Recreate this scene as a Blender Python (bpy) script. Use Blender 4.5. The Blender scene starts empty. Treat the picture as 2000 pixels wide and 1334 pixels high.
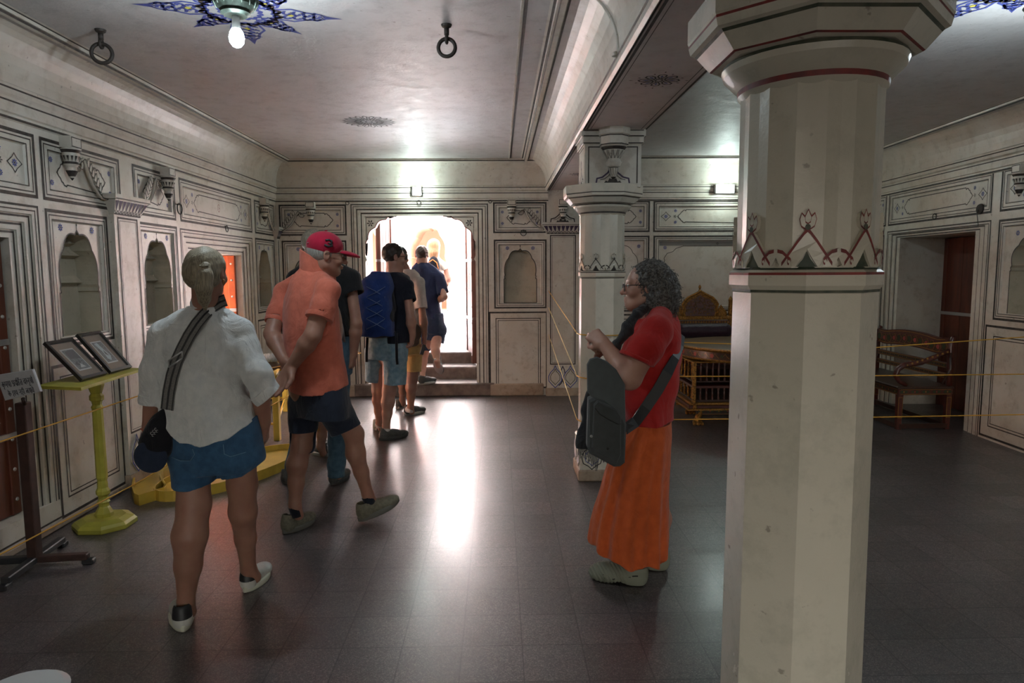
import bpy, math, random
import numpy as np
from mathutils import Vector, Matrix
from mathutils.geometry import tessellate_polygon
random.seed(7); rng = np.random.RandomState(5)
SC = bpy.context.scene; COL = SC.collection
PI = math.pi
# ------------------------------------------------------------------ camera
F_PX = 1333.333; CAM_H = 1.57
YAW, PIT, ROLL = math.radians(1.07), math.radians(5.83), math.radians(-0.33)
cf = np.array([math.sin(YAW)*math.cos(PIT), math.cos(YAW)*math.cos(PIT), -math.sin(PIT)])
r0 = np.array([math.cos(YAW), -math.sin(YAW), 0.]); u0 = np.cross(r0, cf)
cr = r0*math.cos(ROLL)+u0*math.sin(ROLL); cu = -r0*math.sin(ROLL)+u0*math.cos(ROLL)
CO = np.array([0, 0, CAM_H])
cam = bpy.data.cameras.new('camera'); camo = bpy.data.objects.new('camera', cam); COL.objects.link(camo)
cam.sensor_width = 36.0; cam.lens = F_PX*36/2000; cam.clip_start = .05; cam.clip_end = 200
M = Matrix(((cr[0], cu[0], -cf[0], 0), (cr[1], cu[1], -cf[1], 0), (cr[2], cu[2], -cf[2], CAM_H), (0, 0, 0, 1)))
camo.matrix_world = M; SC.camera = camo
def ray(x, y): return cf+cr*(x-1000)/F_PX-cu*(y-667)/F_PX
def onZ(x, y, z=0.): d = ray(x, y); return CO+d*((z-CAM_H)/d[2])
def onY(x, y, Y): d = ray(x, y); return CO+d*(Y/d[1])
def onX(x, y, X): d = ray(x, y); return CO+d*(X/d[0])
# ------------------------------------------------------------------ view, world, daylight
vs = SC.view_settings
vs.view_transform = 'Standard'; vs.look = 'None'; vs.gamma = 1.0; vs.use_curve_mapping = False
vs.exposure = 0.0
SC.cycles.use_denoising = True
SC.cycles.max_bounces = 10; SC.cycles.diffuse_bounces = 6; SC.cycles.glossy_bounces = 4
SC.cycles.sample_clamp_indirect = 40.0
SC.cycles.caustics_reflective = False; SC.cycles.caustics_refractive = False
wd = bpy.data.worlds.new('world'); SC.world = wd; wd.use_nodes = True
wn = wd.node_tree.nodes; bg = wn['Background']
sky = wn.new('ShaderNodeTexSky'); sky.sky_type = 'NISHITA'; sky.sun_disc = False
sky.sun_elevation = math.radians(50); sky.sun_rotation = math.radians(215); sky.air_density = 1.6; sky.dust_density = 4.0
hs = wn.new('ShaderNodeHueSaturation'); hs.inputs['Saturation'].default_value = .45
wd.node_tree.links.new(sky.outputs[0], hs.inputs['Color']); wd.node_tree.links.new(hs.outputs[0], bg.inputs[0])
bg.inputs[1].default_value = 1.5
def lamp(kind, name, loc, energy, color=(1, 1, 1), parent=None, **kw):
    l = bpy.data.lights.new(name, kind); l.energy = energy; l.color = color
    for k, v in kw.items(): setattr(l, k, v)
    o = bpy.data.objects.new(name, l); COL.objects.link(o); o.location = loc
    if parent is not None: o.parent = parent
    return o
def aim(o, d): o.rotation_euler = Vector(d).to_track_quat('-Z', 'Y').to_euler()
sun = lamp('SUN', 'sun', (0, 12, 10), 150.0, (1, .98, .97), angle=.01); aim(sun, (-.35, .75, -1.0))
# daylight portals: the court door, the side doorway, and the open arches behind the camera
def portal(name, loc, d, sx, sy):
    o = lamp('AREA', name, loc, 1.0, shape='RECTANGLE', size=sx, size_y=sy); aim(o, d); o.data.cycles.is_portal = True
    return o
portal('court_door_daylight', (-.97, 9.3, 1.4), (0, -1, 0), 1.5, 2.0)
portal('side_doorway_daylight', (-3.35, 6.85, 1.0), (1, 0, 0), 1.6, 1.9)
portal('rear_arch_daylight', (.3, -3.2, 1.3), (0, 1, 0), 6.4, 2.3)
# ------------------------------------------------------------------ materials
MATS = {}
def N(nt, typ, **kw):
    n = nt.nodes.new(typ)
    for k, v in kw.items(): setattr(n, k, v)
    return n
def mat(name, c, rough=.6, var=0., vscale=4., c2=None, bump=0., bscale=60., metal=0., spec=.5, sheen=0., emit=None, es=0., vdet=4., fac=(.35, .65), stretch=None, alpha=None, coat=0., sss=0.):
    if name in MATS: return MATS[name]
    m = bpy.data.materials.new(name); m.use_nodes = True; nt = m.node_tree; b = nt.nodes['Principled BSDF']
    b.inputs['Roughness'].default_value = rough; b.inputs['Metallic'].default_value = metal
    b.inputs['Specular IOR Level'].default_value = spec
    b.inputs['Base Color'].default_value = (*c, 1)
    if sheen: b.inputs['Sheen Weight'].default_value = sheen
    if coat: b.inputs['Coat Weight'].default_value = coat; b.inputs['Coat Roughness'].default_value = .15
    if sss: b.inputs['Subsurface Weight'].default_value = sss; b.inputs['Subsurface Scale'].default_value = .01
    L = nt.links.new
    tc = N(nt, 'ShaderNodeNewGeometry'); src = tc.outputs['Position']
    if stretch:
        mp = N(nt, 'ShaderNodeMapping'); mp.inputs['Scale'].default_value = stretch; L(src, mp.inputs[0]); src = mp.outputs[0]
    if c2 is None and var: c2 = tuple(x*(1-var) for x in c)
    if c2 is not None:
        n = N(nt, 'ShaderNodeTexNoise'); n.inputs['Scale'].default_value = vscale; n.inputs['Detail'].default_value = vdet
        L(src, n.inputs['Vector'])
        r = N(nt, 'ShaderNodeMapRange'); r.inputs[1].default_value = fac[0]; r.inputs[2].default_value = fac[1]; L(n.outputs[0], r.inputs[0])
        mx = N(nt, 'ShaderNodeMix', data_type='RGBA'); mx.inputs[6].default_value = (*c, 1); mx.inputs[7].default_value = (*c2, 1)
        L(r.outputs[0], mx.inputs[0]); L(mx.outputs[2], b.inputs['Base Color'])
    if bump:
        n2 = N(nt, 'ShaderNodeTexNoise'); n2.inputs['Scale'].default_value = bscale; n2.inputs['Detail'].default_value = 3
        L(src, n2.inputs['Vector'])
        bp = N(nt, 'ShaderNodeBump'); bp.inputs['Strength'].default_value = bump; bp.inputs['Distance'].default_value = .01
        L(n2.outputs[0], bp.inputs['Height']); L(bp.outputs[0], b.inputs['Normal'])
    if emit: b.inputs['Emission Color'].default_value = (*emit, 1); b.inputs['Emission Strength'].default_value = es
    if alpha is not None: b.inputs['Alpha'].default_value = alpha
    MATS[name] = m; return m
def plaster(name, c, stain, rough=.33, amt=.5, gloss=.5, bump=.12):
    """polished lime plaster with blotches, small chips and long scratches"""
    m = bpy.data.materials.new(name); m.use_nodes = True; nt = m.node_tree; b = nt.nodes['Principled BSDF']; L = nt.links.new
    g = N(nt, 'ShaderNodeNewGeometry')
    n1 = N(nt, 'ShaderNodeTexNoise'); n1.inputs['Scale'].default_value = 1.7; n1.inputs['Detail'].default_value = 6; n1.inputs['Roughness'].default_value = .6
    n2 = N(nt, 'ShaderNodeTexNoise'); n2.inputs['Scale'].default_value = 9; n2.inputs['Detail'].default_value = 8; n2.inputs['Roughness'].default_value = .7
    n3 = N(nt, 'ShaderNodeTexNoise'); n3.inputs['Scale'].default_value = 26; n3.inputs['Detail'].default_value = 3
    for n in (n1, n2, n3): L(g.outputs['Position'], n.inputs['Vector'])
    r1 = N(nt, 'ShaderNodeMapRange'); r1.inputs[1].default_value = .38; r1.inputs[2].default_value = .72; r1.inputs[4].default_value = amt; L(n1.outputs[0], r1.inputs[0])
    r2 = N(nt, 'ShaderNodeMapRange'); r2.inputs[1].default_value = .5; r2.inputs[2].default_value = .75; r2.inputs[4].default_value = amt; L(n2.outputs[0], r2.inputs[0])
    r3 = N(nt, 'ShaderNodeMapRange'); r3.inputs[1].default_value = .70; r3.inputs[2].default_value = .74; r3.inputs[4].default_value = .55; L(n3.outputs[0], r3.inputs[0])
    a = N(nt, 'ShaderNodeMix', data_type='RGBA'); a.inputs[6].default_value = (*c, 1); a.inputs[7].default_value = (*stain, 1); L(r1.outputs[0], a.inputs[0])
    st2 = tuple(x*.72 for x in stain)
    d = N(nt, 'ShaderNodeMix', data_type='RGBA'); d.inputs[7].default_value = (*st2, 1); L(a.outputs[2], d.inputs[6]); L(r2.outputs[0], d.inputs[0])
    e = N(nt, 'ShaderNodeMix', data_type='RGBA'); e.inputs[7].default_value = (.16, .12, .09, 1); L(d.outputs[2], e.inputs[6]); L(r3.outputs[0], e.inputs[0])
    L(e.outputs[2], b.inputs['Base Color'])
    rr = N(nt, 'ShaderNodeMapRange'); rr.inputs[3].default_value = rough*.75; rr.inputs[4].default_value = rough*1.5; L(n2.outputs[0], rr.inputs[0]); L(rr.outputs[0], b.inputs['Roughness'])
    b.inputs['Specular IOR Level'].default_value = gloss
    bp = N(nt, 'ShaderNodeBump'); bp.inputs['Strength'].default_value = bump; bp.inputs['Distance'].default_value = .02
    ad = N(nt, 'ShaderNodeMath', operation='ADD'); L(n1.outputs[0], ad.inputs[0]); L(n2.outputs[0], ad.inputs[1]); L(ad.outputs[0], bp.inputs['Height']); L(bp.outputs[0], b.inputs['Normal'])
    MATS[name] = m; return m
PL = plaster('wall_plaster', (.61, .58, .52), (.45, .37, .28), amt=.65)
PLC = plaster('ceiling_plaster', (.50, .48, .475), (.41, .385, .38), rough=.46, amt=.6, bump=.3)
PLK = plaster('column_plaster', (.66, .62, .53), (.50, .49, .40), amt=.5, rough=.22)
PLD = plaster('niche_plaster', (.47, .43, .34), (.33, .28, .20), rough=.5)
PLB = plaster('worn_base_plaster', (.42, .33, .25), (.22, .15, .10), rough=.7, amt=.9, bump=.5)
PLS = plaster('beam_plaster', (.64, .58, .57), (.55, .49, .475), rough=.5, amt=.5)
LN = mat('dark_line_paint', (.022, .016, .014), .6, c2=(.06, .045, .038), vscale=30)
LR = mat('red_line_paint', (.25, .035, .03), .6, c2=(.12, .03, .03), vscale=25)
LG = mat('green_line_paint', (.03, .045, .03), .6, c2=(.10, .10, .07), vscale=25)
BL = mat('blue_paint', (.07, .09, .34), .6, var=.3, vscale=50)
PU = mat('purple_line_paint', (.05, .03, .07), .6)
YEP = mat('yellow_paint_mark', (.6, .5, .08), .6)
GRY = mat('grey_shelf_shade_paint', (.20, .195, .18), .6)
STONE = mat('step_stone', (.20, .15, .125), .6, c2=(.11, .08, .065), vscale=9, bump=.3, bscale=30)
def floor_mat():
    m = bpy.data.materials.new('terrazzo_tiles'); m.use_nodes = True; nt = m.node_tree; b = nt.nodes['Principled BSDF']; L = nt.links.new
    g = N(nt, 'ShaderNodeNewGeometry'); mp = N(nt, 'ShaderNodeMapping'); mp.inputs['Location'].default_value = (.158+.008, -2.479, 0)
    L(g.outputs['Position'], mp.inputs[0])
    sc = N(nt, 'ShaderNodeMapping'); sc.inputs['Scale'].default_value = (1/.2525, 1/.2585, 1); L(mp.outputs[0], sc.inputs[0])
    fr = N(nt, 'ShaderNodeVectorMath', operation='FRACTION'); L(sc.outputs[0], fr.inputs[0])
    fl = N(nt, 'ShaderNodeVectorMath', operation='FLOOR'); L(sc.outputs[0], fl.inputs[0])
    sp = N(nt, 'ShaderNodeSeparateXYZ'); L(fr.outputs[0], sp.inputs[0])
    def edge(o):
        a = N(nt, 'ShaderNodeMath', operation='PINGPONG'); a.inputs[1].default_value = .5; L(o, a.inputs[0]); return a.outputs[0]
    mn = N(nt, 'ShaderNodeMath', operation='MINIMUM'); L(edge(sp.outputs[0]), mn.inputs[0]); L(edge(sp.outputs[1]), mn.inputs[1])
    jr = N(nt, 'ShaderNodeMapRange'); jr.inputs[1].default_value = .006; jr.inputs[2].default_value = .016; L(mn.outputs[0], jr.inputs[0])
    wn_ = N(nt, 'ShaderNodeTexWhiteNoise', noise_dimensions='3D'); L(fl.outputs[0], wn_.inputs['Vector'])
    vo = N(nt, 'ShaderNodeTexVoronoi'); vo.inputs['Scale'].default_value = 240; L(g.outputs['Position'], vo.inputs['Vector'])
    vr = N(nt, 'ShaderNodeSeparateColor'); L(vo.outputs['Color'], vr.inputs[0])
    cr_ = N(nt, 'ShaderNodeValToRGB'); L(vr.outputs[0], cr_.inputs[0])
    e = cr_.color_ramp.elements; e[0].position = 0; e[0].color = (.046, .036, .038, 1); e[1].position = 1; e[1].color = (.19, .165, .15, 1)
    for p, c in ((.45, (.072, .058, .061, 1)), (.75, (.105, .086, .086, 1)), (.92, (.15, .125, .12, 1))):
        q = e.new(p); q.color = c
    n1 = N(nt, 'ShaderNodeTexNoise'); n1.inputs['Scale'].default_value = 1.3; n1.inputs['Detail'].default_value = 6; L(g.outputs['Position'], n1.inputs['Vector'])
    tv = N(nt, 'ShaderNodeMapRange'); tv.inputs[3].default_value = .78; tv.inputs[4].default_value = 1.15; L(wn_.outputs[0], tv.inputs[0])
    nv = N(nt, 'ShaderNodeMapRange'); nv.inputs[1].default_value = .3; nv.inputs[2].default_value = .7; nv.inputs[3].default_value = .8; nv.inputs[4].default_value = 1.25; L(n1.outputs[0], nv.inputs[0])
    m1 = N(nt, 'ShaderNodeMath', operation='MULTIPLY'); L(tv.outputs[0], m1.inputs[0]); L(nv.outputs[0], m1.inputs[1])
    m2 = N(nt, 'ShaderNodeMath', operation='MULTIPLY'); L(m1.outputs[0], m2.inputs[0]); jv = N(nt, 'ShaderNodeMapRange'); jv.inputs[3].default_value = .4; L(jr.outputs[0], jv.inputs[0]); L(jv.outputs[0], m2.inputs[1])
    vm = N(nt, 'ShaderNodeVectorMath', operation='SCALE'); L(cr_.outputs[0], vm.inputs[0]); L(m2.outputs[0], vm.inputs['Scale']); L(vm.outputs[0], b.inputs['Base Color'])
    n4 = N(nt, 'ShaderNodeTexNoise'); n4.inputs['Scale'].default_value = 30; n4.inputs['Detail'].default_value = 5; L(g.outputs['Position'], n4.inputs['Vector'])
    rr = N(nt, 'ShaderNodeMapRange'); rr.inputs[1].default_value = .3; rr.inputs[2].default_value = .7; rr.inputs[3].default_value = .38; rr.inputs[4].default_value = .48; L(n4.outputs[0], rr.inputs[0]); L(rr.outputs[0], b.inputs['Roughness'])
    # every tile sits at its own very small tilt
    wc = N(nt, 'ShaderNodeVectorMath', operation='SUBTRACT'); L(wn_.outputs[1], wc.inputs[0]); wc.inputs[1].default_value = (.5, .5, .5)
    ws = N(nt, 'ShaderNodeVectorMath', operation='MULTIPLY'); L(wc.outputs[0], ws.inputs[0]); ws.inputs[1].default_value = (.022, .022, 0)
    bp = N(nt, 'ShaderNodeBump'); bp.inputs['Strength'].default_value = .07; bp.inputs['Distance'].default_value = .0004
    ad = N(nt, 'ShaderNodeMath', operation='MULTIPLY_ADD'); L(jr.outputs[0], ad.inputs[0]); ad.inputs[1].default_value = 2.; L(n4.outputs[0], ad.inputs[2]); L(ad.outputs[0], bp.inputs['Height'])
    va = N(nt, 'ShaderNodeVectorMath', operation='ADD'); L(bp.outputs[0], va.inputs[0]); L(ws.outputs[0], va.inputs[1])
    vn = N(nt, 'ShaderNodeVectorMath', operation='NORMALIZE'); L(va.outputs[0], vn.inputs[0]); L(vn.outputs[0], b.inputs['Normal'])
    b.inputs['Specular IOR Level'].default_value = .8; b.inputs['Coat Weight'].default_value = .35; b.inputs['Coat Roughness'].default_value = .22
    return m
FLOOR = floor_mat()
# ------------------------------------------------------------------ mesh helpers
class MB:
    def __init__(s): s.v = []; s.f = []; s.m = []; s.mats = []; s.sm = []
    def mi(s, m):
        if m not in s.mats: s.mats.append(m)
        return s.mats.index(m)
    def add(s, vs_, fs, m, smooth=False):
        o = len(s.v); s.v += [tuple(map(float, p)) for p in vs_]; k = s.mi(m)
        for f in fs: s.f.append([o+i for i in f]); s.m.append(k); s.sm.append(smooth)
    def quad(s, a, b, c, d, m): s.add([a, b, c, d], [(0, 1, 2, 3)], m)
    def box(s, lo, hi, m, rot=None, at=None):
        x0, y0, z0 = lo; x1, y1, z1 = hi
        P = [(x0, y0, z0), (x1, y0, z0), (x1, y1, z0), (x0, y1, z0), (x0, y0, z1), (x1, y0, z1), (x1, y1, z1), (x0, y1, z1)]
        if rot is not None: P = [tuple(rot @ Vector(p)) for p in P]
        if at is not None: P = [(p[0]+at[0], p[1]+at[1], p[2]+at[2]) for p in P]
        s.add(P, [(0, 3, 2, 1), (4, 5, 6, 7), (0, 1, 5, 4), (1, 2, 6, 5), (2, 3, 7, 6), (3, 0, 4, 7)], m)
    def bbox(s, lo, hi, m, b=.006, rot=None, at=None):
        """box with chamfered edges"""
        lo = np.array(lo, float); hi = np.array(hi, float); b = min(b, *((hi-lo)/2.2)); P = []; idx = {}
        for sx in (0, 1):
            for sy in (0, 1):
                for sz in (0, 1):
                    c = np.array([hi[0] if sx else lo[0], hi[1] if sy else lo[1], hi[2] if sz else lo[2]])
                    sg = np.array([-1 if sx else 1, -1 if sy else 1, -1 if sz else 1])
                    for ax in range(3):
                        q = c+sg*b; q[ax] = c[ax]; idx[(sx, sy, sz, ax)] = len(P); P.append(tuple(q))
        Fc = []
        for ax in range(3):
            o = [a for a in range(3) if a != ax]
            for sv in (0, 1):
                k = []
                for (i, j) in ((0, 0), (1, 0), (1, 1), (0, 1)):
                    t = [0, 0, 0]; t[ax] = sv; t[o[0]] = i; t[o[1]] = j; k.append(idx[(*t, ax)])
                flip = (sv == 1) ^ (ax == 1); Fc.append(tuple(k) if flip else tuple(k[::-1]))
            for (i, j) in ((0, 0), (1, 0), (1, 1), (0, 1)):   # edges parallel to ax
                t0 = [0, 0, 0]; t0[o[0]] = i; t0[o[1]] = j; t1 = list(t0); t1[ax] = 1
                Fc.append((idx[(*t0, o[0])], idx[(*t1, o[0])], idx[(*t1, o[1])], idx[(*t0, o[1])]))
        for k in ((a, b_, c_) for a in (0, 1) for b_ in (0, 1) for c_ in (0, 1)): Fc.append((idx[(*k, 0)], idx[(*k, 1)], idx[(*k, 2)]))
        if rot is not None: P = [tuple(rot @ Vector(p)) for p in P]
        if at is not None: P = [(p[0]+at[0], p[1]+at[1], p[2]+at[2]) for p in P]
        s.add(P, Fc, m)
    def tube(s, pts, r, m, n=8, closed=False, cap=True, flat=None, smooth=True):
        pts = [np.array(p, float) for p in pts]; K = len(pts); rr = r if hasattr(r, '__len__') else [r]*K
        V = []; up = None
        for i, p in enumerate(pts):
            if closed: t = pts[(i+1) % K]-pts[i-1]
            else: t = pts[min(i+1, K-1)]-pts[max(i-1, 0)]
            t = t/(np.linalg.norm(t)+1e-12)
            if up is None:
                up = np.array([0, 0, 1.]) if abs(t[2]) < .9 else np.array([0, 1., 0])
                if flat is not None: up = np.array(flat[0], float)
            a = up-t*(up@t); a /= (np.linalg.norm(a)+1e-12); b = np.cross(t, a); up = a if flat is None else up
            w = flat[1] if flat is not None else 1.
            for k in range(n):
                q = 2*PI*k/n+PI/n; V.append(p+rr[i]*(a*math.cos(q)*w+b*math.sin(q)))
        Fc = []
        for i in range(K if closed else K-1):
            for k in range(n):
                j = (i+1) % K; Fc.append((i*n+k, i*n+(k+1) % n, j*n+(k+1) % n, j*n+k))
        if cap and not closed: Fc += [tuple(range(n))[::-1], tuple((K-1)*n+k for k in range(n))]
        s.add(V, Fc, m, smooth)
    def lathe(s, prof, m, c=(0, 0, 0), n=24, ph=0., smooth=True, axis=None, seg=None):
        """prof: list of (radius, z); material per ring by seg"""
        V = []
        for (r, z) in prof:
            for k in range(n):
                a = ph+2*PI*k/n; V.append((r*math.cos(a), r*math.sin(a), z))
        if axis is not None:
            q = Vector((0, 0, 1)).rotation_difference(Vector(axis)); V = [tuple(q @ Vector(v)) for v in V]
        V = [(v[0]+c[0], v[1]+c[1], v[2]+c[2]) for v in V]
        for i in range(len(prof)-1):
            mm = m if seg is None or seg[i] is None else seg[i]
            o = i*n
            s.add(V[o:o+2*n], [(k, (k+1) % n, n+(k+1) % n, n+k) for k in range(n)], mm, smooth)
        if prof[0][0] > 1e-5: s.add(V[:n], [tuple(range(n))[::-1]], m)
        if prof[-1][0] > 1e-5: s.add(V[-n:], [tuple(range(n))], m)
    def poly(s, outer, holes, fn, m, flip=False):
        """fill a 2D polygon with holes; fn maps (a,b) to 3D"""
        loops = [outer]+holes; tri = tessellate_polygon([[Vector((a, b, 0)) for a, b in l] for l in loops])
        pts = [p for l in loops for p in l]; V = [fn(a, b) for a, b in pts]; out = []
        for t in tri:
            (x0, y0), (x1, y1), (x2, y2) = (pts[i] for i in t)
            ar = (x1-x0)*(y2-y0)-(x2-x0)*(y1-y0); t = tuple(t)
            if (ar < 0) ^ flip: t = t[::-1]
            out.append(t)
        s.add(V, out, m)
    def loopwall(s, loop, f0, f1, m, flip=False, closed=True):
        n = len(loop); V = [f0(a, b) for a, b in loop]+[f1(a, b) for a, b in loop]
        R = range(n if closed else n-1)
        s.add(V, [((i, (i+1) % n, n+(i+1) % n, n+i) if not flip else (i, n+i, n+(i+1) % n, (i+1) % n)) for i in R], m)
    def obj(s, name, parent=None, weld=False):
        me = bpy.data.meshes.new(name); me.from_pydata(s.v, [], s.f)
        for m in s.mats: me.materials.append(m)
        me.polygons.foreach_set('material_index', s.m); me.polygons.foreach_set('use_smooth', s.sm); me.update()
        o = bpy.data.objects.new(name, me); COL.objects.link(o)
        if parent is not None: o.parent = parent; o.matrix_parent_inverse = parent.matrix_world.inverted()
        return o
def tag(o, label=None, cat=None, group=None, kind=None):
    if label: o['label'] = label
    if cat: o['category'] = cat
    if group: o['group'] = group
    if kind: o['kind'] = kind
    return o
def empty(name, loc, label=None, cat=None, group=None, kind=None):
    o = bpy.data.objects.new(name, None); COL.objects.link(o); o.location = loc; o.empty_display_size = .1
    o.matrix_world = Matrix.Translation(Vector(loc))
    return tag(o, label, cat, group, kind)
def ribbon(mb, pts, w, fn, m, closed=False):
    """a painted line: mitred strip in 2D, mapped by fn"""
    P = [np.array(p, float) for p in pts]; n = len(P); V = []
    for i in range(n):
        a = P[i-1] if (closed or i > 0) else None; b = P[(i+1) % n] if (closed or i < n-1) else None
        d1 = (P[i]-a) if a is not None else (b-P[i]); d2 = (b-P[i]) if b is not None else (P[i]-a)
        d1 = d1/(np.linalg.norm(d1)+1e-9); d2 = d2/(np.linalg.norm(d2)+1e-9)
        n1 = np.array([-d1[1], d1[0]]); n2 = np.array([-d2[1], d2[0]]); q = n1+n2; q = q/(np.linalg.norm(q)+1e-9)
        k = 1/max(.45, q@n1); V += [fn(*(P[i]+q*w/2*k)), fn(*(P[i]-q*w/2*k))]
    R = range(n if closed else n-1)
    mb.add(V, [(2*i, 2*i+1, 2*((i+1) % n)+1, 2*((i+1) % n)) for i in R], m)
def rect(a0, b0, a1, b1): return [(a0, b0), (a1, b0), (a1, b1), (a0, b1)]
def cusped(cx, w, zb, zs, za, lobes=4, amp=.065, ped=.012, k=6, straight=True):
    """outline of a multifoil arch, anticlockwise from lower left"""
    half = []
    T = lobes*k
    for i in range(T+1):
        t = i/T*PI/2; sc = 1-amp*(1-abs(math.sin(lobes*t)))
        if i == T: sc = 1.03
        x = w*math.cos(t)**.78*sc if i < T else 0; z = zs+(za-zs)*(math.sin(t))*sc
        half.append((x, z))
    right = [(cx+w, zb), (cx+w, zs-.05), (cx+w-ped, zs-.045), (cx+w-ped*.6, zs-.02)]+[(cx+x, z) for x, z in half]
    left = [(2*cx-a, b) for a, b in right[::-1]][1:]
    return right+left        # closed by the sill
def cartouche(s0, s1, z0, z1):
    zm = (z0+z1)/2; h = (z1-z0)/2; e = h*1.25
    q = [(0, 0), (.16, .26), (.30, .38), (.40, .62), (.55, .70), (.62, .86), (.82, .93), (.92, .8), (1.0, 1.0)]
    a = [(s0+e*x, zm+h*y) for x, y in q]
    b = [(s1-e*x, zm+h*y) for x, y in q[::-1]]
    c = [(x, 2*zm-y) for x, y in b[::-1]]; d = [(x, 2*zm-y) for x, y in a[::-1]]
    return a+b+c[1:]+d[1:-1]
class Wall:
    def __init__(s, o, d, n): s.o = np.array([*o, 0.]); s.d = np.array([*d, 0.]); s.n = np.array([*n, 0.]); s.Z = np.array([0, 0, 1.]); s.flip = float(np.cross(s.d, s.Z)@s.n) < 0; s.mb = MB(); s.lm = MB()
    def at(s, off): return lambda a, b: s.o+s.d*a+s.Z*b+s.n*off
    def fill(s, poly, holes, off, m, mb=None): (mb or s.mb).poly(poly, holes, s.at(off), m, flip=s.flip)
    def step(s, loop, o0, o1, m, mb=None): (mb or s.mb).loopwall(loop, s.at(o0), s.at(o1), m)
    def line(s, pts, w, off, m=None, closed=False): ribbon(s.mb, pts, w, s.at(off+.0018), m or LN, closed)
    def frame(s, a0, b0, a1, b1, off=0., w=.020, m=None, thin=True, open_bottom=False):
        f = [(a0, b0), (a0, b1), (a1, b1), (a1, b0)]
        s.line(f, w, off, m, closed=not open_bottom)
        if thin:
            g = .026; f = [(a0+g, b0+(0 if open_bottom else g)), (a0+g, b1-g), (a1-g, b1-g), (a1-g, b0+(0 if open_bottom else g))]
            s.line(f, .0075, off, m, closed=not open_bottom)
    def flower(s, a, b, r, off, m=None, n=8):
        m = m or BL
        for k in range(n):
            q = 2*PI*k/n; c = (a+.62*r*math.cos(q), b+.62*r*math.sin(q))
            P = [(c[0]+.36*r*math.cos(q)*math.cos(t)-.2*r*math.sin(q)*math.sin(t), c[1]+.36*r*math.sin(q)*math.cos(t)+.2*r*math.cos(q)*math.sin(t)) for t in (0, 1.05, 2.1, 3.14, 4.2, 5.25)]
            s.mb.poly(P, [], s.at(off+.002), m, flip=s.flip)
        P = [(a+.2*r*math.cos(t*PI/3), b+.2*r*math.sin(t*PI/3)) for t in range(6)]; s.mb.poly(P, [], s.at(off+.002), LN, flip=s.flip)
    def recess(s, a0, b0, a1, b1, dep, holes=(), bev=.012):
        """shallow sunk panel; returns its hole in the wall face"""
        R = rect(a0, b0, a1, b1); r = rect(a0+bev, b0+bev, a1-bev, b1-bev)
        V = [s.at(0)(*p) for p in R]+[s.at(-dep)(*p) for p in r]
        s.mb.add(V, [(i, (i+1) % 4, 4+(i+1) % 4, 4+i) for i in range(4)], PL)
        s.fill(r, list(holes), -dep, PL)
        return R
    def niche(s, arch, off, dep, m=None, bands=None):
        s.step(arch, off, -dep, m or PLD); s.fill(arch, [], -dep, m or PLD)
        cx = sum(p[0] for p in arch)/len(arch)
        s.line(arch+[arch[0]], .010, off)
        if bands:
            xs = [p[0] for p in arch]; a0, a1 = min(xs)+.02, max(xs)-.02
            for zb in bands:
                for k, (dz, dp) in enumerate(((.035, .03), (.015, .045))):
                    P = [s.at(-dep)(a0, zb), s.at(-dep)(a1, zb), s.at(-dep+dp)(a1, zb+dz), s.at(-dep+dp)(a0, zb+dz), s.at(-dep)(a1, zb+.06), s.at(-dep)(a0, zb+.06)]
                s.mb.add(P, [(0, 1, 2, 3), (3, 2, 4, 5)], PLD)
    def finial(s, a, b, off, h=.045):
        s.line([(a, b), (a, b+h)], .006, off)
        s.mb.poly([(a-.008, b+h), (a, b+h-.012), (a+.008, b+h), (a, b+h+.016)], [], s.at(off+.002), LN, flip=s.flip)
    def upper(s, a0, a1, z0=2.03, z1=2.385, cart=True, dep=.014, side=None):
        """panel in the row under the cornice"""
        s.frame(a0, z0, a1, z1)
        h = s.recess(a0+.06, z0+.055, a1-.06, z1-.055, dep)
        s.line(rect(a0+.062, z0+.057, a1-.062, z1-.057), .006, 0, closed=True)
        zm = (z0+z1)/2
        if cart:
            e = .30 if (a1-a0) > 1.2 else .16
            if side is None or True:
                s.line(cartouche(a0+e, a1-e, zm-.085, zm+.085), .0085, -dep, closed=True)
            if a1-a0 > 1.2:
                for q in (a0+.15, a1-.15):
                    s.line([(q-.06, zm), (q-.02, zm+.03), (q, zm+.055), (q+.02, zm+.03), (q+.06, zm), (q+.02, zm-.03), (q, zm-.055), (q-.02, zm-.03)], .006, -dep, closed=True)
                    s.flower(q, zm, .024, -dep)
                for q in (a0+.30-.035, a1-.30+.035): s.flower(q, zm, .02, -dep, LN, 5)
            for q in (a0+.105, a1-.105) if a1-a0 < 1.2 else (a0+.33-.06, a1-.33+.06):
                for z in (zm+.07, zm-.07): s.flower(q, z, .02, -dep)
        return h
    def nichepanel(s, a0, a1, z0=1.12, z1=1.96, zb=1.17, zs=1.5, za=1.845, marg=.05, arch_m=.11, ndep=.16, painted=False, bands=(1.5, 1.68, 1.76)):
        s.frame(a0, z0, a1, z1)
        cx = (a0+a1)/2; w = (a1-a0)/2-arch_m
        ar = cusped(cx, w, zb, zs, za, 4)
        if painted:
            h = s.recess(a0+marg, z0+.045, a1-marg, z1-marg, .016); s.line(ar+[ar[0]], .007, -.016)
        else:
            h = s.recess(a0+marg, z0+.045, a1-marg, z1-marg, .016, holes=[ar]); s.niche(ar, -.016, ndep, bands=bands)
        s.line(rect(a0+marg+.002, z0+.047, a1-marg-.002, z1-marg-.002), .006, 0, closed=True)
        s.finial(cx, za, -.016)
        for q in (cx-w*.78, cx+w*.78): s.flower(q, za+.02, .026, -.016)
        return h
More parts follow.
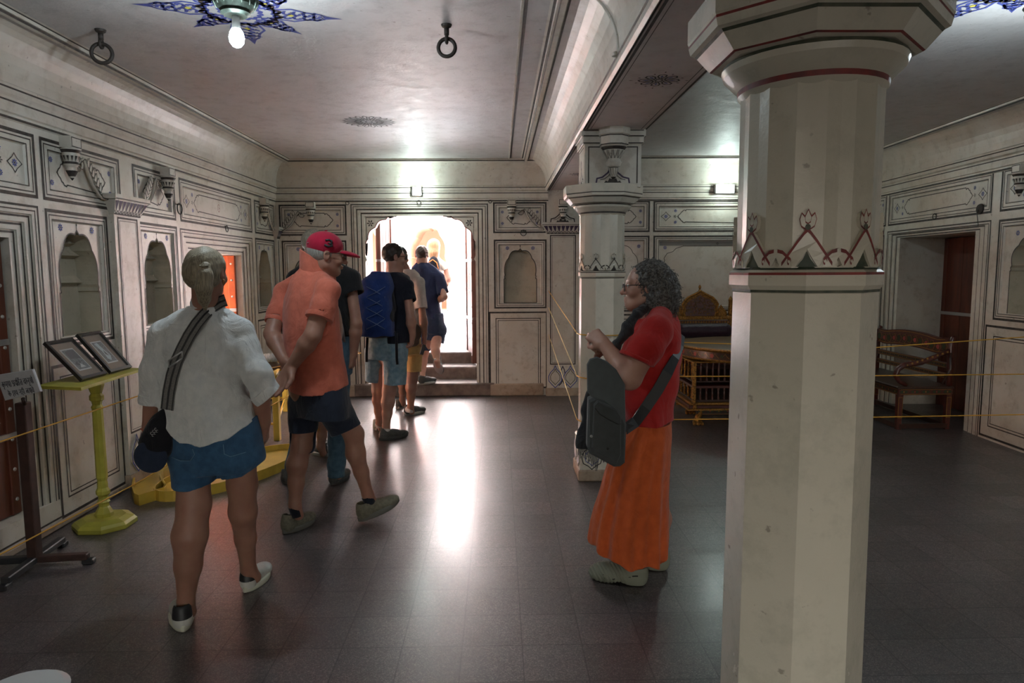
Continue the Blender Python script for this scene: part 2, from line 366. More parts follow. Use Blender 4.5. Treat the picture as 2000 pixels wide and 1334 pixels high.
    def dado(s, a0, a1, z0=.05, z1=1.03, i0=.16, i1=.965, marg=.07):
        s.frame(a0, z0, a1, z1, thin=False, m=LN); s.frame(a0+marg, i0, a1-marg, i1, w=.010)
    def obj(s, name, kind='structure'):
        o = s.mb.obj(name); o['kind'] = kind; return o
def sweep(mb, path, prof, seg, z0=0., closed=False):
    """profile (off, z) swept along a plan polyline; off grows to the left of travel"""
    P = [np.array(p, float) for p in path]; n = len(P); rows = []
    for i in range(n):
        d1 = P[i]-P[i-1] if i > 0 else P[1]-P[0]; d2 = P[i+1]-P[i] if i < n-1 else P[i]-P[i-1]
        d1 = d1/np.linalg.norm(d1); d2 = d2/np.linalg.norm(d2); n1 = np.array([-d1[1], d1[0]]); n2 = np.array([-d2[1], d2[0]])
        q = n1+n2; q /= np.linalg.norm(q); k = 1/(q@n1)
        rows.append([(P[i][0]+q[0]*k*o, P[i][1]+q[1]*k*o, z+z0) for o, z in prof])
    for j in range(len(prof)-1):
        for i in range(n-1):
            mb.quad(rows[i][j], rows[i+1][j], rows[i+1][j+1], rows[i][j+1], seg[j])
def medallion(mb, cx, cy, z, R, style, m1, m2):
    fn = lambda a, b: (a, b, z)
    def rp(r, t): return (cx+r*math.cos(t), cy+r*math.sin(t))
    if style == 'flower':
        n = 8
        for k in range(n):
            q = 2*PI*k/n
            pet = [rp(R*r_, q+dt) for r_, dt in ((.35, -.12), (.62, -.30), (.86, -.2), (.95, 0), (.86, .2), (.62, .30), (.35, .12))]
            ribbon(mb, pet, R*.075, fn, m1); mb.poly([rp(R*.42, q), rp(R*.62, q-.1), rp(R*.78, q), rp(R*.62, q+.1)], [], fn, m2, flip=True)
            mb.poly([rp(R*.97, q+PI/n), rp(R*1.06, q+PI/n-.05), rp(R*1.14, q+PI/n), rp(R*1.06, q+PI/n+.05)], [], fn, m1, flip=True)
        for r_ in (.16, .3): ribbon(mb, [rp(R*r_*(1+.12*math.cos(8*t)), t) for t in np.linspace(0, 2*PI, 48, endpoint=False)], R*.07, fn, m1, True)
        for q in (0, PI/2, PI, 3*PI/2): mb.poly([rp(R*1.18, q), rp(R*1.3, q-.03), rp(R*1.42, q), rp(R*1.3, q+.03)], [], fn, m1, flip=True)
    else:
        n = 20
        for k in range(n):
            q = 2*PI*k/n
            ribbon(mb, [rp(R*r_, q+dt) for r_, dt in ((.3, 0), (.55, -.10), (.8, -.13), (.95, -.02), (.85, .09), (.55, .05), (.3, 0))], R*.06, fn, m1)
            ribbon(mb, [rp(R*.1, q), rp(R*.28, q+.12)], R*.02, fn, m2)
        for r_ in (.12, .3, .5): ribbon(mb, [rp(R*r_*(1+.08*math.cos(10*t)), t) for t in np.linspace(0, 2*PI, 60, endpoint=False)], R*.06, fn, m1, True)
def bluestar(mb, cx, cy, z, R):
    """large painted ceiling flower: blue scrolls with pointed arms round the lamp"""
    fn = lambda a, b: (a, b, z)
    def rp(r, t): return (cx+r*math.cos(t), cy+r*math.sin(t))
    for k in range(8):
        q = 2*PI*k/8+.2; L_ = R*(1.0 if k % 2 == 0 else .78)
        body = [rp(L_*r_, q+dt) for r_, dt in ((.35, -.36), (.55, -.32), (.66, -.16), (.8, -.1), (.86, -.035), (1, 0), (.86, .035), (.8, .1), (.66, .16), (.55, .32), (.35, .36))]
        ribbon(mb, body, R*.03, fn, BL)
        for j in range(5):
            rr = L_*(.36+.1*j); sp = .26-.045*j
            for sgn in (-1, 1):
                c = q+sgn*sp*.6
                ribbon(mb, [rp(rr+R*.045*math.cos(a)*(1-.12*a), c+.09*math.sin(a)) for a in np.linspace(0, 5.2, 9)], R*.034, fn, BL)
                ribbon(mb, [rp(rr+R*.05, c-.05), rp(rr+R*.09, c+.03)], R*.012, fn, LN)
        mb.poly([rp(L_*.86, q-.03), rp(L_*.97, q), rp(L_*.86, q+.03), rp(L_*.8, q)], [], fn, BL, flip=True)
        mb.poly([rp(L_*.5, q-.07), rp(L_*.55, q), rp(L_*.5, q+.07), rp(L_*.45, q)], [], fn, YEP, flip=True)
    for r_ in (.2, .34, .38): ribbon(mb, [rp(R*r_*(1+.07*math.cos(16*t)), t) for t in np.linspace(0, 2*PI, 96, endpoint=False)], R*.04, fn, BL if r_ < .36 else LN, True)
# ================================================================== THE SETTING
BY = 8.6; LX = -2.75; YN = -3.0; BX0, BX1, BZ = .62, 1.07, 2.575
CZ = 2.92; CZ2 = 2.945
def RX(y): return 4.51+.047*(y-6.26)
def door_steps(W, a0, a1, z0, z1, m, dep, n=4, mt=None, top=None):
    """stepped plaster frame round an opening; returns the hole of the wall face and the last depth"""
    mt = mt or PL; tm = top if top is not None else m
    for k in range(n):
        t0, t1 = 1-k/n, 1-(k+1)/n; o = -dep*k/n; o2 = -dep*(k+1)/n
        A = (a0-m*t0, z1+tm*t0, a1+m*t0); Bq = (a0-m*t1, z1+tm*t1, a1+m*t1)
        f = W.at(o)
        if k > 0:
            W.mb.quad(f(A[0], z0), f(Bq[0], z0), f(Bq[0], Bq[1]), f(A[0], A[1]), mt)
            W.mb.quad(f(A[0], A[1]), f(Bq[0], Bq[1]), f(Bq[2], Bq[1]), f(A[2], A[1]), mt)
            W.mb.quad(f(Bq[2], z0), f(A[2], z0), f(A[2], A[1]), f(Bq[2], Bq[1]), mt)
            W.mb.loopwall([(Bq[0], z0), (Bq[0], Bq[1]), (Bq[2], Bq[1]), (Bq[2], z0)], W.at(o), W.at(o2), mt, closed=False)
            W.line([(A[0]+.014, z0), (A[0]+.014, A[1]-.014), (A[2]-.014, A[1]-.014), (A[2]-.014, z0)], .012, o)
        else:
            W.mb.loopwall([(A[0]+m/n, z0), (A[0]+m/n, A[1]-tm/n), (A[2]-m/n, A[1]-tm/n), (A[2]-m/n, z0)], W.at(0), W.at(o2), mt, closed=False)
            W.frame(A[0], z0, A[2], A[1], 0, w=.013, open_bottom=True)
    return rect(a0-m*(1-1/n), z0, a1+m*(1-1/n), z1+tm*(1-1/n)), -dep
def pilaster(parent, W, a0, a1, z1=2.0, off=.035, cap=True):
    mb = MB(); f0, f1 = W.at(0), W.at(off)
    R = rect(a0, 0, a1, z1); mb.poly(R, [], f1, PL, flip=W.flip); mb.loopwall(R, f0, f1, PL)
    g = .045; fr = W.at(off+.0018)
    ribbon(mb, rect(a0+g, .405, a1-g, z1-.03), .013, fr, LN, True); ribbon(mb, rect(a0+g+.02, .425, a1-g-.02, z1-.05), .004, fr, LN, True)
    # lotus base: raised leaves with blue and dark outlines over a worn block
    mb.box((0, 0, 0), (0, 0, 0), PL) if False else None
    c = (a0+a1)/2; w = (a1-a0)/2; fb = W.at(off+.012)
    B = rect(a0-.012, 0, a1+.012, .10); mb.poly(B, [], fb, PLB, flip=W.flip); mb.loopwall(B, f0, fb, PLB)
    for q in (c-w*.48, c+w*.48):
        leaf = [(q, .385), (q-w*.10, .34), (q-w*.30, .30), (q-w*.42, .25), (q-w*.40, .19), (q-w*.22, .15), (q, .105), (q+w*.22, .15), (q+w*.40, .19), (q+w*.42, .25), (q+w*.30, .30), (q+w*.10, .34)]
        mb.poly(leaf[::-1], [], fb, PL, flip=not W.flip); mb.loopwall(leaf, f1, fb, PL)
        ribbon(mb, leaf, .010, W.at(off+.0145), BL, True)
        ribbon(mb, [(q+(x-q)*.72, .245+(z-.245)*.72) for x, z in leaf], .007, W.at(off+.0145), LN, True)
    dia = [(c, .375), (c-.022, .33), (c-.03, .27), (c, .20), (c+.03, .27), (c+.022, .33)]; ribbon(mb, dia, .012, W.at(off+.004), PU, True)
    ribbon(mb, [(c-.05, .13), (c-.02, .16), (c, .2), (c+.02, .16), (c+.05, .13)], .014, W.at(off+.004), LN)
    o = mb.obj('pilaster', parent)
    if cap:
        mb = MB(); A0, A1 = a0-.05, a1+.05
        V = [f(a, z) for a, z, f in ((a0, z1-.01, f1), (a1, z1-.01, f1), (A1, z1+.095, W.at(off+.045)), (A0, z1+.095, W.at(off+.045)), (a0, z1-.01, f0), (a1, z1-.01, f0), (A1, z1+.095, f0), (A0, z1+.095, f0))]
        mb.add(V, [(0, 1, 2, 3), (0, 3, 7, 4), (1, 5, 6, 2), (0, 4, 5, 1)], PL)
        T = rect(A0-.012, z1+.095, A1+.012, z1+.13); ft = W.at(off+.055); mb.poly(T, [], ft, PL, flip=W.flip); mb.loopwall(T, f0, ft, PL)
        ribbon(mb, [(A0-.012, z1+.1), (A1+.012, z1+.1)], .006, W.at(off+.057), LN)
        n = 9
        def sl(a, z):
            t = (z-(z1-.01))/.105; return W.at(off+.045*t+.003)(c+(a-c)*(1+t*(.05/w)), z)
        for k in range(n):
            x0 = a0+(a1-a0)*k/n; x1 = a0+(a1-a0)*(k+1)/n; xm = (x0+x1)/2
            mb.poly([(x0+.002, z1+.085), (xm, z1+.01), (x1-.002, z1+.085)], [], sl, PU, flip=W.flip)
            ribbon(mb, [(x0, z1+.02), (xm-.004, z1+.0), (xm+.004, z1), (x1, z1+.02)], .006, sl, LN)
        ribbon(mb, [(a0, z1-.005), (a1, z1-.005)], .009, sl, LN)
        mb.obj('pilaster_capital', parent)
    return o
def corbel(parent, W, a, dr, z=2.40, off=0., L=.30, drop=.24, name='scroll_bracket'):
    """small block with a lotus cup hanging under it, and an S-scroll bracket with leaves beside it"""
    mb = MB(); f = lambda u, v, w: tuple(W.o+W.d*u+W.Z*v+W.n*(off+w))
    def bx(u0, v0, w0, u1, v1, w1, m):
        mb.add([f(u, v, w) for w in (w0, w1) for v in (v0, v1) for u in (u0, u1)], [(0, 1, 3, 2), (4, 6, 7, 5), (0, 4, 5, 1), (2, 3, 7, 6), (0, 2, 6, 4), (1, 5, 7, 3)], m)
    bx(a-.055, z-.035, 0, a+.055, z+.035, .075, PL)
    ribbon(mb, rect(a-.048, z-.028, a+.048, z+.028), .006, lambda x, y: f(x, y, .077), LN, True)
    prof = [(.055, 0), (.062, -.012), (.05, -.03), (.052, -.05), (.040, -.085), (.044, -.10), (.03, -.12), (.032, -.14), (.018, -.175), (.012, -.185), (0.001, -.20)]
    pm = [PL, LN, PL, PL, LN, PL, PL, LN, PL, LN]
    cc = f(a, z-.035, .035)
    mb.lathe(prof, PL, c=cc, n=14, seg=pm)
    for k in range(14):
        q = 2*PI*k/14
        for (ra, za, rb, zb) in ((.053, -.05, .041, -.085), (.033, -.14, .02, -.172)):
            dq = .13
            P = [(cc[0]+1.04*r_*math.cos(q+e), cc[1]+1.04*r_*math.sin(q+e), cc[2]+z_) for r_, z_, e in ((ra, za, -dq), (rb, zb, 0), (ra, za, dq))]
            mb.add(P, [(0, 1, 2)], LN)
    mb.obj('lotus_corbel', parent)
    if dr:
        mb = MB(); x0 = a+dr*.075; zt = z-.075
        sp = [(x0+dr*(.045+.030*math.cos(t)*k_), zt-.03+.030*math.sin(t)*k_) for t, k_ in [(PI*1.0-i*.55, .35+i*.075) for i in range(9)][::1]]
        # spiral eye then long S down to the pilaster cap
        eye = [(x0+dr*.045-dr*(.012+.0042*i)*math.cos(i*.62+.9), zt-.035+(.012+.0042*i)*math.sin(i*.62+.9)) for i in range(9)]
        S = eye+[(x0+dr*.085, zt-.0), (x0+dr*.105, zt-.03), (x0+dr*.13, zt-.085), (x0+dr*.17, zt-.15), (x0+dr*.22, zt-drop*.82), (x0+dr*.27, zt-drop*.97), (x0+dr*(L+.02), zt-drop)]
        mb.tube([f(u, v, .018) for u, v in S], [.006]*9+[.011, .012, .013, .013, .012, .010, .007], PL, n=8)
        ribbon(mb, [(u, v) for u, v in S], .006, lambda x, y: f(x, y, .031), LN)
        for k in range(6):
            t = (k+1)/7; u = x0+dr*(.10+.17*t); v = zt-.01-drop*.85*t
            lf = [(u, v), (u+dr*.012, v+.035), (u+dr*.03, v+.055), (u+dr*.034, v+.025), (u+dr*.026, v-.012)]
            mb.add([f(p, q_, .004) for p, q_ in lf]+[f(p, q_, .016) for p, q_ in lf], [(0, 1, 2, 3, 4), (9, 8, 7, 6, 5)]+[(i, (i+1) % 5, 5+(i+1) % 5, 5+i) for i in range(5)], PL)
            ribbon(mb, lf, .005, lambda x, y: f(x, y, .018), LN, True)
        # spandrel fill under the S
        mb.obj(name, parent)
# ---- left wall
WL = Wall((LX, 0), (0, 1), (1, 0)); H = []
h, dp0 = door_steps(WL, 2.75, 3.98, .175, 1.78, .205, .05, 4, top=.19); H.append(h)
h, dp1 = door_steps(WL, 6.27, 7.50, .175, 1.765, .25, .05, 4, top=.19); H.append(h)
for s0, s1 in ((-2.9, -1.4), (-1.2, .9), (1.1, 2.4)): H.append(WL.upper(s0, s1)); WL.frame(s0, .05, s1, 1.96)
H.append(WL.upper(2.6, 4.19)); H.append(WL.upper(4.256, 5.10)); H.append(WL.upper(5.295, 5.945)); H.append(WL.upper(6.047, 7.755)); H.append(WL.upper(7.865, 8.52))
H.append(WL.nichepanel(4.26, 4.90, arch_m=.105)); H.append(WL.nichepanel(5.31, 5.95, arch_m=.10)); H.append(WL.nichepanel(7.85, 8.49, arch_m=.12))
WL.dado(4.21, 4.93, .05, 1.0, .16, .93); WL.dado(5.33, 5.97); WL.dado(7.83, 8.5)
WL.line([(2.5, .06), (4.2, .06)], .012, 0)
WL.fill(rect(YN, 0, BY, 2.44), H, 0, PL)
WL.flower(6.9, 2.21, .02, -.014, LR, 3)
for r_ in (.026,): WL.line([(6.9+r_*math.cos(t), 2.21+1.35*r_*math.sin(t)) for t in np.linspace(0, 2*PI, 18, endpoint=False)], .006, -.014, LR, True)
# reveals of both openings
for (a0, a1, z0, z1, dp) in ((2.75, 3.98, .175, 1.78, -.05), (6.27, 7.50, .175, 1.765, -.05)):
    WL.mb.loopwall([(a0, z0), (a0, z1), (a1, z1), (a1, z0)], WL.at(dp), WL.at(-.42), PL, closed=False); WL.mb.quad(WL.at(0)(a0-.3, z0), WL.at(0)(a1+.3, z0), WL.at(-.45)(a1+.3, z0), WL.at(-.45)(a0-.3, z0), PL)
wl = WL.obj('wall_left')
pilaster(wl, WL, 4.94, 5.29); pilaster(wl, WL, 8.50, 8.6, cap=True)
corbel(wl, WL, 4.49, 1, L=.37); corbel(wl, WL, 5.77, -1, L=.36); corbel(wl, WL, 8.09, 1, L=.36)
# ---- back wall
WB = Wall((0, BY), (1, 0), (0, -1)); H = []
H.append(WB.upper(-2.70, -1.89, 2.04, 2.40)); H.append(WB.upper(-.055, .59, 2.06, 2.42))
H.append(WB.nichepanel(-2.68, -1.90, arch_m=.13, bands=None)); H.append(WB.nichepanel(-.05, .59, zb=1.18, zs=1.53, arch_m=.115, bands=None, ndep=.12))
WB.dado(-2.68, -1.90, .1, 1.05); WB.dado(-.12, .60, .1, 1.06, .1, .985, marg=.08)
h, _ = door_steps(WB, -1.665, -.29, .165, 2.267, .155, .04, 3, top=.14); H.append(h)
# spandrel plate with cusped corners
def cusp_side(sx, x0, x1):   # from springer (x0,1.78) up to (x1,2.26)
    out = []
    n = 4
    for k in range(n+1):
        t = k/n*PI/2; bx_, bz_ = math.cos(t)**1.15, math.sin(t)**.95
        out.append((x1+(x0-x1)*bx_, 1.80+.46*bz_))
    pts = [(x0, 1.70), (x0+sx*.018, 1.73), (x0, 1.78)]
    for k in range(n):
        (ax, az), (bx_, bz_) = out[k], out[k+1]
        for j in range(1, 7):
            u = j/6; b = math.sin(u*PI)*.032; nx, nz = (bz_-az), -(bx_-ax); L_ = math.hypot(nx, nz)
            s_ = -1 if sx > 0 else 1
            pts.append((ax+(bx_-ax)*u+s_*nx/L_*b*1.0, az+(bz_-az)*u+s_*nz/L_*b))
    return pts
lft = cusp_side(1, -1.665, -1.27); rgt = cusp_side(-1, -.29, -.69)
op = [(-1.665, .165)]+lft+rgt[::-1]+[(-.29, .165)]
spL = lft+[(-1.665, 2.2675)]; spR = rgt+[(-.29, 2.2675)]
for sp_ in (spL, spR):
    WB.fill(sp_, [], -.04, PL); WB.step(sp_, -.04, -.16, PL); WB.fill(sp_, [], -.16, PL)
WB.line(lft[2:], .010, -.04, LR); WB.line(rgt[2:], .010, -.04, LR)
WB.line([(-1.645, 1.66), (-1.645, 2.25), (-1.30, 2.25)], .005, -.04); WB.line([(-.31, 1.66), (-.31, 2.25), (-.66, 2.25)], .005, -.04)
for q in (-1.595, -.365): WB.flower(q, 2.18, .045, -.04, LN, 6)
WB.mb.loopwall([(-1.665, .165), (-1.665, 2.267), (-.29, 2.267), (-.29, .165)], WB.at(-.04), WB.at(-.55), PL, closed=False)
# right bay part of the back wall
H.append(WB.upper(1.12, 1.88, 2.065, 2.43)); H.append(WB.upper(1.945, 3.55, 2.065, 2.43)); H.append(WB.upper(3.62, 4.55, 2.065, 2.43))
for a0, a1 in ((1.12, 1.88), (1.95, 3.55), (3.62, 4.55)):
    WB.frame(a0, 1.07, a1, 2.0); H.append(WB.recess(a0+.055, 1.12, a1-.055, 1.955, .016)); WB.line(rect(a0+.057, 1.122, a1-.057, 1.953), .006, 0, closed=True)
    WB.dado(a0, a1, .05, 1.02)
    w = (a1-a0)/2-.12; cx = (a0+a1)/2
    if a1-a0 > 1.2:
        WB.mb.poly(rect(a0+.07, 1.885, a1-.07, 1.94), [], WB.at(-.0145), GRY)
        q = [(-w, 1.14), (-w, 1.66), (-w+.02, 1.70), (-w+.01, 1.73), (-w+.05, 1.79), (-w+.12, 1.81), (-w+.16, 1.85), (-w+.25, 1.88)]
        WB.line([(cx+x, z) for x, z in q]+[(cx-x, z) for x, z in q[::-1]], .007, -.016)
        WB.flower(cx-w+.02, 1.86, .025, -.013); WB.flower(cx+w-.02, 1.86, .025, -.013); WB.flower(cx, 1.91, .02, -.012, LN, 5)
    else:
        ar = cusped(cx, w, 1.15, 1.6, 1.9, 4); WB.line(ar, .007, -.016); WB.flower(a0+.12, 1.88, .025, -.016); WB.flower(a1-.12, 1.88, .025, -.016)
WB.fill([(-2.75, 0), (-1.82, 0), (-1.82, .165), (-.135, .165), (-.135, 0), (4.75, 0), (4.75, 2.98), (-2.75, 2.98)], H, 0, PL)
wb = WB.obj('wall_back')
pilaster(wb, WB, .60, 1.0, 2.045, off=.05)
corbel(wb, WB, -2.31, -1, L=.32); corbel(wb, WB, .165, 1, z=2.42, L=.33)
corbel(wb, WB, .80, 0, z=2.42, off=.02)
# lotus ornament painted above the pilaster
mb = MB(); fo = WB.at(.03)
def lotus_orn(mb, fn, c, z, w, m1=PU, m2=LN):
    arch_ = [(c-w, z), (c-w*.95, z+w*.28), (c-w*.62, z+w*.36), (c-w*.30, z+w*.62), (c-w*.12, z+w*.95), (c-w*.2, z+w*1.2), (c, z+w*1.5), (c+w*.2, z+w*1.2), (c+w*.12, z+w*.95), (c+w*.30, z+w*.62), (c+w*.62, z+w*.36), (c+w*.95, z+w*.28), (c+w, z)]
    ribbon(mb, arch_, w*.09, fn, m1); ribbon(mb, [(c+(x-c)*.8, z+(y-z)*.72) for x, y in arch_[1:-1]], w*.04, fn, m2)
    star = [(c-w*.55, z), (c-w*.42, z+w*.16), (c-w*.3, z+w*.1), (c-w*.2, z+w*.3), (c-w*.08, z+w*.24), (c, z+w*.48), (c+w*.08, z+w*.24), (c+w*.2, z+w*.3), (c+w*.3, z+w*.1), (c+w*.42, z+w*.16), (c+w*.55, z)]
    mb.poly(star, [], fn, m2, flip=False)
lotus_orn(mb, WB.at(.004), .80, 2.18, .15, LN); mb.obj('painted_lotus', wb)
# worn plinth and the stone steps up to the court door
mb = MB(); mb.bbox((-2.75, BY-.035, 0), (-1.83, BY+.05, .15), PLB, .012); mb.bbox((-.125, BY-.04, 0), (.56, BY+.05, .155), PLB, .012); mb.bbox((1.06, BY-.02, 0), (4.6, BY+.05, .05), PLB, .01)
mb.bbox((LX, YN, 0), (LX+.02, 8.6, .045), PLB, .008)
b_ = mb.obj('baseboard_back'); b_['kind'] = 'structure'
mb = MB(); mb.bbox((-1.84, BY-.035, 0), (-.06, 9.0, .165), STONE, .014); mb.bbox((-1.66, 8.95, .0), (-.30, 9.4, .325), STONE, .014); mb.bbox((-1.66, 9.32, 0), (-.30, 9.6, .476), STONE, .012)
o = mb.obj('trim_5'); o['kind'] = 'structure'
# ---- right wall
dR = np.array([.047, 1.]); dR /= np.linalg.norm(dR)
WR = Wall((RX(0), 0), tuple(dR), (-dR[1], dR[0])); H = []
h, _ = door_steps(WR, 6.49, 7.83, 0.0, 1.93, .24, .03, 3, top=.08); H.append(h)
H.append(WR.upper(6.26, 8.06, 2.09, 2.45)); H.append(WR.upper(8.13, 8.55, 2.09, 2.45))
for s0, s1 in ((4.9, 6.13), (3.2, 4.7), (1.4, 3.0)): H.append(WR.upper(s0, s1, 2.09, 2.455))
H.append(WR.nichepanel(5.2, 6.13, 1.12, 2.0, zb=1.16, zs=1.6, za=1.86, arch_m=.15, bands=(1.55, 1.7)))
for s0, s1 in ((-2.9, -1), (-.8, 1.2), (1.4, 3.0), (3.2, 5.05)): WR.frame(s0, 1.12, s1, 2.0)
for s0, s1 in ((5.0, 6.22), (3.2, 4.9), (1.4, 3.0)): WR.dado(s0, s1, .03, 1.05, .13, .96, marg=.11)
WR.frame(8.15, .05, 8.5, 1.97)
WR.fill(rect(YN, 0, 8.66, 2.5), H, 0, PL)
# alcove behind the opening
WR.mb.loopwall([(6.49, 0), (6.49, 1.93), (7.83, 1.93), (7.83, 0)], WR.at(-.03), WR.at(-.62), PL, closed=False)
o = RX(7.83); al = Wall((0, 7.826), (1, 0), (0, -1)); x0 = RX(7.8)+.08; x1 = x0+.50
for w_ in (al,):
    w_.mb = WR.mb
    w_.frame(x0, 1.15, x1, 1.86, .002); w_.frame(x0+.06, 1.17, x1-.06, 1.80, .002, thin=False, w=.006)
    ar = cusped((x0+x1)/2, .15, 1.2, 1.55, 1.72, 4); w_.line(ar, .007, .002); w_.flower(x0+.11, 1.74, .025, .002, LN); w_.flower(x1-.11, 1.74, .025, .002, LN); w_.finial((x0+x1)/2, 1.72, .002)
    w_.frame(x0, .1, x1, 1.05, .002); w_.frame(x0+.07, .18, x1-.07, .97, .002, thin=False)
wr = WR.obj('wall_right')
corbel(wr, WR, 5.86, 0, z=2.42)
# ---- rear wall, open in three arches to daylight
mb = MB(); f = lambda a, b: (a, YN, b); A = [cusped(c, .8, 0.02, 1.4, 2.2, 5) for c in (-.9, 1.5)]
mb.poly(rect(-2.75, 0, 4.1, 2.98), A, f, PL); 
for a in A: mb.loopwall(a, f, lambda a_, b: (a_, YN-.3, b), PL)
o = mb.obj('wall_rear'); o['kind'] = 'structure'
# ---- floor
mb = MB(); mb.quad((-2.95, YN-.2, 0), (5.5, YN-.2, 0), (5.5, BY+.02, 0), (-2.95, BY+.02, 0), FLOOR); o = mb.obj('floor'); o['kind'] = 'structure'
# ---- ceilings, coves, cornices, beam
def arc(u0, z0, u1, z1, n=9): return [(u0+(u1-u0)*(1-math.cos(t)), z0+(z1-z0)*math.sin(t)) for t in np.linspace(0, PI/2, n)]
def make_prof(zc, low, cw):
    P = []; S = []
    def p(o, z, m=PL): P.append((o, z)); S.append(m)
    if low:
        for o, z, m in ((0, 2.435, PL), (.010, 2.442, PL), (.010, 2.456, LN), (.010, 2.470, PL), (.022, 2.478, PL), (.022, 2.535, PL), (.022, 2.545, LN)): p(o, z, m)
    p(.022, 2.56, PL); p(.036, 2.575, PL); p(.036, 2.602, PL); p(.042, 2.61, LN); p(.042, 2.624, PL)
    for q in arc(.03, 2.635, cw, zc-.012): p(*q)
    S[-1] = PLC; p(cw+.012, zc-.012, LN); p(cw+.022, zc-.03, PL); p(cw+.05, zc-.03, PL); p(cw+.055, zc-.018, LN); p(cw+.066, zc-.018, PL); p(cw+.07, zc-.003, PL); p(cw+.085, zc-.003, LN); p(cw+.10, zc-.001, PL)
    # material of segment j is that of its END point
    return P, S[1:]
mb = MB()
P, S = make_prof(CZ, True, .20); sweep(mb, [(BX0, BY), (LX, BY), (LX, YN)], P, S)
o = mb.obj('trim_1'); o['kind'] = 'structure'
mb = MB(); P, S = make_prof(CZ, False, .25)
sweep(mb, [(BX0, YN), (BX0, BY-.03)], P, S)
fz = lambda z: (lambda a, b: (a, b, z))
ribbon(mb, [(BX0-.47, YN), (BX0-.47, BY-.26)], .016, fz(CZ-.002), LN); mb.box((BX0-.497, YN, CZ-.012), (BX0-.483, BY-.27, CZ), PL)
rib = [(BX0-.03-.22*(1-math.cos(t)), 3.42, 2.63+.285*math.sin(t)) for t in np.linspace(0, PI/2, 12)]
mb.tube([(BX0-.02, 3.42, 2.60)]+rib, .013, PL, n=8)
mb.lathe([(.001, 0), (.02, .006), (.022, .02), (.001, .03)], PL, c=(BX0-.045, 3.42, 2.60), n=10)
o = mb.obj('trim_2'); o['kind'] = 'structure'
mb = MB(); P, S = make_prof(CZ2, True, .20); sweep(mb, [(RX(YN), YN), (RX(BY), BY), (BX1, BY)], P, S); o = mb.obj('trim_3'); o['kind'] = 'structure'
mb = MB()
mb.quad((LX+.2, YN, CZ), (LX+.2, BY-.2, CZ), (BX0-.2, BY-.2, CZ), (BX0-.2, YN, CZ), PLC)
mb.quad((BX1, YN, CZ2), (BX1, BY-.2, CZ2), (RX(BY)-.2, BY-.2, CZ2), (RX(YN)-.2, YN, CZ2), PLC)
mb.box((LX-.5, YN-.3, 2.99), (5.4, BY+.5, 3.1), PLC)
medallion(mb, -1.157, 6.33, CZ-.002, .24, 'fine', LN, LN)
bluestar(mb, -1.33, 3.72, CZ-.002, .5); bluestar(mb, 2.55, 3.45, CZ2-.002, .5)
o = mb.obj('ceiling'); o['kind'] = 'structure'
# beam with painted soffit edge lines and a flower
mb = MB(); mb.box((BX0, YN, BZ), (BX1, BY, 2.97), PLS)
for x in (BX0+.014, BX1-.014): ribbon(mb, [(x, YN), (x, BY)], .014, fz(BZ-.0018), LN)
ribbon(mb, [(BX1-.05, YN), (BX1-.05, BY)], .005, fz(BZ-.0018), LN); ribbon(mb, [(BX0+.04, YN), (BX0+.04, BY)], .004, fz(BZ-.0018), LN)
for x, sg in ((BX0, -1), (BX1, 1)):
    for z in (BZ+.006,): ribbon(mb, [(YN, z), (BY, z)], .008, (lambda X: (lambda a, b: (X, a, b)))(x+sg*.0018), LN)
medallion(mb, .855, 3.72, BZ-.002, .115, 'flower', LN, BL); medallion(mb, .855, 7.2, BZ-.002, .115, 'flower', LN, BL); medallion(mb, .855, .2, BZ-.002, .115, 'flower', LN, BL)
o = mb.obj('trim_4'); o['kind'] = 'structure'
# ---- outer shell so no daylight leaks in
mb = MB()
mb.box((LX-.9, YN-.3, -.1), (LX-.5, 6.0, 3.1), PL); mb.box((LX-.5, YN-.3, 1.785), (LX-.43, BY, 3.1), PL); mb.box((LX-.5, YN, -.1), (LX-.43, 2.7, 1.79), PL); mb.box((LX-.5, 4.03, -.1), (LX-.43, 6.2, 1.79), PL); mb.box((LX-.5, 7.56, -.1), (LX-.43, BY+.6, 1.79), PL)
mb.box((LX-.5, BY+.17, -.1), (-1.69, BY+.5, 3.1), PL); mb.box((-.27, BY+.17, -.1), (5.5, BY+.5, 3.1), PL); mb.box((-1.7, BY+.04, 2.275), (-.26, BY+.5, 3.1), PL)
mb.box((RX(7.8)+.66, YN-.3, -.1), (5.6, BY+.5, 3.1), PL)
o = mb.obj('wall_outer'); o['kind'] = 'structure'
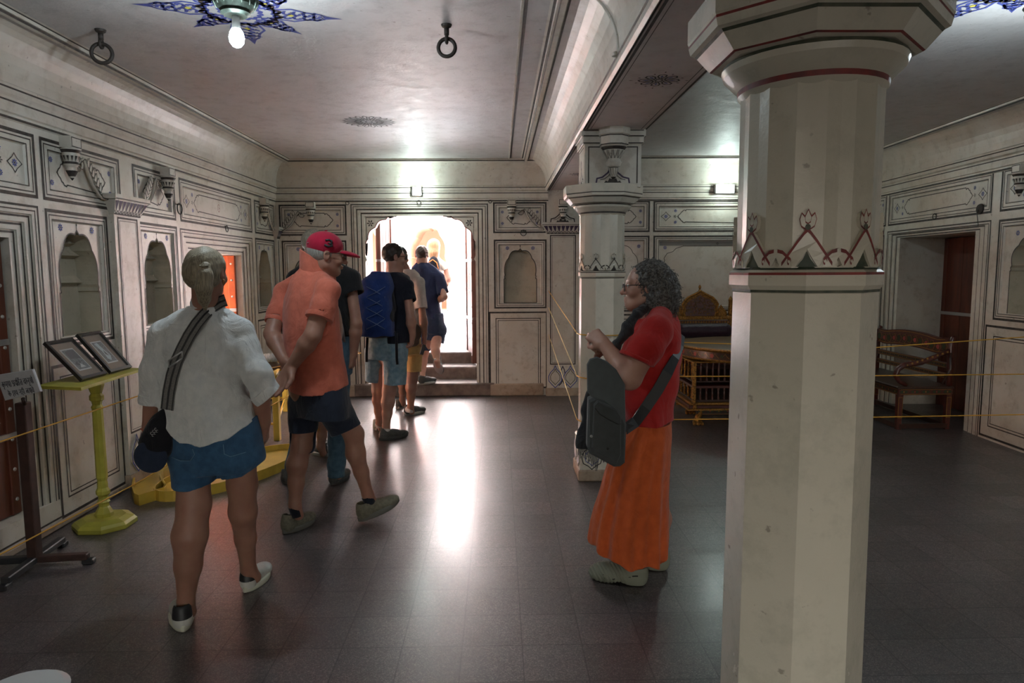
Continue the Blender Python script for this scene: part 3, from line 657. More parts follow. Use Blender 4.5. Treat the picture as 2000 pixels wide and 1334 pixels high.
# ---- doors
WOOD = mat('orange_brown_door_paint', (.13, .030, .012), .5, c2=(.08, .02, .01), vscale=6, stretch=(3, 3, .5))
WOODD = mat('dark_red_brown_wood', (.09, .025, .012), .5, c2=(.05, .015, .01), vscale=8)
STEEL = mat('galvanised_metal', (.5, .5, .5), .35, metal=.8)
BRASSD = mat('pale_metal_stud', (.55, .53, .5), .4, metal=.6)
def leaf(name, p0, p1, z0, z1, th=.045, m=None, straps=(.28, .62), studs=True, label=None, bars=True):
    """plank door leaf between two plan points with metal straps and round studs"""
    m = m or WOOD; p0 = np.array(p0, float); p1 = np.array(p1, float); d = p1-p0; L_ = np.linalg.norm(d); d /= L_
    root = empty(name, (*p0, z0), None, None); root['kind'] = 'structure'
    ang = math.atan2(d[1], d[0]); R = Matrix.Rotation(ang, 3, 'Z')
    mb = MB(); mb.bbox((0, -th/2, 0), (L_, th/2, z1-z0), m, .006, rot=R, at=(*p0, z0))
    for k in range(1, 4): mb.box((L_*k/4-.002, -th/2-.002, .01), (L_*k/4+.002, th/2+.002, z1-z0-.01), WOODD, rot=R, at=(*p0, z0))
    for k in (0, 1):
        mb.bbox((0 if k == 0 else L_-.07, -th/2-.012, 0), (.07 if k == 0 else L_, th/2+.012, z1-z0), m, .004, rot=R, at=(*p0, z0))
    mb.obj('door_panel', root)
    mb = MB()
    for s_ in straps: mb.box((.0, -th/2-.016, (z1-z0)*s_), (L_, th/2+.016, (z1-z0)*s_+.035), STEEL, rot=R, at=(*p0, z0))
    mb.obj('metal_strap', root)
    if studs:
        mb = MB()
        for k in range(9):
            for x in (.035, L_-.035, L_*.5):
                for sg in (-1, 1):
                    c = R @ Vector((x, sg*(th/2+(.012 if x != L_*.5 else 0)), (z1-z0)*(k+.5)/9)); ax = R @ Vector((0, sg, 0))
                    mb.lathe([(.012, 0), (.010, .005), (.001, .008)], BRASSD, c=(p0[0]+c[0], p0[1]+c[1], z0+c[2]), n=8, axis=ax)
        o = mb.obj('door_studs', root); o['kind'] = 'stuff'
    return root
leaf('door_1', (LX-.105, 2.77), (LX-.105, 3.96), .18, 1.775)
WOODL = mat('backlit_orange_door_paint', (.50, .10, .02), .5, c2=(.40, .07, .015), vscale=6)  # backlit glow of the side doors put into a brighter orange
leaf('door_2', (LX-.46, 6.30), (LX-.60, 6.82), .18, 1.76, straps=(.55,), m=WOODL); leaf('door_3', (LX-.09, 7.455), (LX-.60, 7.38), .18, 1.76, straps=(.28, .62), m=WOODL)
leaf('door_4', (-1.60, 9.17), (-1.50, 9.62), .34, 2.3, studs=False, straps=(.3, .7)); leaf('door_5', (-.33, 9.15), (-.44, 9.66), .34, 2.3, straps=(.3, .7))
leaf('door_6', (RX(7)+.60, 6.52), (RX(7)+.60, 7.81), .0, 1.92, studs=False, straps=(.55,))
# ---- outside: the sunlit court seen through the door and the lit yard behind the side doorway
CW = mat('court_wall_wash', (.78, .74, .74), .8, c2=(.76, .69, .68), vscale=3); CF = mat('court_floor_stone', (.72, .74, .78), .8, var=.12, vscale=3)
mb = MB(); mb.box((-7, 9.60, .3), (6, 19, .476), CF); o = mb.obj('floor_court'); o['kind'] = 'structure'
mb = MB(); mb.box((-4, YN-5.5, 2.65), (6, YN-.3, 2.75), PL); o = mb.obj('sun_block_slab'); o['kind'] = 'structure'  # added slab out of view, keeps sun off the rear arches
mb = MB(); mb.box((-12, YN-12, -.2), (12, YN-.2, -.02), mat('bounce_damping_ground', (.05, .048, .045), .9)); mb.box((-8, 5.5, -.1), (LX-.3, 9.6, .165), CF); mb.box((LX-.5, 2.7, -.1), (LX-.3, 4.0, .17), STONE); mb.box((RX(6)-.1, 6.3, -.2), (RX(7)+.8, 8, -.003), STONE); o = mb.obj('floor_yard'); o['kind'] = 'structure'  # rear ground is unseen, coloured near black to cut bounced light
Wc = Wall((0, 14.5), (1, 0), (0, -1)); arches = []
for k in range(6):
    c = -4.2+k*1.35; a = cusped(c, .42, .75, 1.9, 2.55, 4); arches.append(a)
for a in arches: Wc.step(a, 0, -1.7, mat('court_niche_wash', (.62, .27, .19), .8)); Wc.fill(a, [], -1.7, MATS['court_niche_wash']); Wc.line(a+[a[0]], .05, 0, mat('court_pink_line', (.65, .3, .22), .8))
for k in range(7): Wc.frame(-4.85+k*1.35, .6, -3.6+k*1.35, 2.9, m=MATS['court_pink_line'], w=.03)
Wc.fill(rect(-7, .4, 6, 7.0), arches, 0, CW)  # built higher than seen, its top brightens the floor reflection
for k in range(40): Wc.mb.poly([(-7+k*.33, 3.1), (-6.85+k*.33, 3.3), (-6.7+k*.33, 3.1)], [], Wc.at(.01), MATS['court_pink_line'])
o = Wc.mb.obj('wall_court'); o['kind'] = 'structure'
mb = MB(); mb.box((-6.5, 5.0, 0), (-6.3, 9.4, 3.2), mat('yard_wall_wash', (.80, .42, .25), .8)); o = mb.obj('wall_yard'); o['kind'] = 'structure'
# ================================================================== COLUMNS
def ngon(R, n, ph): return [(R*math.cos(ph+2*PI*k/n), R*math.sin(ph+2*PI*k/n)) for k in range(n)]
def prism(mb, cx, cy, rows, n, ph, mats=None, m=None, cap=True):
    """rows: (circumradius, z)"""
    for i in range(len(rows)-1):
        (ra, za), (rb, zb) = rows[i], rows[i+1]; A = ngon(ra, n, ph); B = ngon(rb, n, ph); mm = (mats[i] if mats and mats[i] else m)
        mb.add([(cx+x, cy+y, za) for x, y in A]+[(cx+x, cy+y, zb) for x, y in B], [(k, (k+1) % n, n+(k+1) % n, n+k) for k in range(n)], mm)
    if cap:
        A = ngon(rows[0][0], n, ph); mb.add([(cx+x, cy+y, rows[0][1]) for x, y in A], [tuple(range(n))[::-1]], m)
        A = ngon(rows[-1][0], n, ph); mb.add([(cx+x, cy+y, rows[-1][1]) for x, y in A], [tuple(range(n))], m)
def column(cx, cy, R, label, l1, l2, l3, block, zc=1.985, k=1.0, zr=1.565, wr=1.75):
    """octagonal shaft, painted ring, lotus band, fluted upper shaft, moulded octagonal capital"""
    root = empty('column', (cx, cy, 0), label, 'column', 'columns carrying the beam')
    ph = PI/8
    mb = MB(); prism(mb, cx, cy, [(R*1.02, .30), (R*.985, zr-.045)], 8, ph, m=PLK); mb.obj('lower_shaft', root)
    # base: square block with carved lotus faces
    mb = MB(); w = R*1.02; mb.bbox((cx-w, cy-w, 0), (cx+w, cy+w, .31), PLK, .012)
    mb.bbox((cx-w-.012, cy-w-.012, 0), (cx+w+.012, cy+w+.012, .09), PLB, .01)
    for (nx, ny) in ((0, -1), (-1, 0), (1, 0), (0, 1)):
        W_ = Wall((cx+nx*w, cy+ny*w), (-ny, nx), (nx, ny)) if True else None
        fn = W_.at(.006); f0_ = W_.at(0)
        for q in (-w*.5, w*.5):
            lf = [(q, .30), (q-w*.12, .26), (q-w*.34, .23), (q-w*.44, .19), (q-w*.36, .14), (q-w*.15, .12), (q, .095), (q+w*.15, .12), (q+w*.36, .14), (q+w*.44, .19), (q+w*.34, .23), (q+w*.12, .26)]
            mb.poly(lf, [], fn, PLK); mb.loopwall(lf, f0_, fn, PLK); ribbon(mb, lf, .007, W_.at(.008), LN, True); ribbon(mb, [(q+(x-q)*.7, .19+(z-.19)*.7) for x, z in lf], .005, W_.at(.008), BL, True)
        ribbon(mb, [(0, .27), (-.02, .22), (0, .15), (.02, .22)], .010, W_.at(.003), PU, True)
    mb.obj('column_base', root)
    mb = MB(); prism(mb, cx, cy, [(R*.985, zr-.048), (R*1.0, zr-.046), (R*1.0, zr-.040), (R*1.045, zr-.030), (R*1.045, zr-.006), (R*1.045, zr), (R*1.0, zr+.006), (R*.97, zr+.012)], 8, ph, mats=[None, l2, None, None, l1, None, l3], m=PLK); mb.obj('column_ring', root)
    Ru = R*.955
    mb = MB(); n = 32; fl = []
    for q in range(n):
        a = ph/2+2*PI*q/n; fl.append(Ru*(1.0 if q % 2 == 0 else .972))
    zt = zc+.01
    for (za, zb) in ((zr+.01, zt),):
        A = [(cx+fl[q]*math.cos(PI/16+2*PI*q/n), cy+fl[q]*math.sin(PI/16+2*PI*q/n)) for q in range(n)]
        mb.add([(x, y, za) for x, y in A]+[(x, y, zb) for x, y in A], [(q, (q+1) % n, n+(q+1) % n, n+q) for q in range(n)], PLK)
    mb.obj('upper_shaft', root)
    # lotus band
    mb = MB(); Rb = Ru+.001
    def cyl(off): return lambda a, z: (cx+(Rb+off)*math.cos(a), cy+(Rb+off)*math.sin(a), z)
    z0 = zr+.012; hb = .0385; k *= .62; hs = hb*2.35
    for j in range(8):
        c = PI/8+j*PI/4; e = PI/8
        big = [(c-e*.98, z0), (c-e*.80, z0+.006), (c-e*.55, z0+hb*.8), (c-e*.30, z0+hb*1.45), (c-e*.09, z0+hb*1.95), (c, z0+hb*2.1), (c+e*.09, z0+hb*1.95), (c+e*.30, z0+hb*1.45), (c+e*.55, z0+hb*.8), (c+e*.80, z0+.006), (c+e*.98, z0), (c+e*.35, z0), (c+e*.16, z0+hb*.5), (c+e*.0, z0+hb*1.0), (c-e*.16, z0+hb*.5), (c-e*.35, z0)]
        for off_ in (.007,): mb.poly(big, [], cyl(off_), PLK); mb.loopwall(big, cyl(-.004), cyl(off_), PLK)
        ribbon(mb, big[1:6], .009, cyl(.0085), l1); ribbon(mb, big[5:10], .009, cyl(.0085), l1)
        mb.poly([(c-e*.33, z0), (c+e*.33, z0), (c+e*.12, z0+hb*.45), (c, z0+hb*.9), (c-e*.12, z0+hb*.45)], [], cyl(.003), l3)
        bud = [(c, z0+hb*2.05), (c-e*.20, z0+hb*2.3), (c-e*.26, z0+hb*2.7), (c-e*.2, z0+hb*3.05), (c-e*.10, z0+hb*2.85), (c, z0+hb*3.25), (c+e*.10, z0+hb*2.85), (c+e*.2, z0+hb*3.05), (c+e*.26, z0+hb*2.7), (c+e*.20, z0+hb*2.3)]
        mb.poly(bud[::-1], [], cyl(.006), PLK, flip=True); mb.loopwall(bud, cyl(-.004), cyl(.006), PLK); ribbon(mb, bud, .006*k, cyl(.0075), l1, True)
        ribbon(mb, [(c-e*.10, z0+hb*2.85), (c-e*.08, z0+hb*2.55), (c, z0+hb*2.45), (c+e*.08, z0+hb*2.55), (c+e*.10, z0+hb*2.85)], .005*k, cyl(.0078), l1)
        mb.poly([(c+e*.09*math.cos(t), z0+hb*2.26+.011*k*math.sin(t)) for t in np.linspace(0, 2*PI, 9)[:-1]], [], cyl(.009), l3)
        c2 = c+PI/8; es = PI/8*.52
        sm_ = [(c2-es, z0), (c2-es*.9, z0+hb*.45), (c2-es*.45, z0+hb*.85), (c2, z0+hb*1.05), (c2+es*.45, z0+hb*.85), (c2+es*.9, z0+hb*.45), (c2+es, z0), (c2+es*.3, z0), (c2, z0+hb*.55), (c2-es*.3, z0)]
        mb.poly(sm_, [], cyl(.008), PLK); mb.loopwall(sm_, cyl(-.004), cyl(.008), PLK)
        ribbon(mb, sm_[1:3]+[(c2-es*.12, z0+hb*.93)], .008, cyl(.0095), l1); ribbon(mb, [(c2+es*.12, z0+hb*.93)]+sm_[4:6], .008, cyl(.0095), l1)
        for sg in (-1, 1):
            q = c2+sg*es*.95; ribbon(mb, [(q-sg*.02+.028*math.cos(t)*(1-t*.1), z0+.012+.009*math.sin(t)*(1-t*.08)) for t in np.linspace(0, 5.0, 9)], .005, cyl(.0098), l1)
    mb.obj('lotus_band', root)
    # capital
    mb = MB(); n = 40
    prof = [(Ru*.98, zc-.012), (Ru*1.045, zc), (Ru*1.05, zc+.012), (Ru*1.12, zc+.022), (Ru*1.26, zc+.045), (Ru*1.29, zc+.058), (Ru*1.27, zc+.066), (Ru*1.27, zc+.07)]
    mb.lathe(prof, PLK, c=(cx, cy, 0), n=n, seg=[None, l1, None, None, None, l2, None])
    o8 = 1/math.cos(PI/8)
    rows = [(R*1.20*o8, zc+.066), (R*1.27*o8, zc+.070), (R*1.30*o8, zc+.073), (R*1.47*o8, zc+.108), (R*1.50*o8, zc+.114), (R*1.56*o8, zc+.118), (R*1.585*o8, zc+.135), (R*1.585*o8, zc+.141), (R*1.60*o8, zc+.146), (R*1.60*o8, zc+.200)]
    prism(mb, cx, cy, rows, 8, ph, mats=[None, l1, None, l2, None, None, l1, None, None], m=PLK)
    mb.obj('capital', root)
    # impost block up to the beam, with corbels on the four sides
    bx, wy = block; zt = zc+.200
    mb = MB(); X0, X1 = bx-.225, bx+.185
    mb.bbox((X0, cy-wy, zt-.02), (X1, cy+wy, BZ+.002), PL, .004)
    for (za, e_) in ((BZ-.10, .014), (BZ-.05, .026)):
        mb.bbox((X0-e_, cy-wy-e_, za), (X1+e_, cy+wy+e_, za+.052), PL, .004)
    for W_ in (Wall(((X0+X1)/2, cy-wy), (1, 0), (0, -1)), Wall((X0, cy), (0, -1), (-1, 0)), Wall((X1, cy), (0, 1), (1, 0)), Wall(((X0+X1)/2, cy+wy), (-1, 0), (0, 1))):
        hw = (X1-X0)/2 if abs(W_.n[1]) > .5 else wy
        for z_, e_ in ((BZ-.094, .0155), (BZ-.046, .0275), (BZ-.008, .0275)): ribbon(mb, [(-hw-.01, z_), (hw+.01, z_)], .007, W_.at(e_), LN)
        ribbon(mb, [(-hw+.03, zt+.01), (-hw+.03, BZ-.12), (hw-.03, BZ-.12), (hw-.03, zt+.01)], .008, W_.at(.0018), LN)
        lotus_orn(mb, W_.at(.002), 0, zt+.01, min(hw-.05, .12))
        # drum under the block
    mb.obj('impost_block', root)
    for W_, nm in ((Wall(((X0+X1)/2, cy-wy), (1, 0), (0, -1)), 'f'),):
        mb = MB(); f = lambda u, v, w_: tuple(W_.o+W_.d*u+W_.Z*v+W_.n*w_)
        cc = f(0, 0, .03)
        prism(mb, cc[0], cc[1], [(.095, BZ-.125), (.105, BZ-.12), (.105, BZ-.112), (.105, BZ-.06), (.105, BZ-.052), (.118, BZ-.045), (.118, BZ)], 8, PI/8, mats=[None, LN, None, LN, None, None], m=PL)
        pr = [(.085, -.12), (.098, -.13), (.08, -.15), (.085, -.155), (.045, -.21), (.05, -.215), (.062, -.235), (.05, -.262), (.035, -.27), (.04, -.275), (.022, -.335), (.005, -.35)]
        mb.lathe([(r_*.93, BZ+z_) for r_, z_ in pr], PL, c=(cc[0], cc[1], 0), n=24, seg=[None, LN, None, None, None, None, None, None, LN, None, LN])
        for q in range(12):
            a = 2*PI*q/12
            for (ra, za, rb, zb, w_) in ((.083, -.155, .047, -.208, .20), (.039, -.277, .024, -.33, .22)):
                pet = [(-w_, 0), (-w_*.8, .6), (0, 1), (w_*.8, .6), (w_, 0)]
                fn = lambda x, t: ((cc[0]+((ra+(rb-ra)*t)*.93+.003)*math.cos(a+x)), (cc[1]+((ra+(rb-ra)*t)*.93+.003)*math.sin(a+x)), BZ+za+(zb-za)*t)
                ribbon(mb, pet, .055, fn, LN)
        mb.obj('lotus_corbel', root)
    return root
c1 = column(.742, 1.655, .166, 'large pale octagonal column nearest the camera with red painted lotus band', LR, LG, LG, (.845, .17))
c2 = column(.775, 5.16, .175, 'cream octagonal column behind the red-shirted visitor, with dark lotus band', LN, LN, LN, (.845, .17), zc=1.99, k=.8)
# ================================================================== LAMPS, RINGS, ROPES
IRON = mat('dark_iron', (.045, .035, .03), .6, metal=.3, var=.4, vscale=40, bump=.3, bscale=80)
BRONZE = mat('green_bronze', (.09, .12, .10), .45, metal=.5, c2=(.04, .05, .04), vscale=40)
WHITEP = mat('white_plastic', (.75, .76, .76), .35)
BULB = mat('lit_bulb', (1, 1, 1), .3, emit=(.75, .93, 1.0), es=60)
def bulb_lamp(x, y, zc, label, energy=26):
    root = empty('ceiling_lamp', (x, y, zc), label, 'lamp', None)
    mb = MB(); pr = [(.03, 0), (.10, -.004), (.112, -.02), (.10, -.035), (.092, -.045), (.098, -.055), (.088, -.085), (.062, -.112), (.066, -.118), (.05, -.128), (.001, -.13)]
    mb.lathe(pr, BRONZE, c=(x, y, zc), n=28)
    for k in range(14):
        a = 2*PI*k/14; mb.tube([(x+r*math.cos(a+q), y+r*math.sin(a+q), zc+z) for r, z, q in ((.100, -.055, -.12), (.097, -.068, -.05), (.085, -.09, 0), (.097, -.068, .05), (.100, -.055, .12))], .0045, BRONZE, n=5)
    mb.tube([(x, y, zc-.002), (x, y, zc+.052)], .03, BRONZE, n=12); mb.obj('lamp_bowl', root)
    mb = MB(); mb.lathe([(.016, -.128), (.017, -.15), (.019, -.17), (.021, -.185)], WHITEP, c=(x, y, zc), n=16); mb.obj('bulb_holder', root)
    mb = MB(); pr = [(.021, -.185), (.029, -.20), (.034, -.222), (.031, -.245), (.018, -.262), (.001, -.268)]
    mb.lathe(pr, BULB, c=(x, y, zc), n=20); mb.obj('bulb', root)
    lamp('POINT', 'bulb_light', (x, y, zc-.30), energy, (.80, .94, 1.0), shadow_soft_size=.035)
bulb_lamp(-1.19, 3.27, CZ-.055, 'bare white bulb under a bronze bowl on the ceiling of the left bay')
bulb_lamp(2.74, 3.48, CZ2-.055, 'bronze lamp bowl on the blue ceiling flower of the right bay')
def wall_lamp(x, y, z, w, label, energy, glow=25):
    root = empty('wall_light', (x, y, z), label, 'wall light')
    mb = MB(); mb.bbox((x-w, y-.04, z-.055), (x+w, y, z+.055), WHITEP, .006); mb.tube([(x-w-.012, y-.02, z-.05), (x-w-.012, y-.02, z+.05)], .008, IRON, n=6); mb.obj('light_housing', root)
    mb = MB(); mb.bbox((x-w*.8, y-.062, z-.042), (x+w*.8, y-.038, z+.042), mat('lit_diffuser', (1, 1, 1), .4, emit=(.78, 1.0, .95), es=glow), .008); mb.obj('light_diffuser', root)
    lamp('POINT', 'wall_light_glow', (x, y-.12, z), energy, (.80, 1.0, .95), shadow_soft_size=.05)
wall_lamp(-.995, 8.555, 2.56, .055, 'small square lit wall light above the court doorway', 12)
wall_lamp(2.80, 8.555, 2.575, .12, 'lit wall light on the cornice of the right bay, by the near column', 12)
def ceil_ring(px, py, zc, R, label, yaw=0.):
    p = onZ(px, py, zc); x, y = p[0], p[1]
    root = empty('ceiling_ring', (x, y, zc), label, 'iron ring', 'iron rings hanging from the left bay ceiling')
    mb = MB(); mb.lathe([(.03, 0), (.026, -.012), (.012, -.02)], IRON, c=(x, y, zc), n=12)
    mb.tube([(x, y, zc-.01), (x, y, zc-.055)], .014, IRON, n=8); mb.tube([(x+.0, y-.016*math.cos(t), zc-.075-.022*math.sin(t)) for t in np.linspace(0, 2*PI, 14, endpoint=False)], .009, IRON, n=6, closed=True)
    mb.obj('eye_bolt', root)
    mb = MB(); a = yaw; mb.tube([(x+R*math.cos(t)*math.cos(a), y+R*math.cos(t)*math.sin(a), zc-.085-R+.01+R*math.sin(t)) for t in np.linspace(0, 2*PI, 36, endpoint=False)], .0105, IRON, n=8, closed=True); mb.obj('ring', root)
ceil_ring(196, 58, CZ, .052, 'iron ring hanging from the ceiling near the left wall', .25)
ceil_ring(872, 48, CZ, .047, 'iron ring hanging from the middle of the left bay ceiling', -.1)
# small rings and hooks on the walls
def wall_ring(p, n, R, label, grp='small iron rings on the walls'):
    p = np.array(p, float); n = np.array([*n, 0.]); t = np.cross([0, 0, 1.], n)
    mb = MB(); mb.tube([p, p+n*.02], .006, IRON, n=6); mb.tube([p+n*.02+t*R*math.cos(a)+np.array([0, 0, -R*.8+R*math.sin(a)]) for a in np.linspace(0, 2*PI, 18, endpoint=False)], .0045, IRON, n=6, closed=True)
    tag(mb.obj('wall_ring'), label, 'ring', grp)
wall_ring((-.98, 8.6, 2.45), (0, -1), .024, 'tiny ring on the back wall right under the light over the doorway')
wall_ring((-1.86, 8.6, 2.44), (0, -1), .020, 'tiny ring beside the upper left corner of the court doorway frame')
wall_ring((-.10, 8.6, 2.45), (0, -1), .018, 'tiny ring beside the upper right corner of the court doorway frame')
wall_ring((.31, 8.6, 2.08), (0, -1), .036, 'iron ring on the back wall above the arched niche right of the doorway')
wall_ring((LX, 7.0, 2.04), (1, 0), .030, 'iron ring over the side doorway below the red numbered panel')
wall_ring((LX, 5.99, 2.16), (1, 0), .045, 'dark iron ring between two upper panels on the left wall')
wall_ring((RX(7.1), 7.1, 2.14), (-1, 0), .03, 'iron ring over the alcove opening on the right wall')
def rot_nail(p, n, label):
    p = np.array(p, float); n = np.array([*n, 0.]); mb = MB(); mb.lathe([(.05, 0), (.045, .014), (.02, .02), (.001, .022)], IRON, c=tuple(p), n=14, axis=(*n[:2], 0))
    mb.tube([p+n*.02, p+n*.03+np.array([0, 0, -.06]), p+n*.01+np.array([0, 0, -.17])], .003, IRON, n=5); tag(mb.obj('wire_rosette'), label, 'fitting')
rot_nail((RX(6.4), 6.4, 2.13), (-1, 0), 'dark round cable rosette with loose wire at upper right of the alcove opening')
# yellow ropes
ROPE = mat('yellow_rope', (.62, .33, .04), .7, bump=.5, bscale=300); ROPEL = mat('pale_yellow_rope', (.62, .50, .22), .7)
def rope(pts, label, m=None, r=.0045, cat='rope', grp=None, sag=0.):
    P = []
    for i in range(len(pts)-1):
        a, b = np.array(pts[i], float), np.array(pts[i+1], float); L_ = np.linalg.norm(b-a); k = max(2, int(L_/.12))
        for j in range(k): t = j/k; P.append(a+(b-a)*t-np.array([0, 0, sag*L_*4*t*(1-t)*.25]))
    P.append(np.array(pts[-1], float)); mb = MB(); mb.tube(P, r, m or ROPE, n=6); return tag(mb.obj('barrier_rope'), label, cat, grp)
cx, cy, Rr = .775, 5.16, .178
def wrap(z, turns=1): return [(cx+Rr*1.03*math.cos(t), cy+Rr*1.03*math.sin(t), z) for t in np.linspace(PI*1.0, PI*2.0, 9)]
zt, zm, zb = 1.095, .775, .44
G = 'yellow barrier ropes across the right bay'
for z0, zend, zw, nm in ((zt+.005, 1.055, 1.33, 'topmost'), (zm, .76, 1.12, 'middle'), (zb, .445, .78, 'lowest')):
    W_ = wrap(z0)
    rope([(.62, 8.54, zw), W_[0]], nm+' yellow rope slanting from the back wall pilaster to the far column', ROPEL if nm != 'topmost' else ROPE, .0042, grp='ropes between pilaster and far column')
    end = (RX(5.15), 5.15, zend+(.02 if nm == 'topmost' else 0))
    if nm == 'topmost': mid = [(.775+.178, 5.1, z0), (1.4, 5.12, 1.03), (2.8, 5.12, .975), end]
    else: mid = [(.775+.178, 5.1, z0), (2.7, 5.12, (z0+zend)/2-.005), end]
    rope(W_+mid, nm+' yellow rope stretched across the right bay in front of the bench', grp=G)
mb = MB()
for k in range(3):
    for dz in (-.012, 0, .012): pass
def up(px, py, Y): return tuple(onY(px, py, Y))
def ul(px, py): # on the line of rope posts along the left wall
    d = ray(px, py); # X = -2.5+.147*(Y-3.4)
    t = (-2.5-.147*3.4)/(d[0]-.147*d[1]); return tuple(CO+d*t)
rope([(-2.62, 2.6, .60), ul(0, 863), ul(268, 774), ul(470, 728), up(705, 690, 8.2), up(690, 684, 8.55)], 'upper yellow rope running along the left wall behind the sign post', ROPE, .004, grp='ropes along the left wall')
rope([(-2.62, 2.6, .10), ul(0, 1083), ul(265, 945), ul(440, 842), ul(520, 797), ul(559, 776), (-1.84, 8.5, .52)], 'lower yellow rope running along the foot of the left wall', ROPE, .004, grp='ropes along the left wall')
# ================================================================== PEOPLE: smooth bodies grown from blended tapered limbs
SDFQ = .8
class Sdf:
    """signed distance on a grid, meshed with surface nets"""
    def __init__(s, lo, hi, h):
        h = h*SDFQ; s.lo = np.array(lo, float)-3*h; s.h = h; s.n = np.ceil((np.array(hi, float)+3*h-s.lo)/h).astype(int)+1
        s.F = np.full(s.n, 1.0, np.float32)
        s.ax = [s.lo[i]+h*np.arange(s.n[i]) for i in range(3)]
    def win(s, lo, hi, pad):
        a = np.maximum(0, np.floor((np.array(lo, float)-pad-s.lo)/s.h).astype(int)); b = np.minimum(s.n, np.ceil((np.array(hi, float)+pad-s.lo)/s.h).astype(int)+1)
        if np.any(b <= a): return None
        sl = tuple(slice(a[i], b[i]) for i in range(3))
        X = s.ax[0][sl[0]][:, None, None]; Y = s.ax[1][sl[1]][None, :, None]; Z = s.ax[2][sl[2]][None, None, :]
        return sl, X, Y, Z
    def join(s, sl, d, k, op='u'):
        A = s.F[sl]
        if op == 'u':
            if k > 0: hh = np.maximum(k-np.abs(A-d), 0)/k; s.F[sl] = np.minimum(A, d)-hh*hh*k*.25
            else: s.F[sl] = np.minimum(A, d)
        else:
            d = -d
            if k > 0: hh = np.maximum(k-np.abs(A-d), 0)/k; s.F[sl] = np.maximum(A, d)+hh*hh*k*.25
            else: s.F[sl] = np.maximum(A, d)
    def cone(s, a, b, ra, rb, k=.02, op='u', flat=None):
        a = np.array(a, float); b = np.array(b, float); r = max(ra, rb); w = s.win(np.minimum(a, b)-r, np.maximum(a, b)+r, k+2*s.h)
        if w is None: return s
        sl, X, Y, Z = w; v = b-a; L2 = max(v@v, 1e-9)
        t = np.clip(((X-a[0])*v[0]+(Y-a[1])*v[1]+(Z-a[2])*v[2])/L2, 0, 1)
        qx = X-a[0]-t*v[0]; qy = Y-a[1]-t*v[1]; qz = Z-a[2]-t*v[2]
        q2 = qx*qx+qy*qy+qz*qz
        if flat is not None:
            ax, sc = np.array(flat[0], float), flat[1]; ax = ax/np.linalg.norm(ax); u = qx*ax[0]+qy*ax[1]+qz*ax[2]; q2 = q2+u*u*(1/sc**2-1)
        d = np.sqrt(q2)-(ra+(rb-ra)*t)
        if flat is not None: d = d*max(.6, flat[1])
        s.join(sl, d, k, op); return s
    def chain(s, P, R, k=.02, op='u', flat=None):
        for i in range(len(P)-1): s.cone(P[i], P[i+1], R[i], R[i+1], k, op, flat)
        return s
    def ell(s, c, r, R=None, k=.02, op='u'):
        c = np.array(c, float); r = np.array(r, float); R = np.eye(3) if R is None else np.array(R, float); m = max(r)
        w = s.win(c-m, c+m, k+2*s.h)
        if w is None: return s
        sl, X, Y, Z = w; X = X-c[0]; Y = Y-c[1]; Z = Z-c[2]
        k0 = 0; k1 = 0
        for i in range(3):
            u = X*R[0, i]+Y*R[1, i]+Z*R[2, i]; k0 = k0+(u/r[i])**2; k1 = k1+(u/r[i]**2)**2
        k0 = np.sqrt(k0); k1 = np.sqrt(k1); d = k0*(k0-1)/(k1+1e-6); s.join(sl, d, k, op); return s
    def loft(s, secs, k=.02, fold=None, pw=2., op='u', cap=True):
        """secs: (z, cx, cy, a, b, yaw); a along the body's side, b front-back"""
        S = np.array(sorted(secs)); z = S[:, 0]; m = max(S[:, 3].max(), S[:, 4].max())*1.15
        w = s.win((S[:, 1].min()-m, S[:, 2].min()-m, z[0]), (S[:, 1].max()+m, S[:, 2].max()+m, z[-1]), k+2*s.h)
        if w is None: return s
        sl, X, Y, Z = w; zz = Z[0, 0]
        # smooth interpolation
        def ip(c):
            v = np.interp(zz, z, S[:, c]); n = max(1, int(.018/s.h)); ker = np.ones(2*n+1)/(2*n+1)
            vp = np.concatenate([np.full(n, v[0]), v, np.full(n, v[-1])]); return np.convolve(vp, ker, 'valid')[None, None, :]
        cx, cy, a, b, yw = (ip(i) for i in range(1, 6)); c_, s_ = np.cos(yw), np.sin(yw)
        u = (X-cx)*c_-(Y-cy)*s_; v = (X-cx)*s_+(Y-cy)*c_      # u: side axis, v: facing axis (yaw 0 faces +Y, positive turns to +X)
        rho = (np.abs(u/a)**pw+np.abs(v/b)**pw)**(1/pw); mn = np.minimum(a, b)
        d = (rho-1)*mn
        if fold is not None: d = d-fold(np.arctan2(v/b, u/a), Z, u, v)
        if cap: d = np.maximum(d, np.maximum(z[0]-Z, Z-z[-1]))
        s.join(sl, d.astype(np.float32), k, op); return s
    def cutz(s, fn, below=True, lo=None, hi=None):
        """remove all below (above) the height fn(X,Y)"""
        X = s.ax[0][:, None, None]; Y = s.ax[1][None, :, None]; Z = s.ax[2][None, None, :]
        zc = fn(X, Y); s.F = np.maximum(s.F, (zc-Z if below else Z-zc)).astype(np.float32); return s
    def cutplane(s, p, n, rad=None):
        """remove the half space n.(x-p)>0, optionally only within rad of p"""
        p = np.array(p, float); n = np.array(n, float); n /= np.linalg.norm(n)
        if rad is None: sl = (slice(None),)*3; X = s.ax[0][:, None, None]; Y = s.ax[1][None, :, None]; Z = s.ax[2][None, None, :]
        else:
            w = s.win(p-rad, p+rad, 0)
            if w is None: return s
            sl, X, Y, Z = w
        d = (X-p[0])*n[0]+(Y-p[1])*n[1]+(Z-p[2])*n[2]
        if rad is not None: d = np.minimum(d, rad*.98-np.sqrt((X-p[0])**2+(Y-p[1])**2+(Z-p[2])**2))
        s.F[sl] = np.maximum(s.F[sl], d); return s
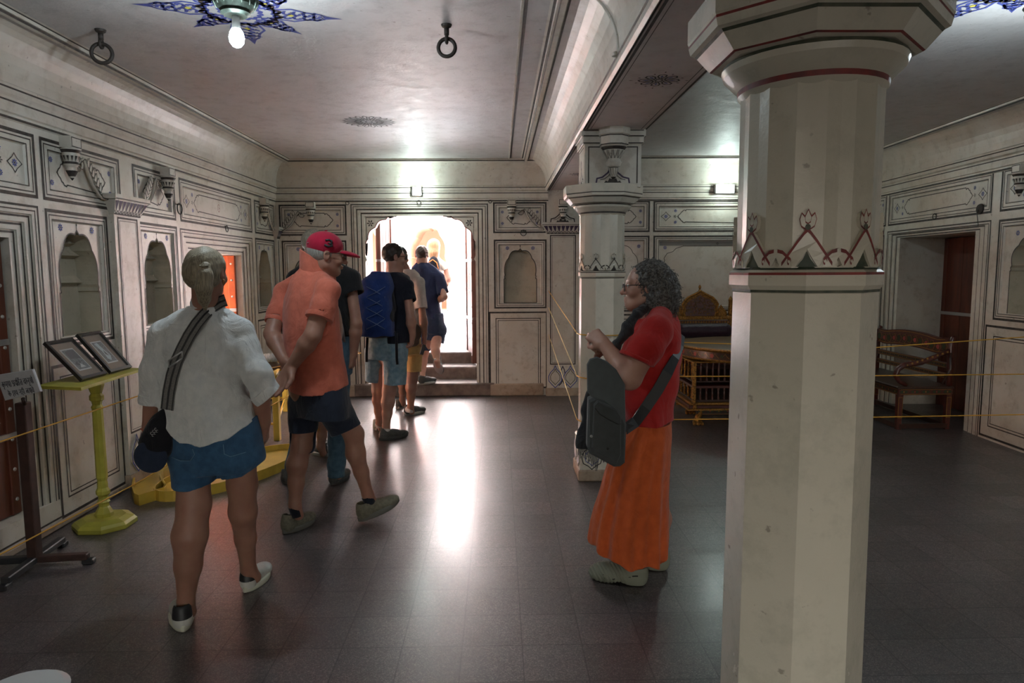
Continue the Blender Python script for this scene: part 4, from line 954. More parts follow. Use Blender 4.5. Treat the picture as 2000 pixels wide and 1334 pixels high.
    def wrinkle(s, amp, fx=18, seed=0, dirv=(1, .3, .5)):
        X = s.ax[0][:, None, None]; Y = s.ax[1][None, :, None]; Z = s.ax[2][None, None, :]; q = seed*1.7
        w1 = np.sin(fx*(X*dirv[0]+Y*dirv[1]+Z*dirv[2])+2.2*np.sin(9*Z+q)+1.6*np.sin(11*X-5*Y+q*2)); w2 = np.sin(fx*1.9*(Z*.8-X*.5)+2*np.sin(13*X+q)+q)
        s.F = (s.F-amp*(w1+.5*w2)*np.clip(1-np.abs(s.F)/.05, 0, 1)).astype(np.float32); return s
    def lumps(s, amp, f=60, seed=0):
        X = s.ax[0][:, None, None]; Y = s.ax[1][None, :, None]; Z = s.ax[2][None, None, :]; q = seed
        w = np.sin(f*X+2*np.sin(f*.6*Z+q))*np.sin(f*Y+2*np.sin(f*.7*X+q))*np.sin(f*Z+2*np.sin(f*.5*Y+q)); s.F = (s.F-amp*w).astype(np.float32); return s
    def net(s):
        F = s.F; I = F < 0
        n = F.shape; c = np.zeros((n[0]-1, n[1]-1, n[2]-1), np.int8)
        for i in (0, 1):
            for j in (0, 1):
                for k in (0, 1): c += I[i:n[0]-1+i, j:n[1]-1+j, k:n[2]-1+k]
        act = (c > 0) & (c < 8); ids = np.argwhere(act); idx = np.full(act.shape, -1, np.int32); idx[act] = np.arange(len(ids))
        cor = {}
        for i in (0, 1):
            for j in (0, 1):
                for k in (0, 1): cor[(i, j, k)] = F[ids[:, 0]+i, ids[:, 1]+j, ids[:, 2]+k]
        acc = np.zeros((len(ids), 3)); cnt = np.zeros(len(ids))
        for ax in range(3):
            o = [a for a in range(3) if a != ax]
            for p in (0, 1):
                for q in (0, 1):
                    A = [0, 0, 0]; A[o[0]] = p; A[o[1]] = q; B = list(A); B[ax] = 1
                    fa, fb = cor[tuple(A)], cor[tuple(B)]; m = (fa < 0) != (fb < 0); t = np.where(m, fa/(fa-fb+1e-12), 0)
                    pt = np.tile(np.array(A, float), (len(ids), 1)); pt[:, ax] += t; acc[m] += pt[m]; cnt[m] += 1
        V = s.lo+s.h*(ids+acc/np.maximum(cnt, 1)[:, None]); Q = []
        for ax in range(3):
            o = [a for a in range(3) if a != ax]
            sa = [slice(1, n[i]-1) for i in range(3)]; sb = list(sa); sa[ax] = slice(0, n[ax]-1); sb[ax] = slice(1, n[ax])
            A = I[tuple(sa)]; B = I[tuple(sb)]; E = np.argwhere(A != B)
            if not len(E): continue
            ins = A[E[:, 0], E[:, 1], E[:, 2]]; G = E+1; G[:, ax] -= 1
            def cell(d0, d1):
                H = G.copy(); H[:, o[0]] += d0; H[:, o[1]] += d1; return idx[H[:, 0], H[:, 1], H[:, 2]]
            q = np.stack([cell(-1, -1), cell(0, -1), cell(0, 0), cell(-1, 0)], 1)
            flip = ins if ax == 1 else ~ins
            q[flip] = q[flip][:, ::-1]; Q.append(q)
        Q = np.concatenate(Q) if Q else np.zeros((0, 4), int); Q = Q[(Q >= 0).all(1)]
        return V, Q
def mesh_from(name, V, Q, m, parent=None, xf=None, mats=None, mi=None):
    if xf is not None: R, t = xf; V = V @ np.array(R).T+np.array(t)
    me = bpy.data.meshes.new(name); nv, nq = len(V), len(Q)
    me.vertices.add(nv); me.vertices.foreach_set('co', V.astype(np.float32).ravel()); me.loops.add(nq*4); me.polygons.add(nq)
    me.loops.foreach_set('vertex_index', Q.astype(np.int32).ravel()); me.polygons.foreach_set('loop_start', np.arange(0, nq*4, 4, dtype=np.int32)); me.polygons.foreach_set('loop_total', np.full(nq, 4, np.int32))
    for q in (mats or [m]): me.materials.append(q)
    if mi is not None: me.polygons.foreach_set('material_index', mi.astype(np.int32))
    me.polygons.foreach_set('use_smooth', np.ones(nq, bool)); me.update(calc_edges=True); me.validate()
    o = bpy.data.objects.new(name, me); COL.objects.link(o)
    if parent is not None: o.parent = parent; o.matrix_parent_inverse = parent.matrix_world.inverted()
    return o
def grow(S, name, m, parent=None, xf=None): V, Q = S.net(); return mesh_from(name, V, Q, m, parent, xf)
def W3(px, py, Y): return onY(px, py, Y)
def yawR(yaw, pitch=0., roll=0.):
    """columns: side(right), forward, up; yaw 0 looks along +Y, positive turns towards +X; pitch up"""
    f = np.array([math.sin(yaw)*math.cos(pitch), math.cos(yaw)*math.cos(pitch), math.sin(pitch)]); r = np.array([math.cos(yaw), -math.sin(yaw), 0.]); u = np.cross(r, f)
    if roll: r, u = r*math.cos(roll)+u*math.sin(roll), u*math.cos(roll)-r*math.sin(roll)
    return np.stack([r, f, u], 1)
def head(S, c, R, s=1., k=.018, jaw=1., nose=1.):
    T = lambda x, y, z: np.array(c)+R@(np.array([x, y, z])*s)
    S.ell(T(0, -.012, .035), np.array([.074, .094, .083])*s, R, k)
    S.ell(T(0, .028, -.005), np.array([.066, .066, .075])*s, R, k)
    S.ell(T(0, .030, -.055), np.array([.050*jaw, .052, .050])*s, R, k)
    S.ell(T(0, .064, -.088), np.array([.022, .020, .018])*s, R, .02)
    S.cone(T(-.048, .0, -.055), T(-.015, .062, -.088), .020*s, .018*s, .025); S.cone(T(.048, .0, -.055), T(.015, .062, -.088), .020*s, .018*s, .025)
    S.cone(T(0, .086, .012), T(0, .108*nose, -.026), .007*s, .0125*s, .012); S.ell(T(.011, .098, -.030), np.array([.008, .010, .007])*s, R, .006); S.ell(T(-.011, .098, -.030), np.array([.008, .010, .007])*s, R, .006)
    S.cone(T(-.042, .074, .028), T(.042, .074, .028), .010*s, .010*s, .014)
    for e in (-1, 1):
        S.ell(T(e*.033, .090, .008), np.array([.015, .012, .010])*s, R, .008, op='s'); S.ell(T(e*.032, .078, .008), np.array([.013, .012, .011])*s, R, .003)
        S.ell(T(e*.040, .068, -.028), np.array([.02, .02, .018])*s, R, .02)
        S.ell(T(e*.077, -.008, -.002), np.array([.009, .019, .031])*s, R, .008); S.ell(T(e*.086, -.004, .002), np.array([.006, .010, .018])*s, R, .004, op='s')
    S.ell(T(0, .093, -.052), np.array([.022, .010, .006])*s, R, .006); S.ell(T(0, .091, -.063), np.array([.019, .010, .007])*s, R, .006)
    S.cone(T(-.024, .100, -.0575), T(.024, .100, -.0575), .0022, .0022, .002, op='s')
    return T
def eyes(T, R, s, parent, m1, m2):
    for e in (-1, 1):
        c = T(e*.032, .080, .008); f_ = R[:, 1]; mb = MB()
        mb.lathe([(.0105*s, 0), (.0095*s, .005), (.006*s, .009), (.0055*s, .0095), (.0025*s, .0105), (.0003, .0108)], m1, c=tuple(c+f_*.001), n=12, axis=tuple(f_), seg=[None, None, None, m2, m2]); mb.obj('eye', parent)
def hand(S, w, d, pn, side, curl=.5, s=1., spread=.12, thumb=.5, curls=None, k=.006):
    """w wrist, d finger direction, pn the way the palm faces, side +1 puts the thumb along d x pn"""
    w = np.array(w, float); d = np.array(d, float); d /= np.linalg.norm(d); pn = np.array(pn, float); pn -= d*(d@pn); pn /= np.linalg.norm(pn); t = np.cross(d, pn)*side
    B = lambda x, y, z: w+(t*x+d*y+pn*z)*s
    base = [(.030, .088), (.010, .094), (-.012, .090), (-.031, .080)]; L = [.072, .080, .074, .058]; rr = [.0095, .0098, .0093, .0082]
    S.cone(B(0, -.02, 0), B(0, .02, 0), .026*s, .028*s, .015, flat=(pn, .72))
    for i, (x, y) in enumerate(base):
        S.cone(B(x*.55, .015, 0), B(x, y, 0), .0165*s, .0125*s, .016)
    for i, (x, y) in enumerate(base):
        c = (curls[i] if curls else curl); p = B(x, y, 0); ang = .15+c*.7; sp = x*spread*12; seg = [.46, .30, .24]
        for j in range(3):
            dd = d*math.cos(ang)*math.cos(sp*.3)+pn*math.sin(ang)+t*math.sin(sp*.3)*math.cos(ang); q = p+dd*L[i]*seg[j]*s
            r0_, r1_ = rr[i]*(1-.07*j)*s, rr[i]*(1-.07*(j+1))*s; S.cone(p, q, r0_, r1_, k if j else .010); p = q; ang += c*(1.25 if j == 0 else .95)
    p = B(.020, .018, .004); q1 = B(.045+.012*(1-thumb), .050, .012+.02*thumb); q2 = B(.052+.015*(1-thumb), .078, .020+.028*thumb); q3 = B(.050+.02*(1-thumb)-.012*thumb, .100, .024+.034*thumb)
    S.cone(p, q1, .018*s, .0135*s, .014); S.cone(q1, q2, .0125*s, .011*s, .006); S.cone(q2, q3, .011*s, .0085*s, .005)
def arm(S, sh, el, wr, r=(.048, .042, .040, .027), k=.02):
    sh, el, wr = (np.array(p, float) for p in (sh, el, wr)); S.cone(sh, el, r[0], r[1], k); m_ = el+(wr-el)*.28; S.cone(el, m_, r[1]*.96, r[2]*1.04, k); S.cone(m_, wr, r[2]*1.04, r[3], k)
def leg(S, hip, kn, an, r=(.085, .056, .056, .034), k=.025, back=(0, -1, 0), foot=None):
    hip, kn, an = (np.array(p, float) for p in (hip, kn, an)); S.cone(hip, kn, r[0], r[1], k); b = np.array(back, float)
    m_ = kn+(an-kn)*.30+b*.016; m2 = kn+(an-kn)*.62+b*.008; S.cone(kn, m_, r[1]*.97, r[2], k); S.cone(m_, m2, r[2], r[2]*.76, k); S.cone(m2, an, r[2]*.76, r[3], k)
    if foot is not None:
        f_ = np.array(foot, float); S.cone(an, an+f_*.10-np.array([0, 0, .03]), r[3], .028, .03)
def fromfloor(h0, h1):
    d = np.array(h1[:2])-np.array(h0[:2]); return math.atan2(d[0], d[1])
SOLEW = mat('cream_rubber_sole', (.62, .61, .50), .6); 
def shoe(parent, heel, yaw, pitch=0., L=.28, w=1., m=None, sole=None, lace=None, heelm=None, low=False, roll=0.):
    """heel: floor point under the back of the heel"""
    R = yawR(yaw, pitch, roll); xf = (R, heel); k = L/.28; h = .0042
    w *= 1.12; S = Sdf((-.07, -.02, 0), (.07, L+.03, .15), h)
    S.ell((0, .052*k, .052), (.034*w, .052*k, .058), k=.02); S.ell((0, .12*k, .048), (.037*w, .075*k, .042), k=.02); S.ell((0, .205*k, .038), (.043*w, .078*k, .036), k=.02)
    S.cone((0, .045*k, .05), (0, .05*k, .092 if not low else .07), .034*w, .034*w, .015); S.cone((0, .085*k, .07), (0, .16*k, .05), .028*w, .03*w, .02)
    S.cone((0, .050*k, .055), (0, .058*k, .16), .026*w, .027*w, .004, op='s'); S.cone((0, .078*k, .086), (0, .09*k, .16), .022*w, .026*w, .004, op='s')
    S.cutz(lambda X, Y: 0*X+0*Y+.018, below=True)
    V, Q = S.net(); mi = None; mats = [m]
    if heelm is not None:
        c = V[Q].mean(1); mi = ((c[:, 1] < .075*k) & (c[:, 2] > .060)).astype(int); mats = [m, heelm]
    o = mesh_from('shoe', V, Q, m, parent, xf, mats=mats, mi=mi)
    mb = MB(); out = []
    for t in np.linspace(0, 2*PI, 40, endpoint=False):
        y = .5-.5*math.cos(t); x = math.sin(t); wd = (.036+.012*math.sin(y*PI*.95-.4))*w; out.append((x*wd/ max(.35, abs(math.sin(t))**.35) * (abs(math.sin(t))**.55 if True else 1), -.004*k+y*(L+.006)))
    z1 = .026; 
    def P(x, y, z): v = R@np.array([x, y, z]); return (heel[0]+v[0], heel[1]+v[1], heel[2]+v[2])
    rows = [(.94, 0.0), (1.0, .006), (1.03, .024), (.985, z1+.006)]; V_ = []
    for sc, z in rows:
        for x, y in out:
            lift = .012*max(0, (y/L-.75)/.25)**2+.006*max(0, (.12-y/L)/.12)
            V_.append(P(x*sc, L/2+(y-L/2)*(.985+.015*sc), z+lift*(1 if z < .02 else .4)))
    n = len(out); mb.add(V_, [(i*n+j, i*n+(j+1) % n, (i+1)*n+(j+1) % n, (i+1)*n+j) for i in range(3) for j in range(n)]+[tuple(range(n))[::-1], tuple(3*n+j for j in range(n))], sole or SOLEW, True)
    mb.obj('sole', o)
    if lace:
        mb = MB()
        for j in range(4):
            y = (.105+.022*j)*k; z = .088-.0085*j; mb.tube([P(-.020, y, z-.006), P(0, y+.006, z+.003), P(.020, y, z-.006)], .0028, lace, n=5)
        mb.tube([P(0, .10*k, .092), P(-.022, .088*k, .098), P(-.030, .10*k, .084), P(-.008, .105*k, .09)], .002, lace, n=5); mb.tube([P(0, .10*k, .092), P(.022, .088*k, .098), P(.030, .10*k, .084), P(.008, .105*k, .09)], .002, lace, n=5)
        mb.obj('laces', o)
    return o
def sections(rows, Y, yaw, a=None, b=None):
    """rows: (py, pxL, pxR[, known half size]) silhouette rows at depth Y; a or b (the other half axis) is given, the rest is solved from the outline"""
    out = []
    for r in rows:
        y_ = r[4] if len(r) > 4 and r[4] is not None else Y
        L_ = W3(r[1], r[0], y_); R_ = W3(r[2], r[0], y_); w = (R_[0]-L_[0])/2; c = (L_+R_)/2; kn = r[3] if len(r) > 3 and r[3] is not None else (a if a is not None else b)
        cs, sn = abs(math.cos(yaw)), abs(math.sin(yaw))
        if a is not None: A_ = kn; B_ = math.sqrt(max(1e-4, w*w-(A_*cs)**2))/max(sn, .2)
        else: B_ = kn; A_ = math.sqrt(max(1e-4, w*w-(B_*sn)**2))/max(cs, .2)
        out.append((c[2], c[0], c[1], max(A_, .03), max(B_, .03), yaw))
    return out
def hairmat(name, c, c2, sc=(220, 220, 12)): return mat(name, c, .5, c2=c2, vscale=1., stretch=sc, bump=.25, bscale=1.)
SKIN = mat('tanned_skin', (.36, .19, .13), .5, c2=(.30, .14, .10), vscale=14, sss=.1, fac=(.3, .7)); SKIN2 = mat('fair_skin', (.50, .29, .22), .5, c2=(.42, .22, .17), vscale=14, sss=.1, fac=(.3, .7))
EYEW = mat('eye_white', (.7, .68, .64), .2); EYED = mat('dark_iris', (.03, .02, .02), .1)
def cloth(name, c, var=.12, bump=.35, bscale=16, rough=.9, c2=None, weave=True):
    if name in MATS: return MATS[name]
    m = mat(name, c, rough, c2=c2 or tuple(x*(1-var) for x in c), vscale=26, bump=0, sheen=.15, spec=.25); nt = m.node_tree; b = nt.nodes['Principled BSDF']; L = nt.links.new
    g = N(nt, 'ShaderNodeNewGeometry'); n1 = N(nt, 'ShaderNodeTexNoise'); n1.inputs['Scale'].default_value = bscale; n1.inputs['Detail'].default_value = 3; n1.inputs['Distortion'].default_value = 1.1
    mp = N(nt, 'ShaderNodeMapping'); mp.inputs['Scale'].default_value = (1.2, 1.2, .75); L(g.outputs['Position'], mp.inputs[0]); L(mp.outputs[0], n1.inputs['Vector'])
    n2 = N(nt, 'ShaderNodeTexNoise'); n2.inputs['Scale'].default_value = 420; L(g.outputs['Position'], n2.inputs['Vector'])
    mm = N(nt, 'ShaderNodeMath', operation='MULTIPLY_ADD'); L(n2.outputs[0], mm.inputs[0]); mm.inputs[1].default_value = .10; L(n1.outputs[0], mm.inputs[2])
    bp = N(nt, 'ShaderNodeBump'); bp.inputs['Strength'].default_value = bump; bp.inputs['Distance'].default_value = .03; L(mm.outputs[0], bp.inputs['Height']); L(bp.outputs[0], b.inputs['Normal']); return m
def slab(mb, pts, th, m, dirv=(0, 1, 0), bev=.006):
    """thick plate: front outline in 3D, pushed back along dirv, with a chamfered rim"""
    P = [np.array(p, float) for p in pts]; c = sum(P)/len(P); d = np.array(dirv, float); d /= np.linalg.norm(d); n = len(P)
    rows = [[p+(c-p)/np.linalg.norm(c-p)*bev for p in P], [p+d*bev for p in P], [p+d*(th-bev) for p in P], [p+(c-p)/np.linalg.norm(c-p)*bev+d*th for p in P]]
    V = [q for r in rows for q in r]; mb.add(V, [(i*n+j, i*n+(j+1) % n, (i+1)*n+(j+1) % n, (i+1)*n+j) for i in range(3) for j in range(n)]+[tuple(range(n))[::-1], tuple(3*n+j for j in range(n))], m)
DENIM = cloth('blue_denim', (.045, .115, .22), bump=.25, c2=(.03, .08, .165)); DENIML = cloth('washed_denim', (.29, .44, .54), bump=.5, c2=(.19, .32, .43)); NAVY = cloth('navy_twill', (.020, .026, .045), bump=.3)
BLACKT = cloth('black_jersey', (.012, .012, .014), bump=.3); DKS = mat('dark_sole_rubber', (.05, .05, .048), .7); GREYS = mat('grey_green_suede', (.16, .145, .105), .85, var=.3, vscale=60); BLK = mat('matt_black', (.015, .015, .017), .5); WHT = mat('off_white_leather', (.62, .61, .56), .45, var=.12, vscale=20)
# ------------------------------------------------------------------ woman in white linen shirt, seen from behind
def woman_white():
    g0 = onZ(420, 1180); root = empty('person', (g0[0], g0[1], 0), 'woman with ponytail in white linen shirt and denim shorts, walking away in the left foreground', 'person')
    Y = 3.05; yaw = .05
    S = Sdf((-1.75, 2.55, 0), (-1.0, 3.5, 1.72), .0055)
    Rh = yawR(.12, -.05); T = head(S, W3(404, 533, 3.02), Rh, .95)
    S.cone(T(0, -.02, -.06), W3(403, 606, Y), .052, .06, .03)
    arm(S, W3(322, 652, Y), W3(305, 728, Y-.02), W3(291, 838, Y+.02), r=(.042, .042, .041, .029))
    hand(S, W3(290, 842, Y+.02), (-.02, .10, -1), (1, .1, 0), -1, curl=.5, s=.92)
    arm(S, W3(466, 652, Y), W3(505, 738, Y-.045), W3(516, 826, Y+.04), r=(.042, .040, .042, .030)); hand(S, W3(517, 826, Y+.06), (-.1, .15, -1), (-1, 0, 0), 1, curl=.3, s=.9)
    a1, a2 = W3(363, 1176, 2.95), W3(485, 1110, 3.27)
    leg(S, W3(374, 850, 3.05), W3(379, 985, 2.985), a1, r=(.08, .070, .073, .034)); leg(S, W3(464, 850, 3.10), W3(473, 945, 3.14), a2, r=(.08, .066, .062, .035))
    S.cone(a1, a1+np.array([0, .03, -.06]), .034, .03, .02); S.cone(a2, a2+np.array([.02, .03, -.06]), .034, .03, .02)
    S.ell(W3(415, 820, Y), (.16, .09, .14), k=.04); S.ell(W3(402, 700, Y), (.16, .11, .2), k=.05)
    grow(S, 'body', SKIN, root)
    # shirt
    WS = cloth('white_linen', (.74, .75, .75), bump=.9, bscale=10, c2=(.64, .66, .67))
    S = Sdf((-1.75, 2.7, .70), (-.98, 3.4, 1.46), .0048)
    rows = [(598, 372, 430, .055), (606, 356, 440, .075), (618, 333, 459, .10), (640, 318, 470, .125), (680, 320, 477, .14), (720, 320, 478, .145), (760, 318, 482, .15), (800, 320, 497, .16), (840, 321, 508, .165), (885, 322, 512, .165)]
    secs = sections(rows, Y, yaw, b=.14)
    S.chain([W3(360, 626, Y), W3(322, 652, Y), W3(306, 722, Y-.02), W3(302, 778, Y-.01), W3(301, 792, Y)], [.048, .062, .066, .060, .060], .02)
    S.chain([W3(440, 622, Y), W3(468, 650, Y), W3(502, 732, Y-.05), W3(519, 770, Y-.03), W3(526, 785, Y-.02)], [.046, .060, .064, .060, .058], .02)
    d1 = W3(301, 778, Y-.01)-W3(302, 722, Y-.02); S.cutplane(W3(301, 787, Y-.01), d1, .11); S.cone(W3(301, 774, Y-.01), W3(300, 800, Y), .048, .054, .0, op='s')
    d2 = np.array([.62, .2, -.76]); S.cutplane(W3(521, 775, Y-.04), d2, .11); S.cone(W3(517, 768, Y-.04), W3(530, 800, Y), .046, .052, .0, op='s')
    S.loft(secs, k=.018, fold=lambda th, Z, u, v: .004*np.sin(5*th+9*Z)+.006*np.sin(34*Z+3*np.sin(2*th+6*Z))*np.clip((1.25-Z)*3, 0, 1)*np.clip((np.abs(u)-.02)*8, .15, 1))
    S.wrinkle(.0036, 34, 1)
    hx = [W3(p, 850, 2.9)[0] for p in (315, 330, 350, 380, 410, 440, 470, 492, 506, 520)]; hz = [W3(400, q, 2.9)[2] for q in (838, 852, 864, 871, 869, 859, 842, 815, 792, 775)]
    S.cutz(lambda X, Y_: np.interp(X, hx, hz)+0*Y_+.004*np.sin(60*X))
    S.cone(W3(402, 585, Y-.01), W3(402, 612, Y), .048, .045, .01, op='s')
    o = grow(S, 'shirt', WS, root)
    # collar, yoke seam, rolled cuffs
    hxs, hzs = hx, hz
    mb = MB(); c = W3(402, 588, Y); mb.lathe([(.052, -.045), (.062, -.04), (.064, -.01), (.058, .012), (.054, .008), (.054, -.02)], WS, c=tuple(c), n=28, axis=(0, .18, 1)); mb.obj('collar', o)
    SE = np.array(sorted(secs))
    def backy(x, z, off=.006):
        cx_, cy_, a_, b_ = (np.interp(z, SE[:, 0], SE[:, j]) for j in (1, 2, 3, 4)); q = max(0, 1-((x-cx_)/a_)**2); return cy_-b_*math.sqrt(q)-off
    def onback(px, py, off=.006):
        p = W3(px, py, 2.93)
        for _ in range(3): y = backy(p[0], p[2], off); p = W3(px, py, y)
        return p
    mb = MB(); mb.tube([onback(x, 632+4*math.sin((x-330)/40), .003) for x in range(330, 470, 8)], .0022, WS, n=5); mb.tube([onback(401, y, .002) for y in range(634, 720, 10)], .002, WS, n=5); mb.obj('seam', o)
    for (p, d, r_) in ((W3(301, 781, Y-.01), d1, .061), (W3(520, 771, Y-.04), d2, .060)):
        mb = MB(); mb.lathe([(r_-.008, -.03), (r_+.002, -.028), (r_+.005, 0), (r_+.003, .012), (r_-.006, .014), (r_-.010, .0)], WS, c=tuple(p), n=26, axis=tuple(d/np.linalg.norm(d))); mb.obj('cuff', o)
    # shorts
    S = Sdf((-1.62, 2.7, .45), (-1.0, 3.4, .95), .0055)
    S.loft(sections([(790, 326, 500, .12), (830, 326, 508, .135), (870, 328, 514, .145), (900, 334, 518, .14), (915, 345, 505, .12)], Y, yaw, b=.14), k=.02)
    S.chain([W3(374, 880, 3.04), W3(379, 975, 2.99)], [.090, .086], .03); S.chain([W3(468, 880, 3.10), W3(477, 965, 3.12)], [.095, .110], .03)
    S.wrinkle(.0018, 34, 3)
    S.cutz(lambda X, Y_: np.interp(X, hx, hz)+.012+0*Y_, below=False)
    hx = [W3(p, 930, 3.0)[0] for p in (335, 380, 412, 424, 427, 470, 500, 530)]; hz = [W3(400, q, 2.97)[2] for q in (952, 954, 947, 944, 946, 938, 918, 894)]
    S.cutz(lambda X, Y_: np.interp(X, hx, hz)+0*Y_); S.cone(W3(380, 972, 2.99), W3(380, 990, 2.99), .070, .074, 0, op='s'); S.cone(W3(476, 910, 3.12), W3(477, 975, 3.12), .082, .088, 0, op='s')
    o = grow(S, 'shorts', DENIM, root)
    ST = mat('pale_blue_stitching', (.13, .24, .36), .8); mb = MB()
    S2 = np.array(sorted(sections([(790, 326, 500, .135), (830, 326, 508, .15), (870, 328, 514, .155), (900, 334, 518, .15), (915, 345, 505, .13)], Y, yaw, b=.15)))
    def onsh(px, py, off=.004):
        p = W3(px, py, 2.93)
        for _ in range(3):
            cx_, cy_, a_, b_ = (np.interp(p[2], S2[:, 0], S2[:, j]) for j in (1, 2, 3, 4)); q = max(0, 1-((p[0]-cx_)/a_)**2); p = W3(px, py, cy_-b_*math.sqrt(q)-off)
        return p
    for pk in ([(436, 868), (438, 887), (450, 892), (478, 884), (500, 873), (503, 855)], [(335, 893), (352, 900), (372, 900), (380, 888), (376, 877)]): mb = MB(); mb.tube([onsh(*q) for q in pk], .0016, ST, n=4); mb.obj('pocket_stitching', o)
    # hair
    HM = hairmat('ash_blonde_hair', (.34, .29, .20), (.16, .13, .09)); S = Sdf((-1.55, 2.7, 1.35), (-1.15, 3.25, 1.73), .0045)
    S.ell(T(0, -.016, .030), (.081, .096, .086), Rh, k=.01); S.ell(T(0, -.040, -.015), (.076, .070, .066), Rh, k=.03)
    S.ell(T(0, .080, -.04), (.075, .075, .10), Rh, k=.012, op='s')
    for e in (-1, 1): S.ell(T(e*.084, -.004, -.012), (.014, .026, .034), Rh, k=.004, op='s')
    kn = onY(402, 519, 2.905); S.chain([onY(402, 521, 2.905), W3(401, 538, 2.888), W3(398, 563, 2.885), W3(399, 585, 2.90), W3(401, 603, 2.91)], [.021, .031, .034, .025, .008], .008)
    S.wrinkle(.0010, 120, 2, (1, .1, .15)); o = grow(S, 'hair', HM, root)
    mb = MB(); mb.tube([kn+np.array([.016*math.cos(t), -.020+.012*math.sin(t), .004*math.sin(t)]) for t in np.linspace(0, 2*PI, 14, endpoint=False)], .0035, mat('brown_hair_tie', (.16, .13, .08), .7), n=6, closed=True); mb.obj('hair_tie', o)
    for e in (-1, 1):
        mb = MB(); mb.lathe([(.001, .007), (.006, .004), (.007, -.003), (.004, -.018), (.001, -.022)], mat('dark_gold', (.3, .14, .06), .3, metal=.8), c=tuple(T(e*.085, -.01, -.036)), n=10); mb.obj('earring', root)
    # shoes
    for h0, h1, e in (((359, 1237), (352, 1195), 0), ((478, 1160), (527, 1112), .0)):
        p0, p1 = onZ(*h0), onZ(*h1); y_ = fromfloor(p0, p1); shoe(root, (p0[0], p0[1], 0), y_, L=.255, m=WHT, sole=SOLEW, lace=WHT, heelm=BLK, pitch=.0)
    mb = MB(); mb.tube([W3(290, 838, Y+.02)+np.array([.031*math.cos(t), .031*math.sin(t), -.004*math.cos(t)]) for t in np.linspace(0, 2*PI, 20, endpoint=False)], .0018, mat('red_thread', (.5, .1, .06), .6), n=5, closed=True); mb.obj('bracelet', root)
    # shoulder bag strap and the cap hanging from it
    bag = empty('shoulder_bag', tuple(W3(335, 800, 2.95)), 'grey and black striped woven bag strap crossing the back of the white shirt', 'bag')
    line = [(441, 586), (430, 590), (415, 600), (400, 614), (385, 632), (370, 655), (357, 680), (345, 706), (336, 735), (330, 765), (326, 800)]
    c = [onback(x, y, .012+.016*max(0, (612-y)/26)) for x, y in line]; SG = mat('grey_woven_strap', (.22, .21, .20), .8, c2=(.12, .115, .11), vscale=1, stretch=(300, 300, 300)); mb = MB(); mk = MB()
    wv = [np.array([.0215, 0, .017])]*len(c)
    for k_, (o0, o1, mm, off) in enumerate(((-1, 1, SG, 0), (-.9, -.72, BLK, .0016), (-.14, .14, BLK, .0016), (.72, .9, BLK, .0016))):
        V = []
        for i, p in enumerate(c):
            t = c[min(i+1, len(c)-1)]-c[max(i-1, 0)]; t /= np.linalg.norm(t); nrm = np.array([0, -1., .1]); w_ = np.cross(t, nrm); w_ /= np.linalg.norm(w_); w_ *= .0275; n_ = np.array([0, -1, 0])*(off+.002)
            V += [p+w_*o0+n_, p+w_*o1+n_, p+w_*o1+n_+np.array([0, .004, 0]), p+w_*o0+n_+np.array([0, .004, 0])]
        mb.add(V, [(4*i+a, 4*i+(a+1) % 4, 4*i+4+(a+1) % 4, 4*i+4+a) for i in range(len(c)-1) for a in range(4)], mm, False)
    mb.obj('strap', bag); mb = MB(); q = onback(343, 702, .016)
    for z in (-.014, .014): mb.tube([q+np.array([-.03, 0, z-.02]), q+np.array([.03, 0, z+.02])], .004, STEEL, n=6)
    mb.tube([q+np.array([-.03, 0, -.034]), q+np.array([-.03, 0, -.006])], .004, STEEL, n=6); mb.tube([q+np.array([.03, 0, .034]), q+np.array([.03, 0, .006])], .004, STEEL, n=6); mb.obj('buckle', bag)
    mb = MB(); mb.bbox((-.13, -.05, -.12), (.13, .05, .10), BLK, .02, at=tuple(W3(352, 850, 3.30))); mb.obj('bag_body', bag)
    cap_ = empty('cap', tuple(W3(297, 870, 2.93)), 'navy cap hanging at the hip of the woman in white', 'cap'); CAPN = cloth('navy_cap_cotton', (.022, .032, .06), bump=.3); CAPK = cloth('black_cap_lining', (.010, .010, .014), bump=.4)
    S = Sdf((-1.65, 2.8, .62), (-1.30, 3.1, .98), .004)
    S.chain([W3(326, 800, 2.96), W3(312, 840, 2.95), W3(300, 868, 2.95)], [.018, .052, .062], .03, flat=((0, 1, 0), .55)); S.ell(W3(309, 872, 2.95), (.058, .035, .055), k=.03); S.wrinkle(.002, 50, 4); grow(S, 'crown', CAPK, cap_)
    S = Sdf((-1.65, 2.8, .55), (-1.30, 3.1, .85), .004); S.ell(W3(294, 892, 2.925), (.073, .016, .072), yawR(0, 0, .35), k=.01); S.ell(W3(299, 880, 2.955), (.060, .02, .06), k=.01, op='s'); grow(S, 'brim', CAPN, cap_)
    mb = MB(); WM = mat('white_thread', (.55, .55, .55), .8)
    for (x, y) in ((296, 846), (300, 842), (304, 838), (299, 850), (303, 846), (307, 842)):
        p = W3(x, y, 2.905); mb.tube([p+np.array([.004*math.cos(t), -.002, .005*math.sin(t)]) for t in np.linspace(.6, 5.4, 8)], .001, WM, n=4)
    mb.obj('embroidery', cap_)
woman_white()
